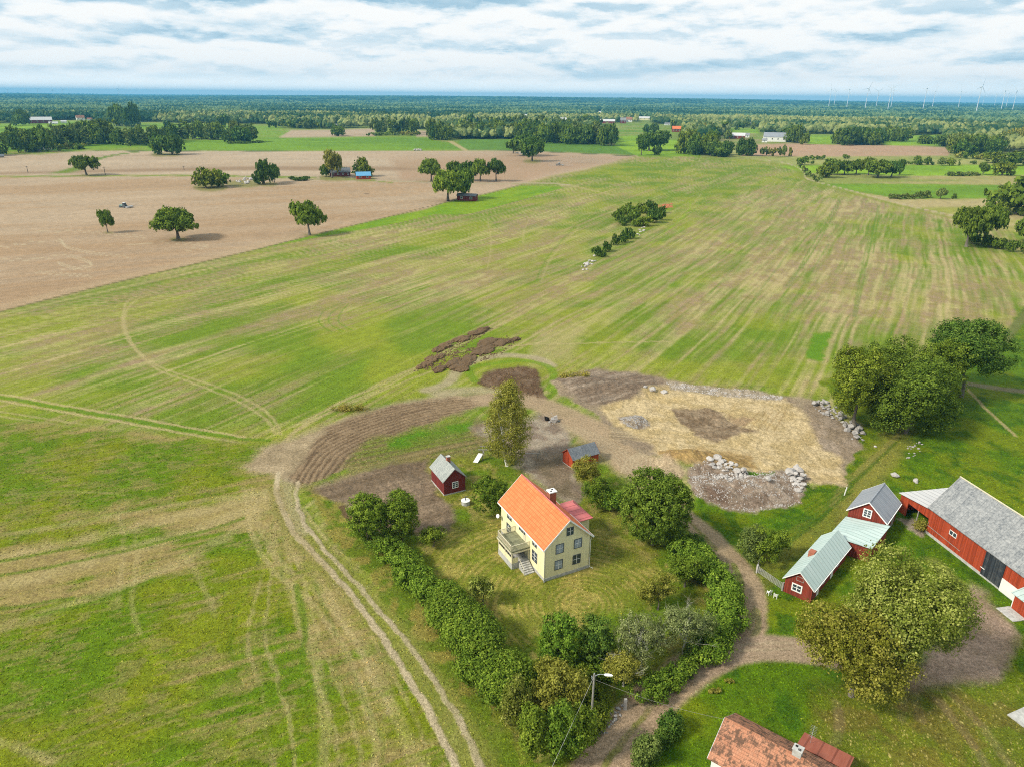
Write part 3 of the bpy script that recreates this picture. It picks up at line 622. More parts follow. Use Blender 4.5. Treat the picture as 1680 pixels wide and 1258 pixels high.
for k in range(16):
    x = 380 + k * 22; stroke([(458 + k * 1.5, 815), (x * .35 + 300 + k * 3, 900 + k * 2), (x + k * 6, 1040), (x + 20 + k * 12, 1160), (x + 30 + k * 16, 1275)], .55, STRAW * 1.05 if k % 3 else np.array((.075, .135, .008)), .38, .6, .4, brk=.7)
for p_ in ([(0, 920), (140, 895), (260, 868)], [(0, 945), (150, 915), (300, 880), (400, 850)], [(60, 1010), (160, 985), (250, 950)], [(0, 1000), (120, 980)], [(490, 1100), (500, 1030), (485, 960)]): stroke(p_, .8, np.array((.09, .16, .012)), .7, .6, .3)
# --- grass all over the right hand side
sel, m = pmask([(1345, 625), (1420, 600), (1560, 610), (1625, 580), (1680, 505), (1800, 430), (2600, 400), (2600, 1600), (900, 1600), (960, 1258), (1060, 1130), (1180, 1060), (1225, 990), (1180, 900), (1110, 840), (1180, 800), (1330, 800), (1400, 760), (1415, 700)], 4)
q1 = fbm(gx[sel] / 9, gy[sel] / 9, 91, 4); q2 = fbm(gx[sel] / .8, gy[sel] / .8, 93, 3); q3 = fbm(gx[sel] / 2.5, gy[sel] / 2.5, 94, 4)
c = mix(np.array((.080, .145, .006)), np.array((.125, .165, .008)), sst(q1, .38, .62)); c = mix(c, LUSH_D * .9, sst(q3, .5, .72) * .75)
paint(sel, m, c * (.72 + .56 * q2)[:, None], .5)
sel, m = pmask([(1200, 960), (1330, 850), (1440, 740), (1480, 730), (1400, 850), (1290, 940), (1250, 985)], 14); paint(sel, m * .45, np.array((.20, .17, .04)))
sel, m = pmask([(1450, 700), (1500, 690), (1500, 730), (1390, 870), (1370, 850)], 8); paint(sel, m * .35, np.array((.22, .19, .05)))
stroke([(1470, 725), (1400, 790), (1350, 845), (1290, 890), (1240, 910)], 1.0, LUSH_D * .8, .6); stroke([(1500, 690), (1440, 745), (1390, 790), (1365, 830)], 1.2, np.array((.20, .18, .05)), .6)
for k in range(4): stroke([(1130, 842 + k * 9), (1200, 862 + k * 9), (1280, 850 + k * 10), (1340, 820 + k * 10), (1400, 780 + k * 8)], .5, LUSH_D, .5, .6)
stroke([(1585, 635), (1612, 665), (1640, 690), (1665, 715)], .8, STRAW, .8, .5); stroke([(1590, 630), (1680, 642), (1800, 650)], 3.2, EARTH_G, .7); stroke([(1640, 570), (1680, 520), (1760, 440)], 2.5, np.array((.24, .20, .08)), .9)
stroke([(1622, 588), (1660, 545), (1700, 490)], 3.0, np.array((.09, .12, .03)), .8)
# --- garden
sel, m = pmask([(505, 800), (560, 780), (700, 740), (850, 730), (1000, 760), (1030, 800), (1130, 850), (1200, 950), (1180, 1050), (1060, 1120), (960, 1258), (900, 1300), (820, 1300), (760, 1180), (690, 1040), (600, 940), (540, 880)], 8)
q1 = fbm(gx[sel] / 5, gy[sel] / 5, 101, 4); q2 = fbm(gx[sel] / .7, gy[sel] / .7, 103, 3); q3 = fbm(gx[sel] / 1.6, gy[sel] / 1.6, 104, 4)
c = mix(np.array((.105, .160, .014)), np.array((.15, .165, .02)), sst(q1, .35, .6)); c = mix(c, DRY, sst(q3 + (q1 - .5) * .5, .50, .72) * .6)
paint(sel, m, c * (.72 + .56 * q2)[:, None], .5)
sel, m = pmask([(700, 880), (770, 860), (830, 830), (960, 860), (1020, 890), (1085, 940), (1060, 990), (980, 1010), (900, 1010), (880, 1060), (840, 1060), (790, 1000), (730, 950)], 14)
q = fbm(gx[sel] / 3, gy[sel] / 3, 107, 4); g0 = G(960, 990); rr = np.hypot(gx[sel] - g0[0], (gy[sel] - g0[1]))
arc = .5 + .5 * np.sin(rr * 2 * pi / 1.1 + 14 * fbm(gx[sel] / 9, gy[sel] / 9, 108, 2)); q2a = fbm(gx[sel] / .9, gy[sel] / .9, 110, 3) - .5
paint(sel, m * .85, mix(np.array((.145, .165, .020)), np.array((.29, .245, .065)), sst(q * .85 + arc * .22 + q2a * .2, .42, .74)) * (.8 + .4 * fbm(gx[sel] / .5, gy[sel] / .5, 109, 2))[:, None])
sel, m = pmask([(505, 800), (540, 795), (640, 900), (740, 1060), (860, 1258), (800, 1258), (700, 1090), (610, 960), (530, 870)], 6); q = fbm(gx[sel] / 2, gy[sel] / 2, 111, 4); paint(sel, m * .8, mix(np.array((.10, .15, .014)), np.array((.21, .18, .04)), sst(q, .42, .62)) * (.75 + .5 * fbm(gx[sel] / .6, gy[sel] / .6, 112, 2))[:, None])
# --- bare soil round the outbuildings
def soil(poly, c1, c2, soft=4, ang=70, sp=None, sc=2.5, rgh=.9, op=1.0, str_=1.0):
    sel, m = pmask(poly, soft); a = R_(ang); s = gx[sel] * cos(a) - gy[sel] * sin(a); t = gx[sel] * sin(a) + gy[sel] * cos(a)
    q = fbm(s / sc, t / (sc * (1 + 5 * (sp is not None))), 121, 4); q2 = fbm(gx[sel] / .6, gy[sel] / .6, 123, 3)
    c = mix(c1, c2, sst(q + (q2 - .5) * .3, .36, .64)) * (.75 + .5 * q2)[:, None]
    if sp: c = mix(c, c2 * .55, sst(.5 + .5 * np.sin(s * 2 * pi / sp + 6 * fbm(s / 9, t / 30, 125, 2)), .45, .9) * .6 * str_)
    paint(sel, m * op, c, rgh)
    return sel, m
soil([(400, 765), (430, 735), (500, 708), (560, 688), (600, 672), (560, 720), (520, 760), (500, 795), (470, 800), (450, 785)], np.array((.33, .26, .165)), np.array((.27, .21, .13)), 8)
soil([(560, 690), (640, 662), (720, 648), (790, 646), (812, 650), (790, 666), (700, 690), (640, 706), (610, 700)], PALE * .9, ROAD, 6)
sel, dd = pline(smooth_pts([(478, 796), (500, 760), (545, 722), (610, 695), (700, 670), (800, 655)]), 12, wob=.15)
q = fbm(dd / 1.2, gx[sel] / 30, 131, 3); furrow = sst(.5 + .42 * np.sin(dd * 2 * pi / 1.25 + 9 * fbm(gx[sel] / 9, gy[sel] / 9, 132, 3)) + (fbm(gx[sel] / 1.6, gy[sel] / 1.6, 133, 3) - .5) * .9, .35, .8)
sel_p, m_p = pmask([(478, 800), (470, 786), (500, 752), (520, 715), (555, 692), (640, 665), (720, 652), (790, 652), (800, 662), (720, 690), (650, 712), (600, 742), (560, 770), (505, 796)], 5)
wm = np.zeros(len(gx)); wm[sel_p] = m_p
paint(sel, wm[sel], mix(np.array((.25, .18, .11)), np.array((.105, .07, .042)), np.clip(furrow * .7 + (q - .5) * .8, 0, 1)), .9)
HZ[sel] -= wm[sel] * furrow * .12
soil([(510, 800), (560, 782), (640, 757), (700, 752), (715, 800), (745, 845), (742, 868), (700, 880), (640, 872), (600, 880), (580, 852), (562, 828), (530, 812)], np.array((.215, .16, .11)), np.array((.145, .105, .068)), 7, 60, 1.3, str_=.4)
stroke([(560, 830), (585, 860), (620, 888), (648, 905)], 1.2, EARTH_D * 1.3, .85); stroke([(640, 905), (690, 960), (740, 1040), (820, 1150), (850, 1210)], 1.0, EARTH, .4, brk=.6)
soil([(600, 720), (700, 700), (790, 690), (850, 700), (850, 740), (700, 752), (640, 756), (570, 776), (560, 765)], np.array((.14, .17, .03)), np.array((.20, .16, .07)), 8, 62, 2.0, sc=2)
soil([(640, 718), (700, 702), (780, 688), (770, 705), (690, 728), (640, 738)], np.array((.085, .18, .015)), np.array((.12, .17, .03)), 6, 62, None)
soil([(770, 700), (860, 690), (905, 672), (930, 690), (938, 720), (935, 770), (960, 800), (950, 830), (905, 815), (860, 770), (800, 720)], GREY * .95, np.array((.19, .145, .11)), 8, 40, None, 2)
soil([(870, 745), (925, 740), (950, 820), (900, 810)], np.array((.19, .145, .10)), np.array((.14, .11, .07)), 8)
stroke([(700, 640), (735, 628), (752, 606), (785, 590), (830, 583), (880, 588), (905, 600)], 3.4, PALE * .85, .8, .5); stroke([(720, 645), (800, 640), (850, 660)], 4.5, PALE * .85, .75, .6)
soil([(783, 628), (800, 610), (850, 600), (880, 605), (895, 655), (880, 668), (850, 655), (835, 640), (800, 636)], EARTH * 1.2, np.array((.10, .06, .035)), 4, 70, None, 1.5)
stroke([(780, 625), (770, 606), (800, 598), (860, 592), (905, 606), (905, 640)], 2.2, np.array((.12, .21, .02)), .7, .5)
# the main dirt road past the sand pit, then down behind the round tree to the lower road
ROADP = [(800, 655), (860, 658), (910, 672), (960, 698), (1010, 730), (1050, 765), (1085, 805), (1115, 840), (1150, 868), (1185, 900), (1215, 935), (1232, 975), (1225, 1020), (1195, 1060), (1140, 1095), (1080, 1140), (1030, 1195), (985, 1258), (940, 1330)]
stroke(ROADP[:7], 7.5, ROAD, .95, .35, .5, rgh=.7); stroke(ROADP[3:6], 10, ROAD * 1.05, .9, .4, .5)
stroke(ROADP[6:], 4.2, ROAD, .97, .25, .3, rgh=.6); stroke([(1215, 935), (1236, 985), (1232, 1040)], 3.2, ROAD * 1.0, .9, .4, .4)
stroke(ROADP[12:], 5.6, np.array((.33, .24, .16)), .95, .2, .25)
stroke([(1120, 845), (1150, 872), (1175, 900)], .8, np.array((.15, .16, .03)), .7, .5, brk=.4); stroke([(1205, 925), (1216, 960), (1210, 1000)], 1.0, np.array((.13, .16, .03)), .8)
stroke([(1225, 1030), (1240, 1000), (1243, 1030), (1225, 1052)], 1.0, np.array((.13, .16, .03)), .55)
stroke([(1150, 1090), (1085, 1140), (1040, 1192), (1005, 1240), (990, 1270)], .75, np.array((.15, .165, .03)), .8, .5, .3, brk=.4)
stroke([(1140, 1095), (1200, 1070), (1260, 1062), (1330, 1068), (1420, 1080)], 4.8, np.array((.31, .23, .165)), .95, .2, .25)
for off in (-5, 5): stroke([(1060 + off, 1160), (1120 + off, 1105), (1200, 1066 + off), (1300, 1058 + off)], .5, PALE, .4, .5)
# tyre tracks down the left of the garden
stroke([(462, 800), (470, 840), (500, 880), (545, 925), (600, 985), (655, 1050), (705, 1120), (750, 1190), (790, 1270)], 4.2, np.array((.17, .18, .035)), .8, .35)
stroke([(455, 775), (456, 815), (478, 865), (520, 915), (572, 970), (620, 1035), (662, 1100), (705, 1170), (745, 1240), (760, 1275)], .95, PALE * 1.12, .95, .4, .3, rgh=.9)
stroke([(487, 790), (490, 840), (520, 888), (568, 940), (622, 1000), (672, 1060), (722, 1130), (762, 1195), (800, 1275)], .75, PALE * 1.05, .9, .4, .3, brk=.25, rgh=.9)
stroke([(470, 790), (472, 830), (498, 872)], 2.4, PALE * .9, .5, .5)
stroke([(452, 800), (470, 860), (520, 930), (580, 1010), (640, 1110)], 2.6, np.array((.25, .20, .08)), .5, .6, brk=.5)
# the work site: sand, subsoil, rubble
soil([(905, 625), (975, 604), (1050, 612), (1130, 630), (1200, 640), (1300, 650), (1345, 660), (1395, 700), (1418, 738), (1388, 765), (1392, 795), (1330, 790), (1250, 787), (1160, 772), (1085, 752), (1045, 740), (1000, 715), (985, 682), (920, 648)], np.array((.27, .215, .145)), np.array((.22, .17, .12)), 3)
sel, m = soil([(985, 668), (1010, 655), (1060, 650), (1045, 640), (1100, 630), (1170, 640), (1290, 655), (1330, 690), (1375, 745), (1380, 765), (1392, 792), (1330, 789), (1250, 787), (1180, 768), (1085, 758), (1070, 730), (1010, 700)], SAND, SAND_P, 6, 75, None, 3)
q = fbm(gx[sel] / 1.1, gy[sel] / .5, 141, 3); paint(sel, m * sst(q, .58, .78) * .22, np.array((.27, .18, .08)))
soil([(1080, 742), (1130, 735), (1230, 742), (1240, 770), (1160, 768), (1090, 762)], np.array((.33, .225, .09)), np.array((.25, .165, .07)), 5, 70, None, 1)
soil([(913, 622), (975, 606), (1050, 613), (1090, 628), (1050, 640), (1040, 652), (990, 662), (950, 655)], np.array((.27, .215, .165)), np.array((.17, .125, .09)), 3, 60, 1.6, 1.5, str_=.7)
soil([(1100, 672), (1165, 668), (1190, 680), (1215, 700), (1245, 708), (1200, 715), (1170, 723), (1150, 718), (1120, 695)], np.array((.17, .12, .075)), np.array((.24, .18, .12)), 2.5, 110, None, 2)
soil([(1195, 680), (1240, 690), (1225, 700), (1205, 694)], np.array((.22, .16, .10)), np.array((.28, .2, .12)), 3)
soil([(1325, 668), (1350, 665), (1398, 705), (1415, 738), (1380, 752), (1345, 735), (1330, 705)], np.array((.29, .23, .175)), np.array((.24, .185, .13)), 5)
soil([(1090, 626), (1150, 633), (1285, 650), (1280, 657), (1150, 648), (1100, 638)], GREY * 1.15, np.array((.24, .20, .15)), 2, 80, None, .8)
soil([(1017, 684), (1050, 682), (1070, 697), (1040, 703), (1024, 695)], GREY, np.array((.18, .14, .11)), 2, 0, None, .6)
soil([(1128, 772), (1160, 763), (1225, 775), (1300, 770), (1320, 778), (1322, 800), (1312, 826), (1240, 840), (1190, 835), (1142, 818), (1130, 795)], np.array((.28, .225, .18)), np.array((.19, .14, .105)), 3, 60, None, 1.2)
soil([(1150, 805), (1195, 808), (1215, 822), (1190, 832), (1150, 818)], np.array((.14, .095, .07)), np.array((.2, .15, .11)), 5)
sel, m = pmask([(1222, 777), (1265, 775), (1268, 783), (1228, 784)], 2); paint(sel, m, LUSH)
soil([(1060, 755), (1090, 750), (1130, 775), (1120, 790), (1085, 790)], ROAD * 1.1, np.array((.33, .26, .17)), 5)
for k in range(5): stroke([(1215 + k * 14, 706), (1232 + k * 12, 690), (1246 + k * 11, 675)], .35, np.array((.23, .15, .06)), .5, .5)
for k in range(6): stroke([(1000, 705 + k * 3), (1080, 712 + k * 3), (1180, 725 + k * 4), (1300, 745 + k * 4)], .4, SAND_P * 1.05 if k % 2 else SAND * .8, .5, .6)
for k in range(5): stroke([(900 + k * 14, 690 + k * 3), (980 + k * 8, 730), (1030 + k * 8, 775)], .4, PALE, .45, .6)
for k in range(7): stroke([(1020 + k * 7, 775), (1030 + k * 6, 755), (1050 + k * 2, 742 + k)], .35, PALE * 1.1, .5, .5)
# farm yard and the leaf strewn lawn
soil([(1490, 1130), (1500, 1085), (1555, 1040), (1560, 1000), (1590, 960), (1620, 975), (1655, 1020), (1672, 1062), (1645, 1110), (1590, 1125), (1540, 1128)], np.array((.33, .24, .18)), np.array((.26, .19, .13)), 14, 0, None, 3)
stroke([(1590, 985), (1560, 950), (1530, 920)], 2.5, np.array((.18, .16, .06)), .5, .6)
soil([(1476, 852), (1500, 850), (1520, 872), (1512, 882), (1490, 870)], np.array((.33, .28, .22)), np.array((.26, .22, .17)), 3)
for p_ in ([(1490, 1130), (1482, 1160), (1480, 1180)], [(1500, 1125), (1506, 1160), (1510, 1180)], [(1560, 1140), (1610, 1190), (1660, 1258)], [(1540, 1150), (1590, 1210), (1620, 1258)], [(1370, 1150), (1378, 1200), (1370, 1220)]): stroke(p_, 1.1, EARTH_G, .55, .5, brk=.4)
sel, m = pmask([(1340, 1120), (1480, 1110), (1560, 1130), (1680, 1120), (1700, 1300), (1400, 1300), (1330, 1200)], 25)
q = fbm(gx[sel] / 3, gy[sel] / 3, 151, 4); paint(sel, m * .55, mix(np.array((.15, .15, .02)), np.array((.17, .11, .03)), sst(q, .45, .62)))
leaf = vn(gx[sel] / .17, gy[sel] / .17, 155); paint(sel, m * sst(leaf, .86, .93) * .8, np.array((.50, .42, .14)))
for (x, y, r, c) in ((1440, 870, 0, 0),): pass
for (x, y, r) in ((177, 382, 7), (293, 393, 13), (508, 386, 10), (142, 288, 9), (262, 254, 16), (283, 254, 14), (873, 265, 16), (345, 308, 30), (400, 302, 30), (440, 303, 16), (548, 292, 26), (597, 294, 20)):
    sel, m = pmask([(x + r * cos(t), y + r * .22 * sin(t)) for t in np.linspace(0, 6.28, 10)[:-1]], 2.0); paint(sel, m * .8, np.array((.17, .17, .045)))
# modest relief: heaps of sand and soil, ruts
def mound(px, py, rx, ry, h, rot=0.0, rough=.25):
    g = G(px, py); a = cos(rot); b = sin(rot); x = (gx - g[0]) * a + (gy - g[1]) * b; y = -(gx - g[0]) * b + (gy - g[1]) * a
    d = (x / rx) ** 2 + (y / ry) ** 2; k = np.clip(1 - d, 0, 1) ** 1.0
    HZ[:] += k * h * (1 - rough + 2 * rough * fbm(gx / .9, gy / .9, 161, 3))
mound(1150, 760, 9, 5, 1.3); mound(1110, 752, 6, 4, 1.0); mound(1040, 640, 8, 5, 1.0); mound(960, 632, 9, 6, 1.1); mound(1190, 805, 11, 6, 1.1); mound(1270, 800, 8, 5, .9); mound(1042, 692, 3.6, 2.4, .9, 0, .5)
mound(1160, 690, 10, 5, -.35); mound(1240, 640, 10, 3, .5); mound(1130, 650, 7, 3, .6); mound(845, 628, 7, 6, .5, 0, .5); mound(1350, 700, 6, 8, .4)
amp = np.zeros(len(gx)); 
for poly in ([(905, 625), (975, 604), (1300, 650), (1418, 738), (1392, 795), (1312, 830), (1190, 835), (1130, 790), (985, 682)], [(510, 800), (700, 752), (745, 868), (600, 880)], [(783, 628), (850, 600), (895, 655), (800, 636)]):
    sel, m = pmask(poly, 5); amp[sel] = np.maximum(amp[sel], m)
HZ += amp * (fbm(gx / 1.1, gy / 1.1, 163, 4) - .5) * .55
# hills on the horizon
def hill_profile(a_deg):
    return np.interp(a_deg, [-60, -40, -32, -26, -20, -13, -6, 0, 8, 14, 20, 26, 32, 40, 60], [25, 22, 26, 14, 26, 42, 50, 52, 48, 46, 34, 20, 10, 6, 6])
hm = sst(dist, 5200, 10500)
hp = hill_profile(np.degrees(np.arctan2(gx, gy))) * (.85 + .3 * fbm(gx / 2600, gy / 2600, 171, 3))
HZ = HZ + np.where(gy > 0, hm * hp, 0) * (1 - .0 * hm)
def hill(x, y):
    d = np.hypot(x, y); return np.where(y > 0, sst(d, 5200, 10500) * hill_profile(np.degrees(np.arctan2(x, y))) * (.85 + .3 * fbm(x / 2600, y / 2600, 171, 3)), 0)
jj, ii = np.meshgrid(np.arange(na), np.arange(nr - 1)); j2 = (jj + 1) % na
Qg = np.stack([ii * na + jj, (ii + 1) * na + jj, (ii + 1) * na + j2, ii * na + j2], -1).reshape(-1, 4)
Vg = np.stack([gx, gy, HZ], -1)
Vg = np.vstack([Vg, [[0, 0, 0]]]); last = (nr - 1) * na
m_g, nt, b, o = newmat('ground_cover')
at = nn(nt, 'ShaderNodeAttribute'); at.attribute_name = 'cover'; ar = nn(nt, 'ShaderNodeAttribute'); ar.attribute_name = 'coarse'
oc, _s = objc(nt)
f1 = noise(nt, oc, 2.2, 6, 0.75); f2 = noise(nt, oc, 0.35, 4, 0.6)
f3 = noise(nt, oc, 6.5, 3, 0.7)
k = mth(nt, 'MULTIPLY', mth(nt, 'MULTIPLY', mrange(nt, f1, 0.3, 0.7, 0.5, 1.45), mrange(nt, f3, 0.3, 0.7, 0.55, 1.4)), mrange(nt, f2, 0.3, 0.7, 0.88, 1.12))
nt.links.new(mixc(nt, 1.0, at.outputs['Color'], comb(nt, k, k, mth(nt, 'POWER', k, 1.08)), 'MULTIPLY'), b.inputs['Base Color'])
b.inputs['Roughness'].default_value = 0.95; b.inputs['Specular IOR Level'].default_value = 0.1
bump(nt, b, mth(nt, 'MULTIPLY', f1, mth(nt, 'ADD', ar.outputs['Fac'], 0.15)), 0.7, 0.35)
gm = mesh_np('ground', Vg, Qg, m_g, smooth=True)
import bmesh
ca = gm.color_attributes.new('cover', 'FLOAT_COLOR', 'POINT')
Cc = Cc * np.array([1.02, .99, .93]); gm_ = sst(Cc[:, 1] - Cc[:, 0], .0, .06)[:, None]; Cc = Cc * (1 - gm_ * np.array([.08, .04, .40]))
Ccc = np.vstack([np.clip(Cc, 0.004, 0.8), [[.1, .1, .03]]]); ca.data.foreach_set('color', np.hstack([Ccc, np.ones((len(Ccc), 1))]).astype(np.float32).ravel())
fa = gm.attributes.new('coarse', 'FLOAT', 'POINT'); fa.data.foreach_set('value', np.append(RGH, .3).astype(np.float32))
tag(obj('ground', gm), 'flat farmland of stubble, tilled soil, meadow and dirt tracks', 'ground', None, 'structure')
# ------------------------------------------------------------------ buildings
def tw(side, W_, L_):
    return {'front': lambda u, n, z: (u, -n, z), 'left': lambda u, n, z: (-n, u, z), 'right': lambda u, n, z: (W_ + n, u, z), 'back': lambda u, n, z: (u, L_ + n, z)}[side]
def tbox(mb, T, u0, n0, z0, u1, n1, z1, m=0):
    a = T(u0, n0, z0); b = T(u1, n1, z1)
    return mb.box(min(a[0], b[0]), min(a[1], b[1]), min(a[2], b[2]), max(a[0], b[0]), max(a[1], b[1]), max(a[2], b[2]), m)
def window(root, T, u, z, w, h, frame='white', case=None, cols=2, rows=2, cw=.10, bar=.05, glass='glass', label=None):
    mb = MB(); a, b = u - w / 2, u + w / 2; c, d = z - h / 2, z + h / 2
    for (x0, z0, x1, z1) in ((a - cw, c - cw, b + cw, c), (a - cw, d, b + cw, d + cw), (a - cw, c, a, d), (b, c, b + cw, d)): tbox(mb, T, x0, .003, z0, x1, .07, z1, 0)
    for i in range(1, cols): x = a + w * i / cols; tbox(mb, T, x - bar / 2 - .01, .03, c, x + bar / 2 + .01, .06, d, 1)
    for j in range(1, rows):
        zz_ = c + h * j / rows
        for i in range(cols): tbox(mb, T, a + w * i / cols + bar / 2 + .012, .032, zz_ - bar / 2, a + w * (i + 1) / cols - bar / 2 - .012, .055, zz_ + bar / 2, 1)
    wo = mb.build('window', [M[case or frame], M[frame]], root)
    if label: wo['label'] = label
    p = MB(); tbox(p, T, a, .003, c, b, .026, d); p.build('pane', M[glass], wo)
    return wo
def wall_gable(W_, L_, He, Hr, z0=0.0):
    y0, y1 = 0.0, L_
    a = [(0, y0, z0), (W_, y0, z0), (W_, y0, He), (W_ / 2, y0, Hr), (0, y0, He)]; b = [(x, y1, z) for x, y, z in a]
    return MB().prism([a[i] for i in range(5)], [b[i] for i in range(5)])
def roof_gable(W_, y0, y1, He, Hr, ov, t=.10, lift=.012):
    s = (Hr - He) / (W_ / 2); ze = He - s * ov + lift; zr = Hr + lift
    p = [(-ov, ze + t), (W_ / 2, zr + t), (W_ + ov, ze + t), (W_ + ov, ze), (W_ / 2, zr), (-ov, ze)]
    v = [(x, y0, z) for x, z in p] + [(x, y1, z) for x, z in p]
    f = [(0, 6, 7, 1)[::-1], (1, 7, 8, 2)[::-1], (2, 8, 9, 3)[::-1], (3, 9, 10, 4)[::-1], (4, 10, 11, 5)[::-1], (5, 11, 6, 0)[::-1], (0, 1, 4, 5), (1, 2, 3, 4), (6, 11, 10, 7), (7, 10, 9, 8)]
    return MB().add(v, f), ze, zr
def bargeboards(root, W_, y0, y1, ze, zr, ov, mat, h=.22, w=.05, ends=(0, 1)):
    for e in ends:
        yy = (y0 - w - .004, y0 - .004) if e == 0 else (y1 + .004, y1 + w + .004)
        mb = MB()
        for sgn in (0, 1):
            x0, x1 = (-ov, W_ / 2) if sgn == 0 else (W_ + ov, W_ / 2)
            x1 = W_ / 2 - .002 if sgn == 0 else W_ / 2 + .002
            a = [(x0, yy[0], ze - h * .55), (x1, yy[0], zr - h * .55), (x1, yy[0], zr + h * .6), (x0, yy[0], ze + h * .6)]; b = [(x, yy[1], z) for x, y, z in a]
            mb.prism(a, b)
        mb.build('bargeboard', M[mat], root)
def gutter(root, x, y0, y1, z, mat='white'):
    MB().bar((x, y0, z), (x, y1, z), .10, .10).build('gutter', M[mat], root)

# main house
HW, HL, HE, HR = 7.65, 14.24, 5.98, 9.55
house = empty('farmhouse', (5.02, 87.51, 0), R_(27.4)); tag(house, 'two storey yellow wooden farmhouse with orange tiled roof and veranda', 'house')
MB().box(-.06, -.06, -.3, HW + .06, HL + .06, .48).build('foundation', M['foundation'], house)
wall_gable(HW, HL, HE, HR, .482).build('wall', M['yellow'], house)
mb, ze, zr = roof_gable(HW, -.38, HL + .38, HE, HR, .42, .13); rf = mb.build('roof', M['tile_orange'], house)
MB().tube([(HW / 2, -.40, zr + .13), (HW / 2, HL + .40, zr + .13)], .10, 8).build('ridge_cap', M['pink'], rf)
bargeboards(house, HW, -.38, HL + .38, ze, zr, .42, 'white', .26)
MB().bar((-.50, -.36, ze + .02), (-.50, HL + .36, ze + .02), .12, .10).build('gutter', M['white'], house); MB().bar((HW + .50, -.36, ze + .02), (HW + .50, HL + .36, ze + .02), .12, .10).build('gutter', M['white'], house)
dp = MB(); dp.tube([(-.50, -.02, ze), (-.10, -.10, ze - .5), (-.10, -.10, .25), (-.25, -.35, .1)], .045, 6); dp.build('downpipe', M['metal'], house)
dp = MB(); dp.tube([(HW + .5, -.02, ze), (HW + .1, -.10, ze - .5), (HW + .1, -.10, .25), (HW + .5, -.5, .06)], .045, 6); dp.build('downpipe', M['white'], house)
for x in (0, HW): MB().box(x - .09 if x else -.02, -.022, .485, x + .02 if x else .09, -.002, HE - .02).build('corner_board', M['cream'], house)
ch = MB().box(4.25, 6.2, 8.2, 5.35, 7.2, 10.45).build('chimney', M['brick'], house)
MB().box(4.15, 6.1, 10.452, 5.45, 7.3, 10.60).box(4.45, 6.4, 10.602, 4.7, 6.65, 10.66, 1).box(4.85, 6.75, 10.602, 5.1, 7.0, 10.66, 1).build('chimney_cap', [M['white'], M['dark']], ch)
T = tw('front', HW, HL)
for (u, z, w, h, g_) in ((2.35, 2.25, 1.2, 1.45, 'curtain'), (5.45, 2.25, 1.2, 1.45, 'glass'), (2.45, 5.0, 1.2, 1.45, 'curtain'), (5.55, 5.0, 1.2, 1.45, 'curtain'), (4.1, 7.5, 1.0, 1.15, 'glass')):
    window(house, T, u, z, w, h, 'white', 'frame_dark', 2, 2, .09, .05, g_)
T = tw('left', HW, HL)
for (u, z, w, h) in ((3.0, 2.5, 1.35, 1.6), (3.1, 4.95, 1.1, 1.25), (11.3, 4.95, 1.25, 1.3), (11.5, 2.4, 1.3, 1.5)): window(house, T, u, z, w, h, 'white', 'frame_dark', 2, 3, .08, .05)
window(house, T, 7.35, 5.05, 1.1, 1.2, 'white', 'frame_dark', 2, 3, .08, .05)
d = MB(); tbox(d, T, 5.8, .003, 3.42, 6.7, .06, 5.6, 0); tbox(d, T, 5.95, .062, 4.4, 6.55, .07, 5.4, 1); d.build('balcony_door', [M['cream'], M['glass']], house)
d = MB(); tbox(d, T, 6.2, .003, 1.15, 7.2, .06, 3.1, 0); d.build('front_door', M['wood_grey'], house)
T = tw('right', HW, HL)
window(house, T, 2.6, 5.0, 1.2, 1.3, 'white', 'frame_dark'); window(house, T, 2.6, 2.3, 1.2, 1.4, 'white', 'frame_dark')
# veranda with the balcony on top
V0, V1, VD, VZ = 4.65, 9.2, 3.0, 3.25
MB().box(-VD, V0, -.2, -.07, V1, 1.05).build('veranda_base', M['foundation'], house)
MB().box(-VD - .15, V0 - .15, VZ - .18, -.004, V1 + .15, VZ + .02).build('balcony_floor', M['deck'], house)
MB().box(-VD - .2, V0 - .2, VZ - .42, -VD - .10, V1 + .2, VZ - .20).box(-VD - .10, V0 - .2, VZ - .42, -.004, V0 - .1, VZ - .20).box(-VD - .10, V1 + .1, VZ - .42, -.004, V1 + .2, VZ - .20).build('fascia', M['cream'], house)
for (x, y) in ((-VD + .1, V0 + .1), (-VD + .1, (V0 + V1) / 2), (-VD + .1, V1 - .1), (-.12, V0 + .1), (-.12, V1 - .1), (-1.55, V1 - .1)): MB().box(x - .09, y - .09, 1.052, x + .09, y + .09, VZ - .182).build('veranda_post', M['cream'], house)
pw = MB(); pw.box(-VD + .02, V0 + .2, 1.052, -VD + .1, (V0 + V1) / 2 - .1, 1.95).box(-VD + .02, (V0 + V1) / 2 + .1, 1.052, -VD + .1, V1 - .2, 1.95).box(-VD + .2, V1 - .1, 1.052, -1.65, V1 - .02, 1.95).box(-1.45, V1 - .1, 1.052, -.22, V1 - .02, 1.95).box(-VD + .2, V0 + .02, 1.052, -1.95, V0 + .1, 1.95)
pw.build('parapet', M['yellow'], house)
wf = MB(); zt = VZ - .45
for (a, b) in ((V0 + .2, (V0 + V1) / 2 - .1), ((V0 + V1) / 2 + .1, V1 - .2)):
    for k in range(4): y = a + (b - a) * k / 3; wf.box(-VD + .04, y - .025, 1.952, -VD + .08, y + .025, zt)
    wf.box(-VD + .03, a, 2.45, -VD + .09, b, 2.50)
wf.build('veranda_window', M['wood_grey'], house)
rl = MB()
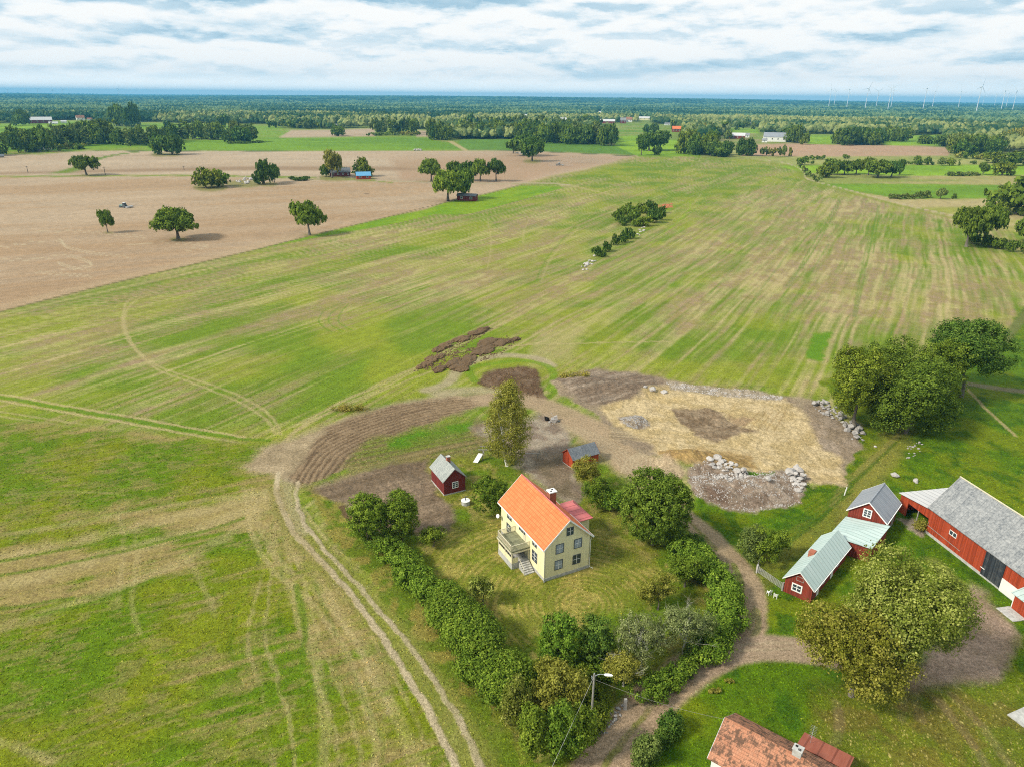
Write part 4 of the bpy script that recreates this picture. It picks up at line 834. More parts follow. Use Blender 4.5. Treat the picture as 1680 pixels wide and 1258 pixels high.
def rail(mb, a, b, z0, h=.95, n=14, solid=False):
    a = Vector(a); b = Vector(b)
    mb.bar((a.x, a.y, z0 + h), (b.x, b.y, z0 + h), .09, .07); mb.bar((a.x, a.y, z0 + .12), (b.x, b.y, z0 + .12), .05, .05)
    for k in range(n + 1): p = a.lerp(b, k / n); mb.box(p.x - .02, p.y - .02, z0 + .15, p.x + .02, p.y + .02, z0 + h - .04)
r1 = MB(); rail(r1, (-.06, V0 - .08), (-VD, V0 - .08), VZ + .02, n=18); r1.build('railing', M['cream'], house)
r2 = MB(); rail(r2, (-.06, V1 + .08), (-VD, V1 + .08), VZ + .02, n=18); r2.build('railing', M['cream'], house)
r3 = MB(); rail(r3, (-VD - .08, V0 + .02), (-VD - .08, V1 - .02), VZ + .02, n=44); r3.build('railing', M['cream'], house)
sp_ = MB()
for k in range(6): sp_.box(-1.9, V0 - .2 - .32 * (k + 1), -.05, -.25, V0 - .2 - .32 * k, 1.05 - .18 * k)
sp_.build('steps', M['foundation'], house)
hr_ = MB(); hr_.bar((-1.95, V0 - .15, 2.0), (-1.95, V0 - 2.0, 1.0), .06); hr_.box(-1.98, V0 - 2.0, 0, -1.92, V0 - 1.94, 1.0); hr_.build('handrail', M['cream'], house)
# rear wing with its hipped pink roof
MB().box(HW + .08, 5.4, 0, 11.1, 10.6, 4.85).build('wing_wall', M['yellow'], house)
e0, e1, x1, zE, zT = 5.0, 11.0, 11.55, 4.86, 6.5
MB().add([(HW - 1.0, e0, zE), (x1, e0, zE), (x1, e1, zE), (HW - 1.0, e1, zE), (HW - 1.0, 8, zT), (9.6, 8, zT), (HW - 1.0, e0, zE - .1), (x1, e0, zE - .1), (x1, e1, zE - .1), (HW - 1.0, e1, zE - .1)],
         [(0, 1, 5, 4), (1, 2, 5), (2, 3, 4, 5), (0, 4, 3, 9, 6), (0, 6, 7, 1), (1, 7, 8, 2), (2, 8, 9, 3), (6, 9, 8, 7)]).build('wing_roof', M['pink'], house)
ds = MB(); ds.bar((-.02, 13.9, 3.4), (-.6, 14.0, 3.5), .05); ds.tube([(-.62, 14.0, 3.5), (-.72, 13.98, 3.53), (-.78, 13.96, 3.56)], [.06, .28, .34], 14); ds.bar((-.78, 13.96, 3.2), (-1.1, 13.9, 3.6), .03); ds.build('satellite_dish', M['white'], house)

# small dark red cabin
CW, CL, CE, CR = 4.13, 6.09, 3.0, 4.95
cabin = empty('garden_cabin', (-11.88, 111.65, 0), R_(27.7)); tag(cabin, 'small dark red cabin with grey slab roof beside the well', 'cabin')
MB().box(-.04, -.04, -.2, CW + .04, CL + .04, .22).build('foundation', M['foundation'], cabin)
wall_gable(CW, CL, CE, CR, .222).build('wall', M['red_dark'], cabin)
mb, ze, zr = roof_gable(CW, -.22, CL + .22, CE, CR, .28, .08); mb.build('roof', M['shingle'], cabin)
bargeboards(cabin, CW, -.22, CL + .22, ze, zr, .28, 'wood_grey', .10, .03)
window(cabin, tw('front', CW, CL), 2.15, 1.75, .95, 1.05, 'white', 'white', 2, 3, .12, .06)
ch = MB().box(2.0, 3.1, 4.3, 2.65, 3.7, 5.75).build('chimney', M['brick'], cabin); MB().box(1.95, 3.05, 5.752, 2.7, 3.75, 5.83).build('chimney_cap', M['foundation'], ch)
dd_ = MB(); tbox(dd_, tw('right', CW, CL), 2.5, .003, .25, 3.4, .06, 2.2); dd_.build('door', M['red_dark'], cabin)
# red shed with dark roof
shed = empty('red_shed', (10.0, 125.0, 0), R_(-59.4)); tag(shed, 'small red shed with dark shingle roof behind the shrubs', 'shed')
SW, SL, SE_, SR = 3.51, 6.05, 2.10, 3.55
MB().box(-.03, -.03, -.15, SW + .03, SL + .03, .12).build('foundation', M['foundation'], shed)
wall_gable(SW, SL, SE_, SR, .122).build('wall', M['red_bright'], shed)
mb, ze, zr = roof_gable(SW, -.22, SL + .22, SE_, SR, .24, .07); mb.build('roof', M['slate_dark'], shed)
bargeboards(shed, SW, -.22, SL + .22, ze, zr, .24, 'red_bright', .12, .03)
d = MB(); tbox(d, tw('front', SW, SL), 1.2, .003, .15, 2.1, .05, 1.95); d.build('door', M['red_bright'], shed)
# outbuilding with white cornered window
ob = empty('outbuilding', (55.74, 102.71, 0), R_(-40.7)); tag(ob, 'red outbuilding with grey sheet roof between the green roofs and the barn', 'outbuilding')
OW, OL, OE, OR = 5.61, 7.74, 3.60, 6.0
wall_gable(OW, OL, OE, OR, -.1).build('wall', M['red'], ob)
mb, ze, zr = roof_gable(OW, -.32, OL + .32, OE, OR, .34, .09); mb.build('roof', M['grey_sheet'], ob)
MB().box(OW / 2 - .12, -.34, zr + .06, OW / 2 + .12, OL + .34, zr + .14).build('ridge_cap', M['grey_sheet'], ob)
bargeboards(ob, OW, -.32, OL + .32, ze, zr, .34, 'white', .18, .04)
window(ob, tw('front', OW, OL), 2.8, 3.9, 1.0, 1.2, 'white', 'white', 2, 3, .16, .07)
for a_, b_ in ((1.5, 2.6), (4.6, 6.4)): d = MB(); tbox(d, tw('right', OW, OL), a_, .003, 0, b_, .06, 2.2); d.build('door', M['wood_grey'], ob)
MB().bar((OW + .44, -.3, ze - .02), (OW + .44, OL + .3, ze - .02), .12, .1).build('gutter', M['white'], ob)
# pale green roofed outhouse
GX, GY, GA = 39.56, 85.79, R_(-42.1)
gh = empty('green_roofed_outhouse', (GX, GY, 0), GA); tag(gh, 'long red outhouse with pale green sheet roof and brick chimney by the gate', 'outhouse')
GW, GL, GE, GR = 3.87, 14.1, 2.60, 4.35
wall_gable(GW, GL, GE, GR, -.1).build('wall', M['red'], gh)
mb, ze, zr = roof_gable(GW, -.32, GL + .3, GE, GR, .34, .08); mb.build('roof', M['green_sheet'], gh)
bargeboards(gh, GW, -.32, GL + .3, ze, zr, .34, 'white', .13, .04)
window(gh, tw('front', GW, GL), 1.75, 1.5, 1.15, .95, 'white', 'white', 2, 2, .17, .08)
v = MB(); T = tw('front', GW, GL)
for (a, b, c, d_) in ((1.45, 2.75, 2.55, 2.82), (1.45, 3.4, 2.55, 3.47), (1.45, 2.822, 1.52, 3.398), (2.48, 2.822, 2.55, 3.398)): tbox(v, T, a, .003, b, c, .04, d_)
v.build('hatch', M['wood_grey'], gh)
ch = MB().box(.75, 5.7, 2.9, 1.55, 6.7, 4.25).build('chimney', M['brick'], gh); MB().box(.72, 5.67, 4.252, 1.58, 6.73, 4.31).build('chimney_cap', M['brick'], ch)
MB().bar((GW + .42, -.3, ze - .02), (GW + .42, GL + .25, ze - .02), .10, .1).build('gutter', M['white'], gh)
T = tw('right', GW, GL)
for u in (2.0, 7.5): d = MB(); tbox(d, T, u, .003, 0, u + .9, .05, 1.95); d.build('door', M['white'], gh)
for u in (4.6, 10.3): window(gh, T, u, 1.4, .8, .8, 'white', 'white')
# link shed between them
def L2W(o, x, y, z): a = o.rotation_euler.z; return (o.location.x + x * cos(a) - y * sin(a), o.location.y + x * sin(a) + y * cos(a), z)
ls_ = empty('link_shed', (GX, GY, 0), GA); tag(ls_, 'low red shed under a pale green sloping roof joining two outbuildings', 'shed')
def W2G(p): dx, dy = p[0] - GX, p[1] - GY; return (dx * cos(GA) + dy * sin(GA), -dx * sin(GA) + dy * cos(GA), p[2])
A_ = W2G(L2W(ob, -.15, -.40, 2.30)); B_ = W2G(L2W(ob, 6.5, -.40, 3.30)); C_ = (6.85, 15.6, 2.62); D_ = (.7, 14.75, 2.85)
top = [A_, B_, C_, D_]; MB().prism([(x, y, z - .09) for x, y, z in top[::-1]][::-1], top).build('roof', M['green_sheet'], ls_)
cx = sum(p[0] for p in top) / 4; cy = sum(p[1] for p in top) / 4
ins = [(cx + (x - cx) * .93, cy + (y - cy) * .93, z - .16) for x, y, z in top]
MB().prism([(x, y, -.1) for x, y, z in ins], ins).build('wall', M['red'], ls_)
# barn
barn = empty('barn', (76.72, 103.06, 0), R_(-169.0)); tag(barn, 'large red barn with grey slab roof and tall black plank door', 'barn')
BW, BL, BE, BR = 8.47, 30.0, 5.0, 9.7
MB().box(-.08, -.08, -.3, BW + .08, 11.5, .45).box(-.08, 11.502, -.3, BW + .05, 15.05, .30).build('foundation', M['foundation'], barn)
wall_gable(BW, BL, BE, BR, .452).build('wall', M['red_bright'], barn)
MB().box(BW - .5, 15.12, -.3, BW + .12, 24, 2.1).build('plaster_wall', M['white_wall'], barn)
T = tw('right', BW, BL)
d = MB(); tbox(d, T, 11.55, .003, .32, 15.08, .10, BE - .25); dr = d.build('door', M['black_boards'], barn)
h_ = MB(); tbox(h_, T, 11.35, .105, 1.35, 12.1, .15, 1.45); h_.build('handle', M['white'], dr)
window(barn, T, 5.2, 3.1, 1.3, .65, 'white', 'white', 2, 1, .08, .09)
window(barn, T, 17.0, 1.6, 1.3, .55, 'wood_grey', 'wood_grey', 3, 1, .07, .06)
p_ = MB(); p_.tube([(BW + .12, .25, 2.2), (BW + .12, .25, 1.55), (BW + .14, 7.3, 1.35)], .045, 6); p_.build('pipe', M['wood_grey'], barn)
mb, ze, zr = roof_gable(BW, -.32, BL, BE, BR, .42, .12); mb.build('roof', M['slate'], barn)
MB().bar((BW / 2, -.36, zr + .15), (BW / 2, BL, zr + .15), .22, .10).build('ridge_cap', M['cream'], barn)
bargeboards(barn, BW, -.32, BL, ze, zr, .42, 'wood_grey', .14, .04, (0,))
an = MB(); an.box(BW + .13, 18.9, 0, 10.0, 24.0, 2.3); an.build('porch_wall', M['red_bright'], barn)
MB().prism([(BW + .02, 18.55, 3.05), (10.45, 18.55, 2.42), (10.45, 24.3, 2.42), (BW + .02, 24.3, 3.05)], [(BW + .02, 18.55, 3.15), (10.45, 18.55, 2.52), (10.45, 24.3, 2.52), (BW + .02, 24.3, 3.15)]).build('porch_roof', M['green_sheet'], barn)
MB().box(9.2, 18.78, -.1, 10.05, 18.895, 2.2).build('porch_pillar', M['white_wall'], barn)
MB().box(10.1, 18.6, -.1, 12.2, 21.5, .10).build('stone_slab', M['foundation'], barn)
MB().prism([(-4.6, 6.5, 3.1), (-.45, 6.5, 4.35), (-.45, 22, 4.35), (-4.6, 22, 3.1)], [(-4.6, 6.5, 3.2), (-.45, 6.5, 4.45), (-.45, 22, 4.45), (-4.6, 22, 3.2)]).build('side_roof', M['green_sheet'], barn)
MB().box(-4.3, 6.8, -.1, -.1, 21.7, 3.05).build('side_wall', M['red_bright'], barn)
# lean-to at the barn's near end, with an open bay
lt = empty('lean_to_shed', tuple(barn.location), barn.rotation_euler.z); tag(lt, 'open red lean-to with white sheet roof against the end of the barn', 'lean-to')
w_ = MB(); x1_ = BW - .15
w_.box(x1_ - .1, -6.9, 0, x1_, -5.0, 3.35).box(x1_ - .1, -5.0, 2.55, x1_, -.12, 3.5)
w_.prism([(x1_ - .1, -6.9, 3.352), (x1_, -6.9, 3.352), (x1_, -.12, 4.3), (x1_ - .1, -.12, 4.3)][::-1], [(x1_ - .1, -6.9, 3.40), (x1_, -6.9, 3.40), (x1_, -.12, 4.38), (x1_ - .1, -.12, 4.38)][::-1]) if False else None
w_.add([(x1_ - .1, -6.9, 3.352), (x1_ - .1, -5.0, 3.352), (x1_ - .1, -5.0, 3.502), (x1_ - .1, -.12, 3.502), (x1_ - .1, -.12, 4.32), (x1_ - .1, -6.9, 3.40), (x1_, -6.9, 3.352), (x1_, -5.0, 3.352), (x1_, -5.0, 3.502), (x1_, -.12, 3.502), (x1_, -.12, 4.32), (x1_, -6.9, 3.40)],
       [(0, 1, 2, 3, 4, 5)[::-1], (6, 7, 8, 9, 10, 11), (5, 4, 10, 11)])
w_.box(-1.2, -6.9, 0, x1_ - .102, -6.8, 3.35).box(-1.2, -6.798, 0, -1.1, -.12, 3.4); w_.build('wall', M['red_bright'], lt)
MB().prism([(-1.5, -7.15, 3.36), (BW + .25, -7.15, 3.36), (BW + .25, -.42, 4.36), (-1.5, -.42, 4.36)], [(-1.5, -7.15, 3.44), (BW + .25, -7.15, 3.44), (BW + .25, -.42, 4.44), (-1.5, -.42, 4.44)]).build('roof', M['white_sheet'], lt)
MB().box(x1_ - .12, -2.6, 0, x1_ + .02, -2.45, 2.55).build('post', M['wood_grey'], lt)
# tiled cottage cut by the lower edge of the picture
tc_ = empty('tiled_cottage', (25.08, 60.03, 0), R_(-128.0)); tag(tc_, 'white cottage with mossy red tiled roof at the bottom edge', 'cottage')
TW_, TL_, TE, TR_ = 6.65, 14.0, 3.2, 5.35
wall_gable(TW_, TL_, TE, TR_, -.1).build('wall', M['white_wall'], tc_)
mb, ze, zr = roof_gable(TW_, -.32, TL_ + .3, TE, TR_, .42, .12); mb.build('roof', M['tile_old'], tc_)
bargeboards(tc_, TW_, -.32, TL_ + .3, ze, zr, .42, 'metal', .16, .04)
MB().tube([(TW_ / 2, -.3, zr + .12), (TW_ / 2, TL_ + .3, zr + .12)], .09, 8).build('ridge_cap', M['tile_old'], tc_)
ch = MB().box(2.75, 6.75, 4.4, 3.5, 7.6, 6.15).build('chimney', M['foundation'], tc_)
MB().box(2.68, 6.68, 6.152, 3.57, 7.67, 6.25).box(2.85, 6.85, 6.252, 3.1, 7.1, 6.27, 1).box(3.15, 7.2, 6.252, 3.25, 7.5, 6.27, 1).box(3.3, 7.2, 6.252, 3.4, 7.5, 6.27, 1).build('chimney_cap', [M['foundation'], M['dark']], ch)
MB().prism([(-3.1, 6.4, 2.45), (-.05, 6.4, 3.35), (-.05, 11.5, 3.35), (-3.1, 11.5, 2.45)][::-1], [(-3.1, 6.4, 2.52), (-.05, 6.4, 3.42), (-.05, 11.5, 3.42), (-3.1, 11.5, 2.52)][::-1]).build('porch_roof', M['rust_sheet'], tc_)
MB().box(-2.8, 6.7, -.1, -.02, 11.2, 2.4).build('porch_wall', M['white_wall'], tc_)
aa = MB(); aa.tube([(-1.6, 7.4, 2.95), (-1.6, 7.4, 4.5)], .025, 5); aa.bar((-2.6, 7.3, 4.45), (-.8, 7.5, 4.45), .03)
for k in range(8): aa.bar((-2.5 + k * .23, 7.0 + k * .025, 4.47), (-2.5 + k * .23, 7.65 + k * .025, 4.47), .015)
aa.build('antenna', M['metal'], tc_)
window(tc_, tw('front', TW_, TL_), 2.2, 1.7, 1.0, 1.2)
# --- small things of the yard
well = empty('stone_well', (-7.9, 108.9, 0)); tag(well, 'round pale concrete well with iron hand pump beside the dark red cabin', 'well')
w_ = MB(); w_.tube([(0, 0, -.1), (0, 0, .75)], .72, 18); w_.build('well_ring', M['foundation'], well); w_ = MB(); w_.tube([(0, 0, .752), (0, 0, .82)], .80, 18); w_.build('lid', M['white_wall'], well)
w_ = MB(); w_.tube([(0, 0, .82), (0, 0, 1.55)], .07, 8); w_.bar((0, 0, 1.5), (.5, -.2, 1.75), .05); w_.bar((0, 0, 1.3), (-.3, .1, 1.2), .05); w_.build('hand_pump', M['frame_dark'], well)
fr = empty('timber_frame', (-5.6, 125.3, 0), R_(4)); tag(fr, 'leaning grey timber frame with a white board under the birch', 'timber frame')
for x, y in ((0, 0), (.3, 1.8), (10.8, .2), (11.2, 1.6)): MB().bar((x, y, 0), (x + .05, y, 2.2 if x < 5 else 1.1), .14).build('post', M['wood_grey'], fr)
w_ = MB(); w_.bar((-.9, .1, 2.28), (6.5, .5, 1.9), .16); w_.bar((-.5, 1.6, 2.25), (3, 1.9, 2.1), .14); w_.bar((6.2, .4, 1.2), (11.2, .1, 1.1), .16); w_.bar((0, 0, 1.2), (.3, 1.8, 1.2), .1); w_.build('beam', M['wood_grey'], fr)
w_ = MB(); w_.prism([(-1.9, -.9, .1), (-1.0, -1.2, .1), (.1, .1, 1.35), (-.8, .4, 1.35)], [(-1.9, -.9, .16), (-1.0, -1.2, .16), (.1, .1, 1.41), (-.8, .4, 1.41)]); w_.build('white_board', M['white_wall'], fr)
jk = empty('scrap_pile', (8.5, 143.6, 0)); tag(jk, 'small pile of pale concrete chunks and black scrap beside the dirt road', 'scrap pile')
rg = random.Random(5)
for k, (x, y, sx, sy, sz, mt) in enumerate(((-1.0, .3, .7, .6, .9, 'dark'), (.2, -.3, .9, .7, .7, 'rock'), (1.0, .5, .7, .5, 1.3, 'rock'), (.6, .9, .5, .9, .5, 'foundation'), (1.7, -.2, .6, .5, .5, 'frame_dark'), (-.5, -.6, .5, .4, .4, 'rock_grey'))):
    b_ = MB(); q = [(x + rg.uniform(-.2, .2) + i * sx, y + rg.uniform(-.2, .2) + j * sy, 0) for i, j in ((0, 0), (1, 0), (1, 1), (0, 1))]
    b_.prism(q, [(a + rg.uniform(-.25, .25), b__ + rg.uniform(-.25, .25), sz * rg.uniform(.6, 1.2)) for a, b__, c in q]); b_.build('chunk', M[mt], jk)
gt = empty('field_gate', (37.15, 89.97, 0), atan2(85.97 - 89.97, 39.43 - 37.15)); tag(gt, 'pale metal bar gate between the bush and the green roofed outhouse', 'gate')
w_ = MB(); 
for k in range(6): w_.bar((.1, 0, .25 + k * .19), (4.5, 0, .25 + k * .19), .035)
for x in (.1, 2.3, 4.5): w_.bar((x, 0, .15), (x, 0, 1.3), .04)
w_.build('gate_bars', M['foundation'], gt)
for x in (-.15, 4.65): MB().box(x - .12, -.12, -.1, x + .12, .12, 1.45).build('gate_post', M['foundation'] if x < 0 else M['wood_grey'], gt)
fe = empty('wire_fence', (37.0, 90.3, 0)); tag(fe, 'short grey rail fence running from the gate post into the bush', 'fence')
w_ = MB(); w_.bar((0, 0, .5), (1.6, 3.0, .5), .06); w_.bar((0, 0, 1.0), (1.6, 3.0, 1.0), .06); w_.build('rail', M['wood_grey'], fe)
for k in range(3): MB().bar((k * .8, k * 1.5, 0), (k * .8, k * 1.5, 1.2), .09).build('post', M['wood_grey'], fe)
def chair(x, y, rz, lab):
    c = empty('garden_chair', (x, y, 0), rz); tag(c, lab, 'chair', 'white garden chairs')
    MB().box(-.25, -.25, .40, .25, .25, .44).build('seat', M['white'], c); MB().prism([(-.25, .22, .44), (.25, .22, .44), (.25, .26, .44), (-.25, .26, .44)], [(-.25, .38, .95), (.25, .38, .95), (.25, .42, .95), (-.25, .42, .95)]).build('backrest', M['white'], c)
    for a, b in ((-.22, -.22), (.22, -.22), (-.22, .22), (.22, .22)): MB().bar((a, b, 0), (a * .9, b * .9, .40), .05).build('leg', M['white'], c)
    for s in (-.25, .25): MB().bar((s, -.2, .65), (s, .28, .65), .05).build('armrest', M['white'], c)
chair(37.9, 84.3, 2.5, 'white garden chair nearer the outhouse corner'); chair(37.2, 85.0, 3.4, 'white garden chair farther from the outhouse corner, toward the gate')
mp_ = empty('boundary_marker', (60.04, 113.2, 0)); tag(mp_, 'short white leaning post in the grass left of the grey sheet roof', 'post'); MB().bar((0, 0, 0), (.25, .1, 1.6), .14).build('marker_post', M['white'], mp_)
rb = empty('concrete_slab', (58.6, 62.9, 0), .4); tag(rb, 'broken pale concrete slab at the right edge of the yard', 'slab'); MB().box(-.5, -1, -.05, 2.4, .9, .14).build('slab', M['foundation'], rb); MB().bar((-.9, -1.6, .05), (2.5, -1.3, .25), .12).build('plank', M['wood_grey'], rb)
gp = empty('stone_gatepost', (13.5, 63.9, 0)); tag(gp, 'short grey stone gatepost on the verge beside the lower dirt road', 'gatepost'); w_ = MB(); w_.prism([(-.2, -.2, 0), (.2, -.2, 0), (.22, .2, 0), (-.2, .22, 0)], [(-.16, -.17, 1.5), (.17, -.15, 1.55), (.16, .16, 1.5), (-.17, .17, 1.45)]); w_.build('stone_shaft', M['rock_grey'], gp)
# street lamp on the utility pole
PX, PY_, PH_ = 9.15, 60.4, 8.5
pl = empty('utility_pole', (PX, PY_, 0)); tag(pl, 'wooden utility pole with a street lamp standing among the garden bushes', 'utility pole')
w_ = MB(); w_.tube([(0, 0, -.3), (0, 0, PH_)], [.14, .10], 10); w_.build('pole', M['wood_grey'], pl)
w_ = MB(); w_.tube([(.08, 0, PH_ - .7), (.25, 0, PH_ - .15), (.6, .02, PH_ - .02), (1.15, .0, PH_ - .08)], .035, 8); arm = w_.build('lamp_arm', M['metal'], pl)
w_ = MB(); w_.tube([(1.05, 0, PH_ - .08), (1.15, 0, PH_ - .08), (1.5, -.04, PH_ - .08), (1.85, -.08, PH_ - .10), (1.98, -.1, PH_ - .11)], [.06, .13, .17, .14, .05], 10); w_.build('lamp_head', M['white'], arm, True)
w_ = MB(); w_.bar((-.25, 0, PH_ - .45), (.15, 0, PH_ - .35), .06)
for (x, z) in ((-.25, PH_ - .35), (-.22, PH_ - .6), (.12, PH_ - .25), (0, PH_ + .05), (-.1, PH_ - .75)): w_.tube([(x, 0, z - .07), (x, 0, z + .07)], [.05, .06], 8)
w_.build('insulator', M['metal'], pl)
def cable(a, b, sag, lab, r=.022):
    a = Vector(a); b = Vector(b); pts = [a.lerp(b, k / 16) - Vector((0, 0, sag * 4 * (k / 16) * (1 - k / 16))) for k in range(17)]
    pts0 = [p - a for p in pts]; o = MB().tube(pts0, r, 5).build('overhead_cable', M['foundation'] if lab.startswith('pale') else M['wood_grey']); o.location = a; tag(o, lab, 'cable')
e1 = G(818, 1440, 7.5); cable((PX - .1, PY_, PH_ - .6), tuple(e1), .25, 'pale overhead cable running down to the lower left from the pole', .014)
g_ = L2W(tc_, 3.3, -.35, 5.2); cable((PX + .1, PY_, PH_ - .75), g_, .5, 'thin overhead cable from the pole to the cottage gable', .012)
_NT = fbm(*np.meshgrid(np.arange(0, 64, .125), np.arange(0, 64, .125)), 5, 3)
def SFB(x, y, s): return float(_NT[int(y * 8 + s * 37) % 512, int(x * 8 + s * 91) % 512])
# manure heaps, one mesh each
def rockmesh(seed, sub=2, rough=.3, flat=.75):
    bm = bmesh.new(); bmesh.ops.create_icosphere(bm, subdivisions=sub, radius=1.0); g = random.Random(seed)
    off = g.uniform(0, 99)
    for v in bm.verts:
        d = v.co.normalized(); q = np.array([d.x * 1.6 + off, d.y * 1.6 + d.z * 1.3])
        n = SFB(q[0], q[1], seed); v.co = d * (1 - rough + rough * 2 * n); v.co.z *= flat
        v.co.x += g.uniform(-.10, .10); v.co.y += g.uniform(-.10, .10); v.co.z += g.uniform(-.08, .08)
    return bm
def bm_obj(bm, name, mat, smooth=False):
    me = bpy.data.meshes.new(name); bm.to_mesh(me); bm.free(); me.materials.append(mat)
    return me
heaps = [((682, 606), (708, 596), 'lower left end of the heaps'), ((700, 594), (727, 582), 'second from the left'), ((708, 580), (733, 566), 'reddish one upper left'), ((735, 566), (770, 552), 'between the grass strips at the top'), ((770, 551), (806, 539), 'farthest, at the top'),
         ((775, 580), (826, 556), 'largest, on the right'), ((826, 565), (852, 555), 'rightmost'), ((744, 612), (768, 580), 'upright one in the middle front'), ((711, 611), (744, 597), 'front, between two others')]
for i, (a, b, w_) in enumerate(heaps):
    A = G(*a); B_ = G(*b); c = (A + B_) / 2; d = B_ - A; ln = np.hypot(d[0], d[1]) / 2
    g = random.Random(i); bm = bmesh.new()
    for q in range(9):
        b2 = rockmesh(200 + i * 9 + q, 3, .45, .6); tmp = bpy.data.meshes.new('t'); sc_ = g.uniform(.28, .55); ox_, oy_ = g.uniform(-.72, .72), g.uniform(-.6, .6)
        for v in b2.verts: v.co = Vector((v.co.x * sc_ + ox_, v.co.y * sc_ * 1.3 + oy_, v.co.z * sc_ * 1.2))
        b2.to_mesh(tmp); b2.free(); bm.from_mesh(tmp); bpy.data.meshes.remove(tmp)
    for v in bm.verts: v.co.z += .30 * SFB(v.co.x * 5, v.co.y * 5, 300 + i); v.co.x *= ln * .95; v.co.y *= max(1.6, ln * .42); v.co.z *= 1.5
    o = obj('manure_heap', bm_obj(bm, 'manure_heap', M['manure'])); o.location = (c[0], c[1], -.1); o.rotation_euler.z = atan2(d[1], d[0])
    tag(o, 'dark brown manure heap on the stubble field, ' + w_, 'manure heap', 'brown manure heaps in the field')
# boulders
RM = [bm_obj(rockmesh(i, 2, .38, .72), 'boulder', M['rock']) for i in range(6)]
def boulder(x, y, z, r, lab, grp, g, mat=None, name='boulder'):
    o = obj(name, RM[g.randrange(6)]); o.location = (x, y, z); o.rotation_euler = (g.uniform(-.3, .3), g.uniform(-.3, .3), g.uniform(0, 6.28)); o.scale = (r * g.uniform(.8, 1.25), r * g.uniform(.7, 1.1), r * g.uniform(.7, 1.0))
    if mat: o.material_slots[0].link = 'OBJECT'; o.material_slots[0].material = M[mat]
    return tag(o, lab, 'boulder', grp)
_H2 = HZ.reshape(nr, na); _lr = -rad
def gz(x, y):
    i = int(np.clip(np.searchsorted(-rad, -hypot(x, y)), 0, nr - 1)); j = int(np.clip(np.searchsorted(az, math.degrees(atan2(x, y))), 0, na - 1)); return float(_H2[i, j])
def pile(poly, n, r0, r1, lab, grp, seed, mat=None, h=.8):
    g = random.Random(seed); p = np.array(poly, float); placed = []
    def inside(x, y):
        c = False
        for i in range(len(p)):
            a, b = p[i], p[(i + 1) % len(p)]
            if (a[1] > y) != (b[1] > y) and x < (b[0] - a[0]) * (y - a[1]) / (b[1] - a[1]) + a[0]: c = not c
        return c
    k = 0
    while len(placed) < n and k < 20000:
        k += 1; x = g.uniform(p[:, 0].min(), p[:, 0].max()); y = g.uniform(p[:, 1].min(), p[:, 1].max())
        if not inside(x, y): continue
        w = G(x, y); r = r0 + (r1 - r0) * g.random() ** 1.5
        near = [q for q in placed if hypot(q[0] - w[0], q[1] - w[1]) < (q[3] + r) * .62]
        z = gz(w[0], w[1]) + r * .3 + (max([q[2] + q[3] * .7 for q in near] + [0]) if near and g.random() < .3 else 0)
        if near and z < .3 * r + 1e-6 + gz(w[0], w[1]): continue
        if z > h + r: continue
        placed.append((w[0], w[1], z, r)); boulder(w[0], w[1], z, r, lab, grp, g, mat)
pile([(1158, 764), (1175, 760), (1200, 766), (1228, 778), (1222, 785), (1190, 776), (1160, 772)], 46, .22, .95, 'pale boulder in the long row at the top of the rubble ground', 'boulders in the long row', 1)
pile([(1290, 775), (1305, 768), (1318, 776), (1320, 800), (1308, 812), (1295, 792)], 30, .25, 1.0, 'pale boulder in the pile at the right end of the rubble ground', 'boulders at the right end of the rubble', 2)
pile([(1330, 662), (1350, 655), (1370, 668), (1390, 682), (1385, 690), (1360, 690), (1345, 678)], 56, .2, .75, 'grey boulder in the heap at the upper right corner of the sand pit', 'boulders at the sand pit corner', 3, 'rock_grey')
pile([(1380, 692), (1395, 690), (1418, 712), (1415, 724), (1396, 720)], 30, .2, .85, 'grey boulder in the small heap in the grass below the oaks', 'boulders in the small heap below the oaks', 4, 'rock_grey')
pile([(1160, 778), (1225, 788), (1262, 796), (1240, 812), (1180, 800)], 46, .15, .38, 'small pale stone in the scattered rubble below the boulder row', 'small stones in the rubble', 5)
pile([(1490, 730), (1515, 724), (1512, 742), (1485, 755)], 20, .15, .32, 'grey fieldstone lying in the bright pasture', 'fieldstones in the pasture', 6, 'rock_grey', .2)
pile([(970, 1195), (1010, 1160), (1022, 1150), (1018, 1175), (985, 1215)], 34, .15, .36, 'grey stone of the low heap beside the lower dirt road', 'stones of the roadside heap', 7, 'rock_grey', .6)
pile([(950, 440), (975, 420), (985, 424), (960, 446)], 14, .5, 1.1, 'pale stone at the lower tip of the shrub island', 'stones at the tip of the shrub island', 8)
pile([(1040, 383), (1055, 372), (1062, 374), (1048, 388)], 8, .5, 1.2, 'pale stone between the two halves of the shrub island', 'stones between the shrub clumps', 9)
pile([(385, 296), (420, 286), (422, 298), (395, 304)], 26, .8, 1.6, 'pale stone of the heap between two bushes on the tilled field', 'stones of the field heap', 10, None, 2.5)
pile([(1410, 1245), (1, 1), (2, 2)], 0, .1, .2, '', '', 11)
_g = random.Random(3)
for (px, py, r, lb) in ((1070, 644, .95, 'large white boulder at the top edge of the sand pit, left one of the pair'), (1089, 645, .8, 'white boulder at the top edge of the sand pit, right one of the pair'), (1058, 641, .5, 'small brownish boulder left of the white pair'), (1468, 781, .8, 'single pale boulder in the pasture behind the grey sheet roof'), (1502, 790, .6, 'pale stone in the pasture left of the white lean-to roof'), (1258, 800, .8, 'rounded boulder alone between the two boulder piles'), (1436, 733, .35, 'small white stone at the pasture corner near the little heap')):
    g = G(px, py); boulder(g[0], g[1], gz(g[0], g[1]) + r * .35, r, lb, None, _g)
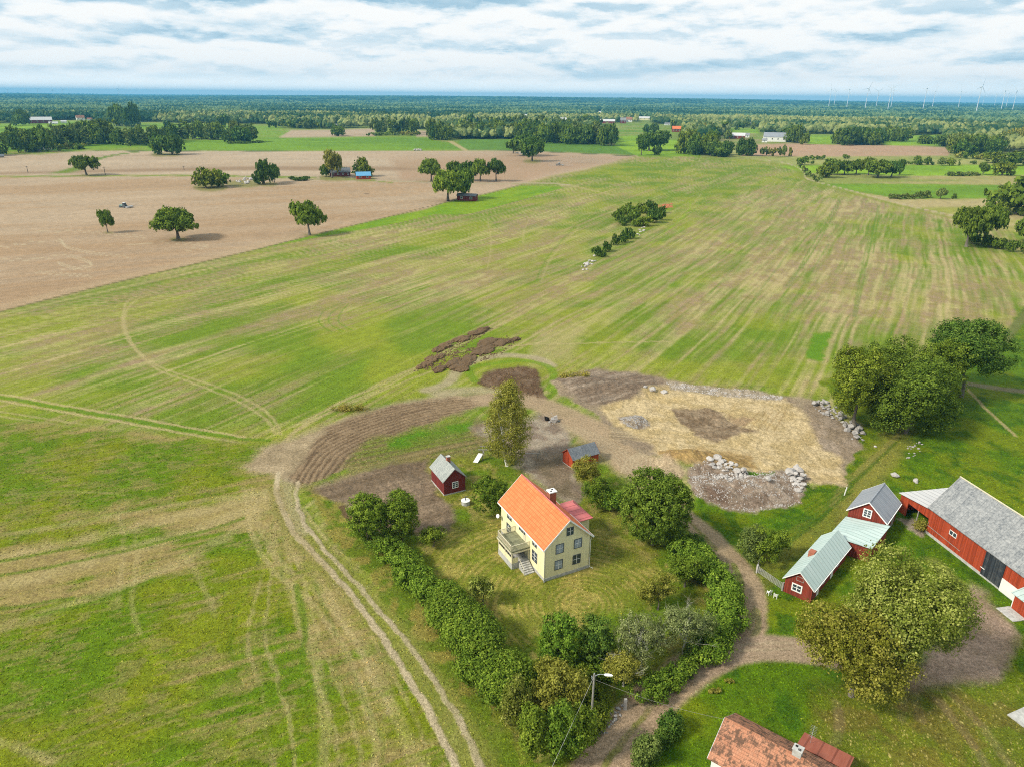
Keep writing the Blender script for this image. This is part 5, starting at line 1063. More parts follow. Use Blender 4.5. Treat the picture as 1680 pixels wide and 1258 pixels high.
# fine rubble
_r = np.random.default_rng(7)
def rubble(poly, n, s, mat, lab):
    p = np.array(poly, float); V = []; Q = []; k = 0; c = 0
    A = [G(*q) for q in poly]; x0, x1 = min(a[0] for a in A), max(a[0] for a in A); y0, y1 = min(a[1] for a in A), max(a[1] for a in A)
    while c < n and k < n * 12:
        k += 1; x, y = _r.uniform(x0, x1), _r.uniform(y0, y1); u, v, _ = P(x, y, 0); ins = False
        for i in range(len(p)):
            a, b = p[i], p[(i + 1) % len(p)]
            if (a[1] > v) != (b[1] > v) and u < (b[0] - a[0]) * (v - a[1]) / (b[1] - a[1]) + a[0]: ins = not ins
        if not ins or SFB(x / 2.5, y / 2.5, 77) < _r.uniform(.25, .6): continue
        r = s * (.4 + _r.random() ** 2); z = gz(x, y); a = _r.uniform(0, 6.28); b = len(V); ca_, sa_ = cos(a) * r, sin(a) * r
        V += [(x + ca_, y + sa_, z - .05), (x - sa_, y + ca_, z - .05), (x - ca_, y - sa_, z - .05), (x + sa_, y - ca_, z - .05), (x + r * _r.uniform(-.3, .3), y + r * _r.uniform(-.3, .3), z + r * .8)]
        Q += [(b, b + 1, b + 4), (b + 1, b + 2, b + 4), (b + 2, b + 3, b + 4), (b + 3, b, b + 4)]; c += 1
    o = obj('rubble', mesh_np('rubble', V, Q, M[mat])); tag(o, lab, 'rubble', None, 'stuff')
rubble([(1128, 772), (1160, 763), (1225, 775), (1300, 772), (1322, 800), (1312, 826), (1240, 840), (1190, 835), (1142, 818)], 2600, .17, 'rock', 'fine pale stones strewn over the brown rubble ground')
rubble([(1090, 626), (1150, 633), (1285, 650), (1280, 657), (1150, 648), (1100, 638)], 900, .2, 'rock', 'pale gravel strip along the top edge of the sand pit')
rubble([(1018, 686), (1048, 683), (1068, 697), (1040, 703), (1024, 697)], 400, .3, 'rock_grey', 'heap of grey gravel on the left of the sand pit')
rubble([(865, 680), (905, 675), (935, 720), (930, 770), (880, 760)], 300, .14, 'rock_grey', 'loose stones on the grey soil behind the birch')
for poly in ([(678, 610), (705, 583), (800, 540), (812, 538), (760, 572), (722, 604)], [(740, 615), (742, 580), (830, 552), (856, 555), (820, 584), (770, 600)], [(783, 628), (800, 610), (850, 600), (880, 605), (892, 650), (850, 655)]): rubble(poly, 700, .3, 'manure', 'loose dark clods scattered round the manure heaps')
for nm, poly in (('a', [(1075, 338), (1102, 335), (1104, 341), (1080, 343)]),): rubble(poly, 160, .8, 'brick_red', 'low strewn heap of broken red bricks behind the shrub island')
# ------------------------------------------------------------------ near vegetation
def big_tree(name, label, cat, box, leaf, nleaf, ls, zbf=.15, hr=None, **kw):
    loc, h, Rr = fit_bbox(*box, zbf=zbf, hr=hr)
    if kw.get('lobes') == 'round': kw['lobes'] = [(0, 0, h * .54, Rr * .93, Rr * .93, h * .45)] + [(cos(k * 2.4) * Rr * .38, sin(k * 2.4) * Rr * .38, h * (.45 + .22 * ((k * 3) % 4) / 3), Rr * .58, Rr * .58, h * .30) for k in range(7)]
    return make_tree(name, label, cat, 0, 0, h, Rr, leaf, nleaf, ls, zb=zbf, loc=loc, **kw)
# the two maples in the yard
big_tree('maple_tree', 'large yellow green maple in front of the pale green roofs', 'tree', (1364, 888, 1576, 1118), 'lf_yellow', 62000, .26, .16, seed=11, ncl=1500, clr=1.0, tr=.35, n=12, spread=.55, lr=.44)
big_tree('maple_tree', 'smaller golden green maple with fallen leaves beneath, left of the larger maple', 'tree', (1302, 975, 1490, 1152), 'lf_gold', 42000, .25, .18, seed=12, ncl=1100, clr=.9, tr=.3, n=11, spread=.55, lr=.45)
# round tree beside the farmhouse
big_tree('round_tree', 'dense round dark green maple right of the yellow farmhouse', 'tree', (1010, 768, 1131, 900), 'lf_oak', 46000, .26, .02, seed=13, ncl=1300, clr=.6, lobes='round', shell=.10, core=.03)
# oak group at the edge of the pasture
big_tree('oak_tree', 'leaning oak with lighter leaves at the left of the pasture group', 'tree', (1350, 568, 1452, 700), 'lf_mid', 26000, .36, .05, seed=21, ncl=600, clr=1.1)
big_tree('oak_tree', 'broad dark oak in front of the pasture group', 'tree', (1408, 590, 1562, 714), 'lf_oak', 42000, .38, .05, seed=22, ncl=900, clr=1.2)
big_tree('oak_tree', 'oak behind the front two of the pasture group', 'tree', (1402, 553, 1505, 650), 'lf_oak', 22000, .38, .1, seed=23, ncl=520, clr=1.1)
big_tree('oak_tree', 'olive oak filling the gap before the tallest oak of the pasture group', 'tree', (1470, 560, 1580, 668), 'lf_mid', 20000, .38, .05, seed=25, ncl=500, clr=1.1)
big_tree('oak_tree', 'tall dark oak farthest right in the pasture group', 'tree', (1508, 521, 1646, 642), 'lf_dark', 36000, .40, .12, seed=24, ncl=750, clr=1.2)
# birch
g = G(832, 764); hb = height_for(832, 764, 630)
lob = []
_rb = random.Random(4)
for k in range(26):
    t = k / 25; z = hb * (.16 + .78 * t); r = 5.6 * (sin(pi * min(1, .20 + t * .80)) ** .8) * .62; a = k * 2.4
    lob.append((cos(a) * r * .85, sin(a) * r * .85, z, 1.8, 1.8, 2.3))
make_tree('birch_tree', 'tall slender birch with yellowing leaves behind the farmhouse', 'tree', 0, 0, hb, 4.2, 'lf_birch', 30000, .22, loc=(g[0], g[1], 0), seed=31, lobes=lob, ncl=1100, clr=.75, bark='birch_bark', tr=.24, shell=.6, limbs=9)
# fruit trees and shrubs of the garden: (box, leaf, n, size, name, label)
for i, (box, leaf, n, ls, nm, lb, ct) in enumerate((
    ((570, 804, 642, 888), 'lf_lilac', 17000, .24, 'apple_tree', 'left one of two bushy green trees at the bare soil', 'tree'),
    ((626, 801, 692, 884), 'lf_lilac', 17000, .24, 'apple_tree', 'right one of two bushy green trees at the bare soil, nearer the cabin', 'tree'),
    ((688, 862, 734, 898), 'lf_mid', 4000, .22, 'small_apple_tree', 'small light green tree on the lawn below the bare soil', 'tree'),
    ((772, 776, 838, 850), 'lf_lilac', 10000, .24, 'lilac_bush', 'lilac bush between the well and the farmhouse gable', 'bush'),
    ((600, 868, 665, 915), 'lf_lilac', 4500, .22, 'shrub', 'low green shrub at the top end of the long hedge', 'shrub'),
    ((770, 940, 815, 990), 'lf_yellow', 5000, .22, 'small_apple_tree', 'small yellow green tree beside the long hedge', 'tree'),
    ((882, 1000, 955, 1092), 'lf_lilac', 11000, .24, 'cherry_tree', 'dark green tree at the bottom of the lawn', 'tree'),
    ((945, 1004, 1006, 1090), 'lf_dark', 9000, .24, 'cherry_tree', 'darker green tree between the bottom lawn and the bare fruit trees', 'tree'),
    ((1094, 905, 1152, 962), 'lf_mid', 7000, .22, 'apple_tree', 'apple tree under the round maple on the lawn edge', 'tree'),
    ((1048, 938, 1110, 1000), 'lf_birch', 6000, .2, 'apple_tree', 'thin yellowish apple tree at the right of the lawn', 'tree'),
    ((820, 1104, 872, 1192), 'lf_yellow', 8000, .24, 'hazel_bush', 'tall light green hazel at the end of the long hedge', 'bush'),
    ((868, 1080, 962, 1182), 'lf_birch', 14000, .24, 'willow_tree', 'loose olive green willow left of the utility pole', 'tree'),
    ((935, 745, 992, 808), 'lf_birch', 6000, .22, 'shrub', 'tall loose shrub in front of the small red shed', 'shrub'),
    ((950, 780, 1010, 836), 'lf_lilac', 7000, .22, 'shrub', 'green shrub between the shed and the round maple', 'shrub'),
    ((985, 800, 1030, 842), 'lf_lilac', 5000, .22, 'shrub', 'green shrub tucked against the left of the round maple', 'shrub'),
    ((1206, 866, 1258, 920), 'lf_olive', 6500, .22, 'garden_bush', 'reddish olive half of the roadside bush above the gate', 'bush'),
    ((1232, 864, 1292, 926), 'lf_mid', 8000, .22, 'garden_bush', 'green half of the roadside bush above the gate', 'bush'),
    ((848, 1160, 900, 1262), 'lf_mid', 9000, .24, 'shrub', 'green shrub at the bottom edge left of the cable', 'shrub'),
    ((895, 1150, 950, 1262), 'lf_lilac', 9000, .24, 'shrub', 'green shrub at the bottom edge under the cable', 'shrub'),
    ((925, 1155, 978, 1250), 'lf_mid', 9000, .26, 'shrub', 'leafy shrub right at the foot of the utility pole', 'shrub'),
    ((1080, 1165, 1122, 1212), 'lf_dark', 4500, .22, 'garden_bush', 'dark rounded bush at the top of the short hedge by the lower road', 'bush'),
    ((1036, 1206, 1078, 1262), 'lf_olive', 5000, .22, 'garden_bush', 'olive bush at the bottom end of the short hedge', 'bush'),
    ((1160, 1110, 1182, 1135), 'lf_weed', 900, .2, 'weed_clump', 'brownish weed clump on the grass below the lower road', 'weeds'),
    ((1188, 1098, 1205, 1118), 'lf_weed', 700, .2, 'weed_clump', 'smaller brown weed clump beside the lower road bend', 'weeds'),
    ((1496, 850, 1520, 872), 'lf_weed', 1500, .2, 'straw_bush', 'yellow straw bush growing in front of the open lean-to', 'bush'),
    ((545, 650, 602, 672), 'lf_weed', 1600, .25, 'weed_clump', 'low yellowish weed clump at the edge of the stubble above the ploughed arc', 'weeds'),
    ((915, 600, 975, 618), 'lf_weed', 1500, .25, 'weed_clump', 'tall dry grass clump above the brown subsoil', 'weeds'),
    )):
    sh = nm in ('shrub', 'lilac_bush', 'hazel_bush', 'garden_bush', 'weed_clump', 'straw_bush')
    if nm == 'weed_clump':
        g = G((box[0] + box[2]) / 2, box[3]); Rr = (box[2] - box[0]) / 2 * mpp((box[0] + box[2]) / 2, box[3]); h = min(1.3, Rr * .8)
        make_tree(nm, lb, ct, 0, 0, h, Rr, leaf, n, ls, zb=0, loc=(g[0], g[1], 0), seed=60 + i, trunk=False, clr=Rr * .25, lobes=[(x * Rr * .6, (x * 7 % .5 - .2) * Rr * .4, h * .4, Rr * .4, Rr * .25, h * .55) for x in (-1, -.5, 0, .5, 1)]); continue
    big_tree(nm, lb, ct, box, leaf, n, ls, .02 if sh else .12, seed=60 + i, clr=.55, trunk=not sh, n=8, lobes='round' if nm in ('cherry_tree', 'lilac_bush') or (nm == 'apple_tree' and leaf == 'lf_lilac') else None)
# bare old fruit trees with pale branches
def bare_limbs(root, h, Rr, seed, n=9):
    g = random.Random(seed); mb = MB(); r0 = .07
    def grow(p, d, ln, r, lev):
        pts = [p]; q = Vector(p); dd = Vector(d)
        for k in range(4): dd = (dd + Vector((g.uniform(-.3, .3), g.uniform(-.3, .3), g.uniform(-.05, .22)))).normalized(); q = q + dd * ln / 4; pts.append(Vector(q))
        mb.tube(pts, [r * (1 - .2 * k) for k in range(5)], 5)
        if lev: 
            for k in range(4): s = pts[g.randrange(1, 5)]; grow(s, (dd + Vector((g.uniform(-.9, .9), g.uniform(-.9, .9), g.uniform(-.2, .5)))).normalized(), ln * .55, r * .5, lev - 1)
    for k in range(n):
        a = k * 2 * pi / n + g.uniform(-.3, .3); grow(Vector((0, 0, h * g.uniform(.2, .4))), Vector((cos(a), sin(a), .75)), h * .46, r0 * .6, 2)
    mb.build('bare_branch_crown', M['bark_pale'], root)
for i, (box, lb) in enumerate((((1000, 1000, 1100, 1100), 'half dead fruit tree with pale bare branches above the utility pole'), ((1075, 985, 1168, 1075), 'half dead fruit tree with pale bare branches inside the curved hedge'), ((985, 1060, 1060, 1130), 'small old fruit tree with bare twigs right of the lamp head'))):
    loc, h, Rr = fit_bbox(*box, zbf=.15)
    r = make_tree('old_fruit_tree', lb, 'tree', 0, 0, h, Rr, 'lf_grey' if i != 2 else 'lf_birch', 12500, .18, zb=.2, loc=loc, seed=90 + i, clr=.5, bark='bark_pale', shell=.6)
    bare_limbs(r, h, Rr, 95 + i)
# hedges: each a thing of its own, leaves massed along the surveyed line
def hedge(name, label, pts, width, h, leaf, dens, ls, seed, cat='hedge', zbase=0, step=None, clr=.5):
    P_ = G(*np.array(smooth_pts(pts, 8), float).T); g = random.Random(seed); lob = []; o = P_[len(P_) // 2]
    seg = np.r_[0, np.cumsum(np.hypot(*(np.diff(P_[:, :2], axis=0).T)))]; L = seg[-1]; n = max(2, int(L / (width * .32)))
    for k in range(n):
        s = L * k / (n - 1); x = np.interp(s, seg, P_[:, 0]) - o[0] + g.uniform(-.22, .22) * width; y = np.interp(s, seg, P_[:, 1]) - o[1] + g.uniform(-.22, .22) * width
        hh = h * g.uniform(.72, 1.15); w_ = width * .5 * g.uniform(.75, 1.15); lob.append((x, y, hh * .5, w_, w_, hh * .52))
    nl = int(L * dens); root = empty(name, (o[0], o[1], 0)); tag(root, label, cat)
    V, Q, T = crown_np(seed, lob, max(20, nl // 40), nl, ls, clr, shell=.2, zmin=.05, core=.05)
    obj('foliage', mesh_np(name + '_leaves', V, Q, M[leaf], T), root)
    mb = MB()
    for (x, y, z, w_, _w, hz_) in lob[::2]: mb.tube([(x, y, 0), (x * 1.0 + .1, y, z)], [.06, .03], 5)
    mb.build('stems', M['bark'], root)['kind'] = 'stuff'
    return root
hedge('lilac_hedge', 'long lilac hedge along the left of the lawn, upper lower growing half', [(640, 915), (672, 945), (700, 972), (735, 1000)], 4.6, 2.9, 'lf_lilac', 2100, .24, 401)
hedge('lilac_hedge', 'tall thick lilac hedge along the left of the lawn, lower half', [(728, 1010), (760, 1050), (795, 1095), (832, 1150)], 6.4, 4.8, 'lf_lilac', 4200, .26, 402, clr=.8)
hedge('lilac_hedge', 'curved lilac hedge along the dirt road right of the lawn', [(1122, 920), (1160, 955), (1190, 1000), (1182, 1045), (1150, 1080)], 4.2, 3.6, 'lf_lilac', 2100, .26, 403, clr=.6)
hedge('lilac_hedge', 'dark low hedge between the round maple and the dirt road', [(1105, 890), (1140, 905), (1165, 935)], 3.4, 2.6, 'lf_dark', 1300, .24, 404)
hedge('garden_hedge', 'mixed hedge under the bare fruit trees along the lower road', [(1150, 1085), (1100, 1120), (1060, 1150)], 2.8, 2.2, 'lf_lilac', 1300, .22, 405)
hedge('garden_hedge', 'short dark clipped hedge on the verge of the lower road', [(1100, 1200), (1075, 1232), (1050, 1270)], 1.6, 1.5, 'lf_dark', 900, .2, 406)
hedge('garden_thicket', 'dark undergrowth below the willow at the bottom of the garden', [(880, 1130), (915, 1165), (950, 1205)], 4.5, 2.4, 'lf_dark', 1800, .24, 407, 'thicket')
hedge('garden_thicket', 'bramble thicket around the foot of the utility pole', [(945, 1120), (965, 1150), (955, 1190), (925, 1230)], 4.0, 1.8, 'lf_mid', 1500, .22, 408, 'thicket')
hedge('garden_thicket', 'green thicket under the dark trees at the bottom of the lawn', [(900, 1085), (950, 1095), (1010, 1110)], 3.6, 2.4, 'lf_lilac', 1500, .22, 409, 'thicket')
# ------------------------------------------------------------------ mid distance trees: a few kinds, each instance a thing with crown and trunk
KT = {}
def kind(nm, zb, nleaf, ls, seeds, n=9, spread=.6, lr=.48, asp=1.0, shell=.25, tall=False, trk=True, ncl=None, clr=.17):
    out = []
    for sd_ in seeds:
        if tall:
            g = random.Random(sd_); L = [(g.uniform(-.35, .35), g.uniform(-.35, .35), zb + (1 - zb) * (k + .5) / 9, .55 * (1 - .06 * k) , .55 * (1 - .06 * k), .09) for k in range(9)]
            if tall == 'spruce': L = [(0, 0, .06 + .92 * (k + .5) / 11, 1.0 * (1 - k / 11.5), 1.0 * (1 - k / 11.5), .045) for k in range(11)]
        else: L = auto_lobes(sd_, 1.0, zb, 1.0, n, spread, lr)
        # unit crown: radius 1, height 1 -> leaves are laid out at true proportions then scaled back
        k_ = asp * 2
        L2 = [(x, y, z * k_, a, b, c * k_) for x, y, z, a, b, c in L]
        V, Q, T = crown_np(sd_, L2, ncl or max(14, nleaf // 26), nleaf, ls, clr, shell=shell); V = V / np.array([1, 1, k_]); V[:, 2] = np.maximum(V[:, 2], .004)
        cm = mesh_np(nm + '_crown', V, Q, M['lf_oak'], T)
        tm = None
        if trk:
            mb = trunk_mb(sd_, k_, .075, zb * k_, 1.0, 5); tv = np.array(mb.v) / np.array([1, 1, k_]); mb.v = [tuple(v) for v in tv]
            o_ = mb.build('t', M['bark'], None, True); tm = o_.data; bpy.data.objects.remove(o_)
        out.append((cm, tm))
    KT[nm] = out
kind('oak', .16, 4200, .12, (1, 2, 3, 4), n=12, asp=.5, ncl=230, clr=.14, spread=.6, lr=.45)
kind('oakhi', .27, 8500, .085, (5, 6, 7), n=15, spread=.66, lr=.36, asp=.48, ncl=420, clr=.11)
kind('round', .0, 2400, .14, (11, 12, 13, 14, 15), n=9, asp=.5, spread=.55, lr=.55, ncl=150, clr=.15)
kind('bush', .0, 1600, .15, (21, 22, 23), ncl=110, n=7, asp=.42, trk=False)
kind('poplar', .05, 1300, .22, (31, 32), asp=1.3, tall=True)
kind('spruce', .0, 1200, .20, (41, 42), asp=1.3, tall='spruce')
kind('far', .02, 360, .34, (51, 52, 53, 54, 55), n=7, asp=.55, spread=.5, lr=.55, clr=.22)
kind('farbush', .0, 160, .45, (61, 62), n=5, asp=.4, trk=False, clr=.25)
NTREE = [0]
_tr = random.Random(77)
def put(kd, leaf, x, yb, w, h_px, label, group=None, name='tree', cat='tree', far=False, rz=None):
    """one tree: foot at photo pixel (x, yb), crown w pixels wide, h_px pixels tall"""
    g = G(x, yb); m = mpp(x, yb); Rr = w * m / 2; h = height_for(x, yb, yb - h_px)
    cm, tm = _tr.choice(KT[kd]); NTREE[0] += 1
    rz = _tr.uniform(0, 6.28)
    if far or tm is None:
        o = obj(name, cm); o.location = (g[0], g[1], 0); o.scale = (Rr, Rr, h); o.rotation_euler.z = rz
        o.material_slots[0].link = 'OBJECT'; o.material_slots[0].material = M[leaf]
        return tag(o, label, cat, group)
    r = empty(name, (g[0], g[1], 0), rz); tag(r, label, cat, group)
    c = obj('crown', cm, r); c.scale = (Rr, Rr, h); c.material_slots[0].link = 'OBJECT'; c.material_slots[0].material = M[leaf]
    t = obj('trunk', tm, r); t.scale = (Rr, Rr, h)
    return r
O = 'oak_tree'
for a in (
    ('oakhi', 'lf_oak', 177, 382, 25, 39, 'small oak alone on the tilled field, left of the broad flat oak', O), ('oakhi', 'lf_oak', 293, 393, 73, 51, 'broad flat crowned oak alone on the tilled field', O), ('oakhi', 'lf_oak', 508, 386, 53, 56, 'round topped oak at the edge of tilled field and stubble', O),
    ('oakhi', 'lf_oak', 142, 288, 43, 35, 'solitary oak at the grass verge far left, beside the curved track', O),
    ('oakhi', 'lf_oak', 708, 298, 40, 37, 'leftmost oak of the row behind the red cottage', O), ('oak', 'lf_oak', 746, 292, 26, 28, 'small round oak of the row behind the red cottage, second from left', O), ('oak', 'lf_dark', 770, 297, 30, 33, 'middle oak of the row behind the red cottage', O), ('oakhi', 'lf_oak', 788, 298, 32, 38, 'lighter fourth oak of the row behind the red cottage', O), ('oakhi', 'lf_dark', 814, 298, 30, 38, 'rightmost dark oak of the row behind the red cottage', O),
    ('oakhi', 'lf_mid', 735, 330, 56, 52, 'large yellow green oak shading the red cottage', O), ('oak', 'lf_oak', 760, 327, 38, 48, 'dark oak growing against the back of the red cottage', O),
    ('round', 'lf_mid', 338, 309, 42, 32, 'rounded green bush tree at the left end of the field stone heap', 'bush_tree'), ('round', 'lf_lilac', 358, 306, 36, 26, 'darker bush tree next to the field stone heap on its left', 'bush_tree'), ('round', 'lf_dark', 434, 303, 34, 38, 'dark ragged tree at the right end of the field stone heap', 'tree'), ('oak', 'lf_dark', 450, 300, 22, 32, 'thin ragged tree farthest right at the field stone heap', 'tree'),
    ('oak', 'lf_birch', 545, 292, 32, 45, 'tall pale green tree behind the white trimmed cottage', 'ash_tree'), ('round', 'lf_oak', 535, 290, 18, 20, 'dark low tree left of the white trimmed cottage', 'tree'), ('round', 'lf_mid', 597, 290, 30, 29, 'round green tree behind the blue roofed shed', 'tree'), ('spruce', 'lf_dark', 583, 286, 14, 23, 'dark spruce between the cottage and the blue roofed shed', 'spruce_tree'), ('round', 'lf_mid', 560, 288, 24, 14, 'low green shrub behind the white trimmed cottage roof', 'shrub'),
    ('oak', 'lf_dark', 860, 256, 52, 36, 'dark oak at the far field edge, left of the pair near the dusty tractor', O), ('oak', 'lf_dark', 873, 265, 38, 38, 'dark oak nearest to the dusty tractor', O), ('oak', 'lf_dark', 842, 252, 24, 22, 'small dark oak at the left of the pair near the dusty tractor', O),
    ('round', 'lf_dark', 262, 254, 34, 32, 'left one of two merged dark oaks at the top of the tilled field', O), ('round', 'lf_dark', 283, 254, 36, 32, 'right one of two merged dark oaks at the top of the tilled field', O),
    ('oak', 'lf_dark', 1052, 255, 22, 34, 'slim dark oak at the left of the clump on the bright meadow', O), ('oak', 'lf_dark', 1065, 248, 42, 30, 'middle oak of the clump on the bright meadow', O), ('oak', 'lf_dark', 1083, 247, 42, 32, 'right oak of the clump on the bright meadow', O), ('round', 'lf_dark', 1078, 255, 16, 16, 'small oak in front of the clump on the bright meadow', O), ('round', 'lf_dark', 1060, 220, 12, 16, 'left small tree above the clump on the bright meadow', 'tree'), ('round', 'lf_dark', 1073, 221, 18, 18, 'right small tree above the clump on the bright meadow', 'tree'),
    ('oakhi', 'lf_oak', 1585, 405, 58, 70, 'left one of two wide spreading oaks at the right edge hedge', O), ('oakhi', 'lf_oak', 1612, 402, 58, 68, 'right one of two wide spreading oaks at the right edge hedge', O),
    ('round', 'lf_oak', 1670, 352, 104, 60, 'large domed oak cut by the right edge of the picture', O), ('oak', 'lf_oak', 1685, 398, 44, 46, 'oak at the right edge beside the hedge end', O), ('round', 'lf_mid', 1640, 352, 30, 20, 'low tree at the foot of the domed oak', 'tree'),
    ('round', 'lf_mid', 1355, 292, 34, 24, 'olive bush at the field corner, left end of the tree island', 'bush_tree'), ('oak', 'lf_oak', 1362, 287, 34, 26, 'leftmost dark tree of the island by the stubble corner', 'tree'), ('oak', 'lf_oak', 1385, 287, 30, 24, 'second dark tree of the island by the stubble corner', 'tree'), ('oak', 'lf_oak', 1404, 286, 26, 24, 'third dark tree of the island by the stubble corner', 'tree'), ('oak', 'lf_mid', 1424, 288, 26, 30, 'tallest tree in the middle of the island by the stubble corner', 'tree'), ('oak', 'lf_oak', 1440, 292, 42, 29, 'broad front tree of the island by the stubble corner', 'tree'), ('oak', 'lf_dark', 1462, 291, 34, 26, 'dark right hand tree of the island by the stubble corner', 'tree'), ('oak', 'lf_dark', 1475, 288, 20, 26, 'narrow tree at the right end of the island by the stubble corner', 'tree'),
    ('oak', 'lf_oak', 1316, 271, 19, 13, 'solitary small tree on the pale meadow right of the stubble', 'tree'), ('bush', 'lf_oak', 1333, 270, 7, 6, 'tiny bush beside the solitary small tree', 'bush'), ('bush', 'lf_oak', 1387, 261, 13, 7, 'flat bush at the far tilled field edge', 'bush'),
    ('oak', 'lf_olive', 1543, 327, 17, 18, 'small brownish tree on the meadow by the low hedge', 'tree'), ('round', 'lf_oak', 1565, 327, 8, 9, 'tiny round tree right of the small brownish one', 'tree'),
    ('round', 'lf_oak', 1505, 271, 15, 14, 'first tree of the short row on the pale meadow', 'tree'), ('round', 'lf_oak', 1521, 271, 12, 13, 'second tree of the short row on the pale meadow', 'tree'), ('round', 'lf_olive', 1544, 272, 12, 13, 'third tree of the short row on the pale meadow', 'tree'), ('round', 'lf_mid', 1558, 272, 15, 12, 'fourth tree of the short row on the pale meadow', 'tree'), ('poplar', 'lf_oak', 1573, 272, 6, 11, 'narrow fifth tree of the short row on the pale meadow', 'tree'), ('bush', 'lf_olive', 1596, 270, 12, 6, 'low bush at the right end of the short row', 'bush'),
    ('oak', 'lf_oak', 1612, 287, 18, 20, 'dark tree right of the bright meadow, left of the pale one', 'tree'), ('round', 'lf_mid', 1644, 288, 34, 21, 'pale green bushy tree right of the bright meadow', 'tree'), ('round', 'lf_oak', 1665, 272, 40, 22, 'dark bushy tree above the pale green one at the right edge', 'tree'), ('round', 'lf_mid', 1632, 268, 36, 18, 'olive tree behind the dark bushy one at the right edge', 'tree'),
    ('oakhi', 'lf_oak', 1015, 362, 22, 18, 'bushy tree at the left of the shrub island', 'shrub_tree'),):
    put(*a[:6], a[6], None, a[7], 'tree')
# shrubs of the stone island in the stubble
for x, y, w, h in ((1014, 366, 24, 22), (1030, 352, 26, 18), (1040, 362, 30, 22), (1055, 350, 24, 16), (1066, 350, 26, 20), (1072, 366, 26, 20), (1056, 371, 26, 16), (1082, 362, 20, 20), (1086, 350, 14, 12), (1022, 370, 20, 16), (1045, 372, 20, 14)):
    put('bush', _tr.choice(['lf_oak', 'lf_dark', 'lf_mid']), x, y, w, h, 'dark shrub in the upper clump of the stone island in the stubble', 'shrubs of the upper island clump', 'shrub', 'shrub')
for (x, y, w, h, lb) in ((1009, 402, 16, 17, 'round shrub of the lower island chain, left of the twin one'), (1022, 398, 18, 16, 'lower twin shrub of the lower island chain'), (1032, 392, 20, 18, 'topmost shrub of the lower island chain'), (980, 421, 18, 16, 'lowest shrub of the island chain'), (994, 413, 18, 16, 'second lowest shrub of the island chain'), (990, 422, 14, 9, 'flat shrub beside the lowest one of the island chain')):
    put('bush', 'lf_dark', x, y, w, h, lb, None, 'shrub', 'shrub')
for (pts, wpx, hpx, leaf, lb, grp, nm) in (
    ([(1600, 400), (1620, 404), (1640, 409), (1660, 413), (1680, 417), (1700, 420)], 26, 17, 'lf_oak', 'green bush of the hedge below the two spreading oaks', 'bushes of the right edge hedge', 'hedge_bush'),
    ([(1462, 326), (1474, 327), (1486, 327), (1498, 327), (1508, 326), (1519, 325)], 15, 10, 'lf_olive', 'brownish bush of the low hedge on the right meadow', 'bushes of the low meadow hedge', 'hedge_bush'),
    ([(1560, 289), (1574, 289), (1586, 289), (1598, 288)], 20, 6, 'lf_olive', 'low bush at the edge of the bright right meadow', 'low bushes at the bright meadow', 'hedge_bush'),
    ([(1323, 262), (1332, 262), (1341, 262), (1350, 262)], 12, 5, 'lf_oak', 'dark low bush along the far tilled field', 'low bushes at the far tilled field', 'hedge_bush'),
    ([(1312, 276), (1318, 284), (1326, 290), (1334, 296), (1342, 299)], 10, 8, 'lf_olive', 'bush on the corner bank of the stubble field', 'bushes of the corner bank', 'hedge_bush'),
    ([(380, 236), (392, 236), (404, 236), (416, 235), (426, 235)], 14, 4, 'lf_oak', 'low bush under the far meadow oaks', 'bushes under the meadow oaks', 'hedge_bush'),
    ([(480, 296), (488, 297), (496, 297), (503, 296)], 14, 7, 'lf_dark', 'dark brush of the heap on the field verge', 'brush on the field verge', 'brush'),
    ([(1490, 269), (1496, 270), (1530, 271), (1500, 269)], 9, 4, 'lf_oak', 'tiny bush between the trees of the short row', 'tiny bushes of the short row', 'hedge_bush'),
    ([(905, 305), (720, 0)], 0, 0, '', '', '', '')):
    for (x, y) in pts:
        if wpx: put('bush' if wpx > 12 else 'farbush', leaf, x, y, wpx * _tr.uniform(.8, 1.2), hpx * _tr.uniform(.8, 1.2), lb, grp, nm, 'bush')
# tree belts farther off; every tree of a belt is an object
def belt(pts, n, w, h, leaves, lb, grp, kd='far', jit=3, nm='deciduous_tree', vs=.35):
    p = np.array(pts, float); seg = np.r_[0, np.cumsum(np.hypot(*np.diff(p, axis=0).T))]
    n = int(n * 1.4)
    for k in range(n):
        s = seg[-1] * (k + _tr.uniform(.2, .8)) / n; x = np.interp(s, seg, p[:, 0]); y = np.interp(s, seg, p[:, 1]) + _tr.uniform(-jit, 0)
        w_, h_ = w * 1.22, h * 1.05; put(kd if isinstance(kd, str) else _tr.choice(kd), _tr.choice(leaves), x, y, w_ * _tr.uniform(1 - vs, 1 + vs), h_ * _tr.uniform(1 - vs * .6, 1 + vs * .6), lb if n < 8 else lb + (', left part', ', middle part', ', right part')[min(2, int(3 * k / n))], grp, nm, 'tree', far=(w < 14))
DK = ['lf_dark', 'lf_dark', 'lf_oak']; MX = ['lf_dark', 'lf_oak', 'lf_mid', 'lf_olive', 'lf_mid']; OLV = ['lf_oak', 'lf_olive', 'lf_mid', 'lf_birch']
belt([(20, 252), (50, 252), (75, 250)], 7, 24, 30, DK, 'dark tree around the white roofed houses at the far left', 'trees round the far left houses', 'round', 8)
belt([(-20, 258), (4, 255)], 2, 22, 30, DK, 'dark tree at the left edge of the picture', 'trees at the left edge', 'round', 3)
belt([(75, 246), (110, 243), (145, 240), (190, 240)], 14, 21, 30, MX, 'tree of the mixed belt behind the left tilled field', 'trees of the left belt', ['round', 'poplar', 'round'], 6)
belt([(95, 249), (120, 247), (140, 245)], 6, 12, 9, OLV, 'low tree at the front of the left belt', 'low trees before the left belt', 'far', 2)
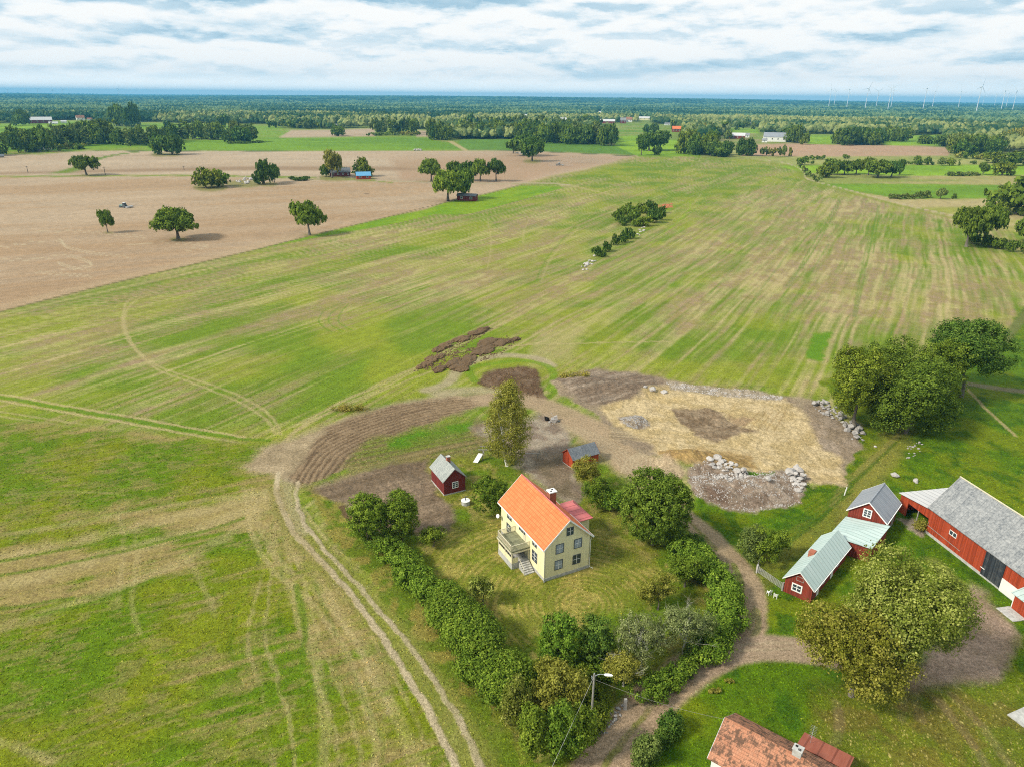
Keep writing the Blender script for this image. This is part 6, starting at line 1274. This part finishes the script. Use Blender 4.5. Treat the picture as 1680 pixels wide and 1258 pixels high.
belt([(190, 240), (240, 240), (300, 234)], 12, 17, 24, MX, 'tree of the broken belt behind the merged dark oaks', 'trees of the broken left belt', ['round', 'poplar'], 4)
belt([(300, 229), (340, 230), (370, 230)], 8, 14, 25, MX, 'slender tree of the row behind the bright meadow', 'trees of the slender row', ['poplar', 'round'], 2)
belt([(380, 234), (395, 235), (412, 234)], 5, 21, 27, ['lf_oak', 'lf_dark', 'lf_olive'], 'oak of the round clump on the bright left meadow', 'oaks of the meadow clump', 'round', 2)
belt([(275, 212), (300, 211), (330, 210)], 0, 1, 1, MX, '', '')
belt([(185, 208), (215, 210), (230, 207)], 5, 17, 30, DK, 'tall dark tree above the left belt', 'tall trees above the left belt', 'round', 3)
belt([(28, 207), (48, 206)], 3, 13, 20, DK, 'dark tree beside the long pale barn at the far left', 'trees by the long pale barn', 'round', 2)
belt([(272, 211), (275, 211)], 1, 11, 14, DK, 'single dark tree at the edge of the far left meadow', 'single meadow trees', 'far', 0)
belt([(360, 208), (374, 208)], 2, 14, 17, DK, 'dark tree standing on the far meadow', 'far meadow trees', 'far', 0)
belt([(440, 211), (480, 212), (530, 213)], 9, 12, 12, MX, 'small tree along the far meadow edge', 'small trees of the far edge', 'far', 2)
belt([(548, 223), (556, 224)], 2, 17, 17, DK, 'dark tree at the edge of the small tan field', 'trees at the small tan field', 'round', 0)
belt([(612, 222), (640, 222), (685, 222)], 11, 13, 21, MX, 'tree of the grove right of the small tan field', 'trees of the small grove', ['far', 'poplar'], 4)
belt([(600, 224), (640, 223), (690, 223)], 8, 9, 5, OLV, 'low bush along the front of the small grove', 'bushes before the small grove', 'farbush', 1, 'bush')
belt([(705, 229), (715, 231), (728, 231), (738, 230)], 6, 13, 26, ['lf_oak', 'lf_mid', 'lf_dark'], 'slim tree at the end of the meadow footpath', 'trees at the meadow footpath', ['poplar', 'round'], 2)
belt([(752, 228), (790, 227), (830, 228), (850, 229)], 14, 16, 24, MX, 'tree of the wood edge right of the meadow footpath', 'trees of the middle wood edge', 'round', 3)
belt([(850, 232), (900, 237), (950, 238), (1005, 240)], 20, 18, 28, ['lf_dark', 'lf_oak', 'lf_olive', 'lf_mid', 'lf_oak'], 'tree of the large wood between green field and meadow', 'trees of the large wood edge', 'round', 4)
belt([(770, 215), (850, 216), (930, 216), (990, 218)], 18, 14, 19, MX, 'tree deep in the large wood', 'trees deep in the large wood', 'far', 6)
belt([(1122, 256), (1145, 255), (1170, 257)], 9, 22, 29, MX, 'tree of the grove left of the far red farm', 'trees left of the far red farm', 'round', 8)
belt([(1165, 258), (1190, 258), (1197, 257)], 5, 18, 20, DK, 'dark tree in front of the far red farm', 'dark trees before the far red farm', 'round', 3)
belt([(1212, 256), (1222, 257), (1235, 257)], 4, 16, 22, DK, 'dark tree right of the far red farm', 'dark trees right of the far red farm', 'round', 2)
belt([(1243, 257), (1262, 257), (1280, 258), (1298, 257)], 5, 10, 15, ['lf_olive', 'lf_birch'], 'thin pale tree on the field bank before the far grey barn', 'thin trees on the field bank', 'far', 1)
belt([(1120, 228), (1160, 226), (1200, 232)], 10, 14, 17, OLV, 'tree behind the grove of the far red farm', 'trees behind the red farm grove', 'far', 8)
belt([(1290, 236), (1300, 235), (1310, 236)], 4, 16, 24, DK, 'dark tree at the right side of the far grey barn', 'trees right of the far grey barn', 'round', 3)
belt([(1316, 238), (1325, 237)], 2, 12, 17, ['lf_birch', 'lf_mid'], 'pale tree right of the far grey barn', 'pale trees right of the grey barn', 'far', 0)
belt([(1368, 238), (1385, 239), (1405, 239), (1440, 239)], 9, 19, 24, DK, 'dark oak of the clump at the far tilled field', 'oaks of the far field clump', 'round', 3)
belt([(1455, 234), (1475, 233), (1490, 234)], 5, 15, 20, MX, 'tree left in the open meadow behind the far field', 'trees of the open meadow', 'round', 3)
belt([(1510, 237), (1522, 236)], 2, 16, 15, DK, 'dark tree right in the open meadow behind the far field', 'trees right in the open meadow', 'round', 0)
belt([(1540, 240), (1555, 241)], 2, 20, 20, ['lf_mid', 'lf_dark'], 'tree at the right end of the far tilled field', 'trees at the end of the far field', 'round', 0)
belt([(1562, 255), (1580, 257), (1610, 256), (1640, 256)], 12, 24, 26, MX, 'tree of the wood at the right end of the far tilled field', 'trees of the right wood corner', 'round', 5)
belt([(1640, 244), (1670, 243), (1690, 244)], 5, 22, 24, ['lf_olive', 'lf_mid', 'lf_birch'], 'brownish tree in the wood at the right edge', 'brownish trees at the right edge', 'round', 5)
belt([(1575, 260), (1600, 262), (1640, 262)], 7, 16, 9, OLV, 'low bush in front of the right wood corner', 'bushes before the right wood corner', 'farbush', 2, 'bush')
belt([(1100, 216), (1140, 214), (1240, 214)], 10, 11, 13, MX, 'small tree behind the far meadow on the right', 'small trees behind the right meadow', 'far', 3)
print('individual trees', NTREE[0])

# ------------------------------------------------------------------ grass and stubble standing on the near ground
_C3 = Cc.reshape(nr, na, 3)
gg = np.random.default_rng(99)
def tufts(n, r0, r1, sz, name, label, seed):
    rr = np.sqrt(gg.uniform(r0 ** 2, r1 ** 2, n)); aa = gg.uniform(-.86, .86, n); x = rr * np.sin(aa); y = rr * np.cos(aa)
    i = np.clip(np.searchsorted(-rad, -rr), 0, nr - 1); j = np.clip(np.searchsorted(az, np.degrees(aa)), 0, na - 1); c = _C3[i, j]; z = _H2[i, j]
    k = (c[:, 1] > c[:, 0] * .80) & (c[:, 1] > c[:, 2] * 1.9) & (c.sum(1) < .75); k &= gg.random(len(x)) < 1 - sst(rr, r1 * .5, r1); x, y, z, c = x[k], y[k], z[k], c[k]
    u, v, _ = P(x, y, 0.0); ok = (u > -40) & (u < PW + 40) & (v < PH + 60); x, y, z, c = x[ok], y[ok], z[ok], c[ok]; m = len(x)
    s = sz * gg.uniform(.5, 1.5, m); a = gg.uniform(0, 6.28, m); t = gg.uniform(0, 6.28, m); hgt = s * gg.uniform(.12, .42, m)
    ca, sa = np.cos(a) * s * .5, np.sin(a) * s * .5; lx, ly = np.cos(t) * s * .7, np.sin(t) * s * .7
    V = np.stack([np.stack([x - ca, y - sa, z - .02], 1), np.stack([x + ca, y + sa, z - .02], 1), np.stack([x + lx, y + ly, z + hgt], 1)], 1).reshape(-1, 3)
    me = mesh_np(name, V, np.arange(3 * m).reshape(m, 3), M['tuft']); f = gg.uniform(.85, 1.6, m)[:, None] * np.stack([gg.uniform(.85, 1.2, m), np.ones(m), gg.uniform(.7, 1.3, m)], 1)
    at = me.attributes.new('cover', 'FLOAT_COLOR', 'FACE'); at.data.foreach_set('color', np.hstack([np.clip(c * f, .004, .7), np.ones((m, 1))]).astype(np.float32).ravel())
    tag(obj(name, me), label, 'grass', None, 'stuff')
m_, nt, b, o = newmat('grass_blades'); a_ = nn(nt, 'ShaderNodeAttribute'); a_.attribute_name = 'cover'; nt.links.new(a_.outputs['Color'], b.inputs['Base Color']); b.inputs['Roughness'].default_value = 1.0; b.inputs['Specular IOR Level'].default_value = 0.05; M['tuft'] = m_
tufts(520000, 50, 210, .24, 'grass', 'short grass and weeds on the near fields and lawns', 1)
# ------------------------------------------------------------------ far woods: nobody could count these trees
OPEN = [[(-500, 255), (-500, 202), (35, 202), (50, 199), (150, 198), (195, 204), (225, 201), (440, 204), (480, 211), (545, 212), (615, 209), (700, 213), (712, 229), (860, 229), (1010, 239), (1003, 221), (975, 203), (1062, 201), (1112, 210), (1120, 226), (1170, 232), (1195, 214), (1178, 209), (1248, 210), (1250, 219), (1322, 220), (1378, 221), (1376, 237), (1448, 238), (1450, 223), (1545, 221), (1560, 242), (1640, 250), (2300, 250), (2300, 300), (-500, 300)],
        [(786, 201), (815, 201), (815, 208), (786, 208)], [(1120, 195), (1150, 195), (1150, 199), (1120, 199)]]
def inpoly(u, v, p):
    p = np.array(p, float); ins = np.zeros(len(u), bool)
    for i in range(len(p)):
        a, b = p[i], p[(i + 1) % len(p)]; c = (a[1] > v) != (b[1] > v)
        with np.errstate(divide='ignore', invalid='ignore'): xi = (b[0] - a[0]) * (v - a[1]) / (b[1] - a[1]) + a[0]
        ins ^= c & (u < xi)
    return ins
GLADES = [(380, 184, 30, 1.2), (900, 183, 40, 1.0), (1250, 185, 50, 1.2), (80, 187, 30, 1.0), (1630, 196, 40, 1.5), (1430, 196, 25, 1.2), (700, 197, 25, 1.0), (540, 178, 60, .7), (1100, 187, 30, .9), (600, 186, 40, 1.5), (1130, 197, 25, 1.5), (300, 196, 30, 1), (1500, 205, 20, 1.5), (1700, 218, 40, 2), (820, 190, 18, 1), (450, 190, 25, .8), (1300, 193, 40, 1), (980, 178, 60, .8), (200, 180, 50, .8), (1400, 184, 60, .9), (700, 174, 60, .6), (1560, 178, 80, .8)]
def blob_template(sub, seed):
    bm = bmesh.new(); bmesh.ops.create_icosphere(bm, subdivisions=sub, radius=1.0); g = random.Random(seed)
    bmesh.ops.delete(bm, geom=[f for f in bm.faces if f.calc_center_median().z < -.55], context='FACES')
    for v in bm.verts:
        k = g.uniform(.72, 1.2); v.co *= k
    bm.verts.ensure_lookup_table(); V = np.array([v.co[:] for v in bm.verts]); Q = np.array([[v.index for v in f.verts] for f in bm.faces]); bm.free(); return V, Q
gf = np.random.default_rng(2024)
def wood(name, label, r0, r1, wfun, sub, leafmat, hfun, aspect=1.5):
    V = []; Q = []; T = []; n = 0; r = r0; pts = []
    while r < r1:
        w = wfun(r); na_ = int(1.56 * r / w); a = -0.78 + 1.56 * (np.arange(na_) + gf.random(na_)) / na_; rr = r + (gf.random(na_) - .5) * w * aspect
        pts.append(np.stack([rr * np.sin(a), rr * np.cos(a), np.full(na_, w)], 1)); r += w * aspect
    p = np.vstack(pts); u, v, _ = P(p[:, 0], p[:, 1], 0.0); keep = (v < 262)
    for q in OPEN: keep &= ~inpoly(u, v, q)
    for c0, c1, c2, c3 in CLEAR: keep &= ~((u > c0) & (u < c1) & (v > c2) & (v < c3))
    for (cx_, cy_, rx_, ry_) in GLADES: keep &= ~(((u - cx_) / rx_) ** 2 + ((v - cy_) / ry_) ** 2 < 1)
    keep &= ~((fbm(p[:, 0] / 130, p[:, 1] / 130, 5, 2) > .68) & (np.hypot(p[:, 0], p[:, 1]) < 2600))
    p = p[keep]; N = len(p); z = hill(p[:, 0], p[:, 1])
    tp = [blob_template(sub, s) for s in range(5)]; which = gf.integers(0, 5, N)
    stand = fbm(p[:, 0] / 260, p[:, 1] / 260, 12, 4); kk = fbm(p[:, 0] / 45, p[:, 1] / 45, 15, 3)
    hh = hfun(p[:, 2]) * (.7 + .6 * gf.random(N)) * (.85 + .5 * kk); ww = p[:, 2] * (.5 + .35 * gf.random(N))
    tint = np.clip(.5 + (stand - .5) * 1.9 + (kk - .5) * .8 + gf.normal(size=N) * .17, 0, 1)
    Vs = []; Qs = []; Ts = []; off = 0
    for k in range(5):
        m = which == k; c = p[m]; v0, q0 = tp[k]; nk = len(c); a = gf.random(nk) * 6.28
        x = v0[None, :, 0] * np.cos(a)[:, None] - v0[None, :, 1] * np.sin(a)[:, None]; y = v0[None, :, 0] * np.sin(a)[:, None] + v0[None, :, 1] * np.cos(a)[:, None]
        X = c[:, 0][:, None] + x * ww[m][:, None]; Y = c[:, 1][:, None] + y * ww[m][:, None]; Z = (z[m] + hh[m] * .52)[:, None] + v0[None, :, 2] * (hh[m] * .5)[:, None]
        Vs.append(np.stack([X, Y, Z], -1).reshape(-1, 3)); Qs.append((q0[None] + (np.arange(nk) * len(v0))[:, None, None]).reshape(-1, 3) + off)
        ft = np.repeat(tint[m], len(q0)) + gf.normal(size=nk * len(q0)) * .10; Ts.append(np.clip(ft, 0, 1)); off += nk * len(v0)
    o = obj(name, mesh_np(name, np.vstack(Vs), np.vstack(Qs), M[leafmat], np.concatenate(Ts))); print(name, N)
    return tag(o, label, 'woodland', None, 'stuff')
# ------------------------------------------------------------------ far farms: simple houses, each its own thing
def far_house(name, label, px, py, wpx, hpx, wall, roof, rz=0.0, depth=9.0, win=3, cat='house', rfrac=.45, ch=False):
    g = G(px, py); m = mpp(px, py); Ln = wpx * m; h = max(3.0, hpx * m); he = h * (1 - rfrac)
    root = empty(name, (g[0], g[1], 0), R_(rz) - atan2(g[0], g[1])); tag(root, label, cat)
    # long side along x; wall_gable runs its ridge along y, so turn the parts
    mb = wall_gable(depth, Ln, he, h); rot = lambda v: (v[1] - Ln / 2, v[0], v[2])
    mb.v = [rot(v) for v in mb.v]; mb.f = [f[::-1] for f in mb.f]; mb.build('wall', M[wall], root)
    mb, ze, zr = roof_gable(depth, -.4, Ln + .4, he, h, .5, .2); mb.v = [rot(v) for v in mb.v]; mb.f = [f[::-1] for f in mb.f]; mb.build('roof', M[roof], root)
    for k in range(win):
        x = -Ln / 2 + Ln * (k + .5) / win; s = min(1.5, Ln / win * .3)
        wo = MB().box(x - s / 2 - .15, -.12, he * .35, x + s / 2 + .15, -.01, he * .8).build('window', M['white'], root); MB().box(x - s / 2, -.16, he * .4, x + s / 2, -.125, he * .76).build('pane', M['glass'], wo)
    if ch: MB().box(-.5, depth / 2 - .4, h - .6, .4, depth / 2 + .4, h + 1.2).build('chimney', M['brick'], root)
    return root
CLEAR = []
def FH(name, label, px, py, wpx, hpx, *a, **k):
    CLEAR.append((px - wpx / 2 - 2, px + wpx / 2 + 2, py - 1.5, py + hpx + 7)); return far_house(name, label, px, py, wpx, hpx, *a, **k)
FH('red_cottage', 'dark red cottage with white double door under the large yellow green oak', 765, 330, 32, 11, 'red_dark', 'slate_dark', -18, 5, 2, rfrac=.25)
FH('white_trimmed_cottage', 'dark red cottage with white porch by the pale green tree on the tilled field', 559, 290, 32, 13, 'red_dark', 'slate_dark', 8, 7, 4, ch=True)
FH('blue_roofed_shed', 'red shed with blue roof between the tilled fields', 597, 294.5, 23, 11, 'red_bright', 'blue', 5, 6, 2, 'shed') if 'blue' in M else None
FH('pale_roofed_barn', 'long barn with pale roof at the far left meadow', 67, 203, 34, 10, 'red_dark', 'white_sheet', 2, 14, 4, 'barn')
FH('machine_shed', 'low white shed in front of the long pale barn', 88, 204.5, 13, 4, 'white_wall', 'white_sheet', 2, 8, 1, 'shed')
FH('white_farmhouse', 'white house with red roof right of the long pale barn', 133, 198, 12, 8, 'white_wall', 'tile_old', 10, 9, 2, ch=True)
FH('small_outhouse', 'small pale outhouse beside the white house with red roof', 105, 202, 8, 4, 'white_wall', 'white_sheet', 0, 6, 1, 'outhouse')
FH('low_red_roof', 'low house with red roof right of the white house', 149, 198, 10, 4, 'white_wall', 'tile_old', 0, 7, 1)
FH('white_house', 'white house with grey roof among the dark trees at the far left', 76, 246, 18, 10, 'white_wall', 'slate', 22, 8, 3)
FH('grey_house', 'small grey house half hidden by dark trees at the far left', 36, 243, 9, 8, 'white_wall', 'slate', -15, 7, 1)
FH('tiny_shed', 'tiny dark shed at the left edge by the tilled field', 3, 259, 7, 5, 'wood_grey', 'slate_dark', 0, 4, 0, 'shed')
FH('grey_roofed_barn', 'dark barn with grey roof behind the middle wood', 776, 205, 27, 7, 'red_dark', 'slate', 5, 12, 3, 'barn')
FH('split_roof_barn', 'dark barn with two pale roof halves above the large wood', 926, 201, 17, 7, 'red_dark', 'white_sheet', 0, 10, 2, 'barn')
FH('long_pale_barn', 'long pale barn at the top of the far green meadow', 996, 203, 25, 6.5, 'red', 'white_sheet', 0, 14, 4, 'barn')
FH('dark_villa', 'dark brick house right of the long pale barn', 1022, 203, 9, 9, 'red_dark', 'slate', 0, 9, 2, ch=True)
FH('white_villa', 'white house with chimney beside the dark brick house', 1032, 201, 10, 8, 'white_wall', 'tile_old', 5, 9, 2, ch=True)
FH('pale_farmhouse', 'pale house with flat wide roof among trees at the far meadow', 1057, 197.5, 20, 5.5, 'yellow', 'white_sheet', 0, 9, 3)
FH('white_shed', 'small white shed at the edge of the right far meadow', 1097, 206, 12, 4, 'white_wall', 'slate', 10, 8, 1, 'shed')
FH('red_roofed_farmhouse', 'brick red farmhouse with tiled roof right of the far meadow', 1112, 217, 18, 9, 'red', 'tile_orange', 8, 9, 4, ch=True)
FH('tiny_white_house', 'tiny white house in the wood above the large wood edge', 861, 192, 7, 4, 'white_wall', 'white_sheet', 0, 8, 1)
FH('tiny_pale_cabin', 'tiny pale cabin in the far wood above the barns', 984, 186, 7, 3, 'yellow', 'white_sheet', 0, 8, 1, 'cabin')
FH('far_red_farm', 'red barn with pale roof in the grove on the right', 1206, 228, 30, 9, 'red', 'white_sheet', -5, 10, 4, 'barn')
FH('white_annex', 'white building joined to the red barn in the right grove', 1223, 226, 12, 7, 'white_wall', 'slate', 5, 8, 2)
FH('far_grey_barn', 'long barn with blue grey roof and white ends at the far tilled field', 1271, 233, 36, 14, 'white_wall', 'grey_sheet', 4, 14, 4, 'barn')
FH('white_lodge', 'small white lodge left of the long blue grey barn', 1254, 234, 8, 6, 'white_wall', 'slate', 0, 7, 1)
FH('forest_house', 'white house high in the wood left of the right hand farms', 1199, 203, 5, 6, 'white_wall', 'slate', 0, 7, 1)
FH('forest_cabin', 'small white cabin in the wood above the red barn', 1229, 206, 5, 4, 'white_wall', 'slate', 0, 7, 1, 'cabin')
FH('clearing_cabin', 'pale cabin among trees at the end of the far meadow row', 550, 208, 12, 4, 'white_wall', 'slate', 0, 8, 2, 'cabin')
FH('far_white_house', 'white house behind the slender tree row', 318, 202, 8, 4, 'white_wall', 'slate', 0, 8, 1)
M['lf_wood'] = foliage('mixed_wood', (0.018, 0.050, 0.018), (0.075, 0.118, 0.034), (0.25, 0.27, 0.09), 0.1)
M['lf_spruce_hazed'] = foliage('haze_tinted_spruce_wood', (0.007, 0.028, 0.017), (0.022, 0.062, 0.034), (0.085, 0.135, 0.060), 0.05)  # spruce green made darker and bluer, putting distance haze into the leaf colour
M['lf_distant'] = foliage('distant_wood', (0.009, 0.032, 0.018), (0.032, 0.072, 0.034), (0.12, 0.165, 0.065), 0.05)  # between mixed and spruce wood, with part of the haze tint painted in
wood('mixed_wood', 'mixed green and olive wood beyond the farm fields', 880, 2600, lambda r: 9.5 + (r - 880) * .001, 2, 'lf_wood', lambda w: 12 + w * .25, 1.25)
wood('distant_forest', 'bluish forest covering the plain toward the horizon', 2600, 7000, lambda r: 10.5 * (r / 2600), 1, 'lf_distant', lambda w: 13 + w * .12, 1.3)
wood('horizon_forest', 'dark forested hills along the horizon', 7000, 24000, lambda r: 34 * (r / 7000), 1, 'lf_spruce_hazed', lambda w: 12 + w * .10, 1.6)
# silo-like white rock group on the meadow edge
_g = random.Random(9)
for k in range(4): g = G(681 + k * 3, 247.5); boulder(g[0], g[1], 1.0, 2.2, 'pale boulder of the small heap at the far green field edge', 'boulders at the far green field edge', _g)
for k in range(3): g = G(848 + k * 5, 252 + k); boulder(g[0], g[1], .6, 1.8, 'pale boulder under the dark oaks by the dusty tractor', 'boulders under the dark oaks', _g)
# wind turbines
def turbine_mesh():
    mb = MB(); mb.tube([(0, 0, 0), (0, 0, 140)], [2.6, 1.5], 8); tower = mb
    n = MB(); n.prism([(-1.8, -3, 139.5), (1.8, -3, 139.5), (1.8, 7, 139.5), (-1.8, 7, 139.5)], [(-1.6, -2.8, 143.5), (1.6, -2.8, 143.5), (1.6, 6.5, 143), (-1.6, 6.5, 143)])
    h = MB(); h.tube([(0, -5.4, 141.5), (0, -3, 141.5)], [.8, 1.8], 8)
    b = MB(); b.prism([(-1.0, -4.6, 0), (1.0, -4.6, 0), (1.0, -3.9, 0), (-1.0, -3.9, 0)], [(-1.6, -4.5, 10), (1.6, -4.5, 10), (1.4, -4.1, 10), (-1.4, -4.1, 10)]); b.prism([(-1.6, -4.5, 10.01), (1.6, -4.5, 10.01), (1.4, -4.1, 10.01), (-1.4, -4.1, 10.01)], [(-.4, -4.4, 52), (.3, -4.4, 52), (.3, -4.25, 52), (-.4, -4.25, 52)])
    return tower, n, h, b
M['turbine'] = plain('turbine_white', (0.60, 0.62, 0.64), 0.5, 0.02)
tm_, nm_, hm_, bm_ = turbine_mesh()
def turbine0():
    r = empty('wind_turbine', (0, 0, 0)); tm_.build('tower', M['turbine'], r); nm_.build('nacelle', M['turbine'], r); hb_ = hm_.build('rotor_hub', M['turbine'], r)
    for k in range(3): o = bm_.build('blade', M['turbine'], r) if k == 0 else obj('blade', bl.data, r); bl = o; o.location = (0, 0, 141.5); o.rotation_euler = (0, k * 2 * pi / 3, 0)
    return r
T0 = turbine0()
TL = ((1364, 147, 'left one of the close pair starting the right group'), (1372, 150, 'right one of the close pair'), (1394, 147.5, 'alone, third of the right group'), (1425, 146, 'thin one left of the dense cluster'), (1442, 150, 'faint one just left of the dense cluster'), (1463, 145.5, 'front one of the dense cluster'), (1467, 148, 'rear one of the dense cluster'), (1521, 146, 'tall one right of the dense cluster'), (1535, 150, 'smaller one right of the tall one after the cluster'), (1578, 150, 'alone in the gap before the last turbines'), (1611, 142.5, 'tall with rotor seen nearly edge on'), (1616, 156, 'faint small one beside the edge on rotor'), (1636, 155, 'faint small one left of the last three'), (1650, 149, 'first of the last three, blades spread in a Y'), (1656, 153, 'middle of the last three'), (1669, 149, 'tallest, at the far right end'),
      (12, 148, 'faint, at the far left end of the left group'), (43, 147, 'second of the faint left group'), (61, 147, 'third of the faint left group'), (86, 147.5, 'fourth of the faint left group'), (102, 147, 'fifth of the faint left group'), (193, 146, 'faint and alone, right of the left group'))
gt_ = random.Random(8)
for i, (px, hy, lb) in enumerate(TL):
    o = T0 if i == 0 else copy_tree(T0)
    d = FW + ((px - PW / 2) / F) * RT - ((hy - PH / 2) / F) * UP; el = d[2] / hypot(d[0], d[1]); dd_ = (141.5 - CH) / el if px > 800 else 12500
    dd_ = min(dd_, 14000)
    o.location = (d[0] / hypot(d[0], d[1]) * dd_, d[1] / hypot(d[0], d[1]) * dd_, 0 if px > 800 else hypot(0, 0) + CH + el * dd_ - 141.5)
    o.rotation_euler.z = -atan2(d[0], d[1]) + gt_.uniform(-.7, .7) + (1.2 if 'edge on' in lb and 'tall' in lb else 0)
    ph = gt_.uniform(0, 2.1)
    for k, c in enumerate([c for c in bpy.data.objects if c.parent == o and c.name.startswith('blade')]): c.rotation_euler.y = ph + k * 2 * pi / 3
    tag(o, 'white wind turbine, ' + lb, 'wind turbine', 'wind turbines on the horizon')
# tractors
def tractor(px, py, rz, lab, col):
    g = G(px, py); r = empty('tractor', (g[0], g[1], 0), rz); tag(r, lab, 'tractor')
    MB().prism([(-.6, -.5, .9), (3.2, -.5, .9), (3.2, .5, .9), (-.6, .5, .9)], [(-.6, -.5, 2.0), (3.1, -.4, 1.7), (3.1, .4, 1.7), (-.6, .5, 2.0)]).build('body', col, r)
    c_ = MB().prism([(-1.2, -.75, 1.6), (.5, -.75, 1.6), (.5, .75, 1.6), (-1.2, .75, 1.6)], [(-1.1, -.7, 3.0), (.3, -.7, 3.0), (.3, .7, 3.0), (-1.1, .7, 3.0)]).build('cab', M['glass'], r); MB().box(-1.2, -.8, 3.002, .4, .8, 3.12).build('cab_roof', M['white'], c_)
    for (x, y, rr, w) in ((-.6, .95, .95, .5), (-.6, -.95, .95, .5), (2.5, .85, .65, .4), (2.5, -.85, .65, .4)): MB().tube([(x, y - w / 2, rr), (x, y + w / 2, rr)], rr, 14).build('wheel', M['frame_dark'], r)
    MB().box(-4.6, -2.6, .3, -3.2, 2.6, 1.1).bar((-3.2, 0, .8), (-1.2, 0, .8), .25).build('seed_drill', M['metal'], r)
M['tractor_green'] = plain('pale_green_paint', (.20, .32, .28), .4, .05)
tractor(204, 341, R_(165), 'pale green tractor pulling a seed drill across the left tilled field', M['tractor_green'])
tractor(917, 272, R_(200), 'distant tractor raising dust on the brown field behind the oaks', M['frame_dark'])
# dust clouds behind the tractors: real volumes
def dust(px, py, ln, wd, h, den, lab, rz=0):
    g = G(px, py); bm = bmesh.new(); bmesh.ops.create_icosphere(bm, subdivisions=3, radius=1.0); me = bpy.data.meshes.new('dust'); bm.to_mesh(me); bm.free()
    m = bpy.data.materials.new('dust_air'); m.use_nodes = True; nt = m.node_tree; nt.nodes.clear()
    v = nn(nt, 'ShaderNodeVolumePrincipled'); v.inputs['Color'].default_value = (.85, .74, .6, 1); v.inputs['Anisotropy'].default_value = .2; o_ = nn(nt, 'ShaderNodeOutputMaterial'); nt.links.new(v.outputs[0], o_.inputs['Volume']); v.inputs['Density'].default_value = den
    me.materials.append(m); o = obj('dust_cloud', me); o.location = (g[0], g[1], h * .35); o.scale = (ln, wd, h); o.rotation_euler.z = rz; tag(o, lab, 'dust', None, 'stuff')
dust(945, 268, 45, 10, 5, .012, 'pale dust drifting behind the distant tractor', .1); dust(920, 273, 14, 5, 3, .04, 'thick dust around the distant tractor'); dust(216, 338, 7, 2.2, 1.2, .07, 'small dust puff behind the pale green tractor')
# power poles on the fields
for (px, py, hp_, lb) in ((173, 288, 14, 'thin dark utility pole right of the solitary oak at the left verge'), (46, 284, 11, 'thin dark utility pole far left on the tilled field'), (302, 279, 6, 'thin distant utility pole on the tilled field')):
    g = G(px, py); h = height_for(px, py, py - hp_); o = MB().tube([(0, 0, 0), (0, 0, h)], [.28, .2], 6).bar((-1.2, 0, h - .5), (1.2, 0, h - .5), .2).build('utility_pole', M['bark']); o.location = (g[0], g[1], 0); tag(o, lb, 'utility pole')
# ------------------------------------------------------------------ air
hz = MB().box(-30000, -30000, -1.5, 30000, 30000, 205).build('haze', M['white']); hz.data.materials.clear()
m = bpy.data.materials.new('haze_air'); m.use_nodes = True; nt = m.node_tree; nt.nodes.clear()
v = nn(nt, 'ShaderNodeVolumePrincipled'); v.inputs['Color'].default_value = (0.15, 0.55, 0.88, 1); v.inputs['Density'].default_value = 7.5e-5; v.inputs['Anisotropy'].default_value = 0.0
o_ = nn(nt, 'ShaderNodeOutputMaterial'); nt.links.new(v.outputs[0], o_.inputs['Volume']); hz.data.materials.append(m); hz.visible_shadow = True
tag(hz, 'thin blue haze over the plain', 'haze', None, 'stuff')
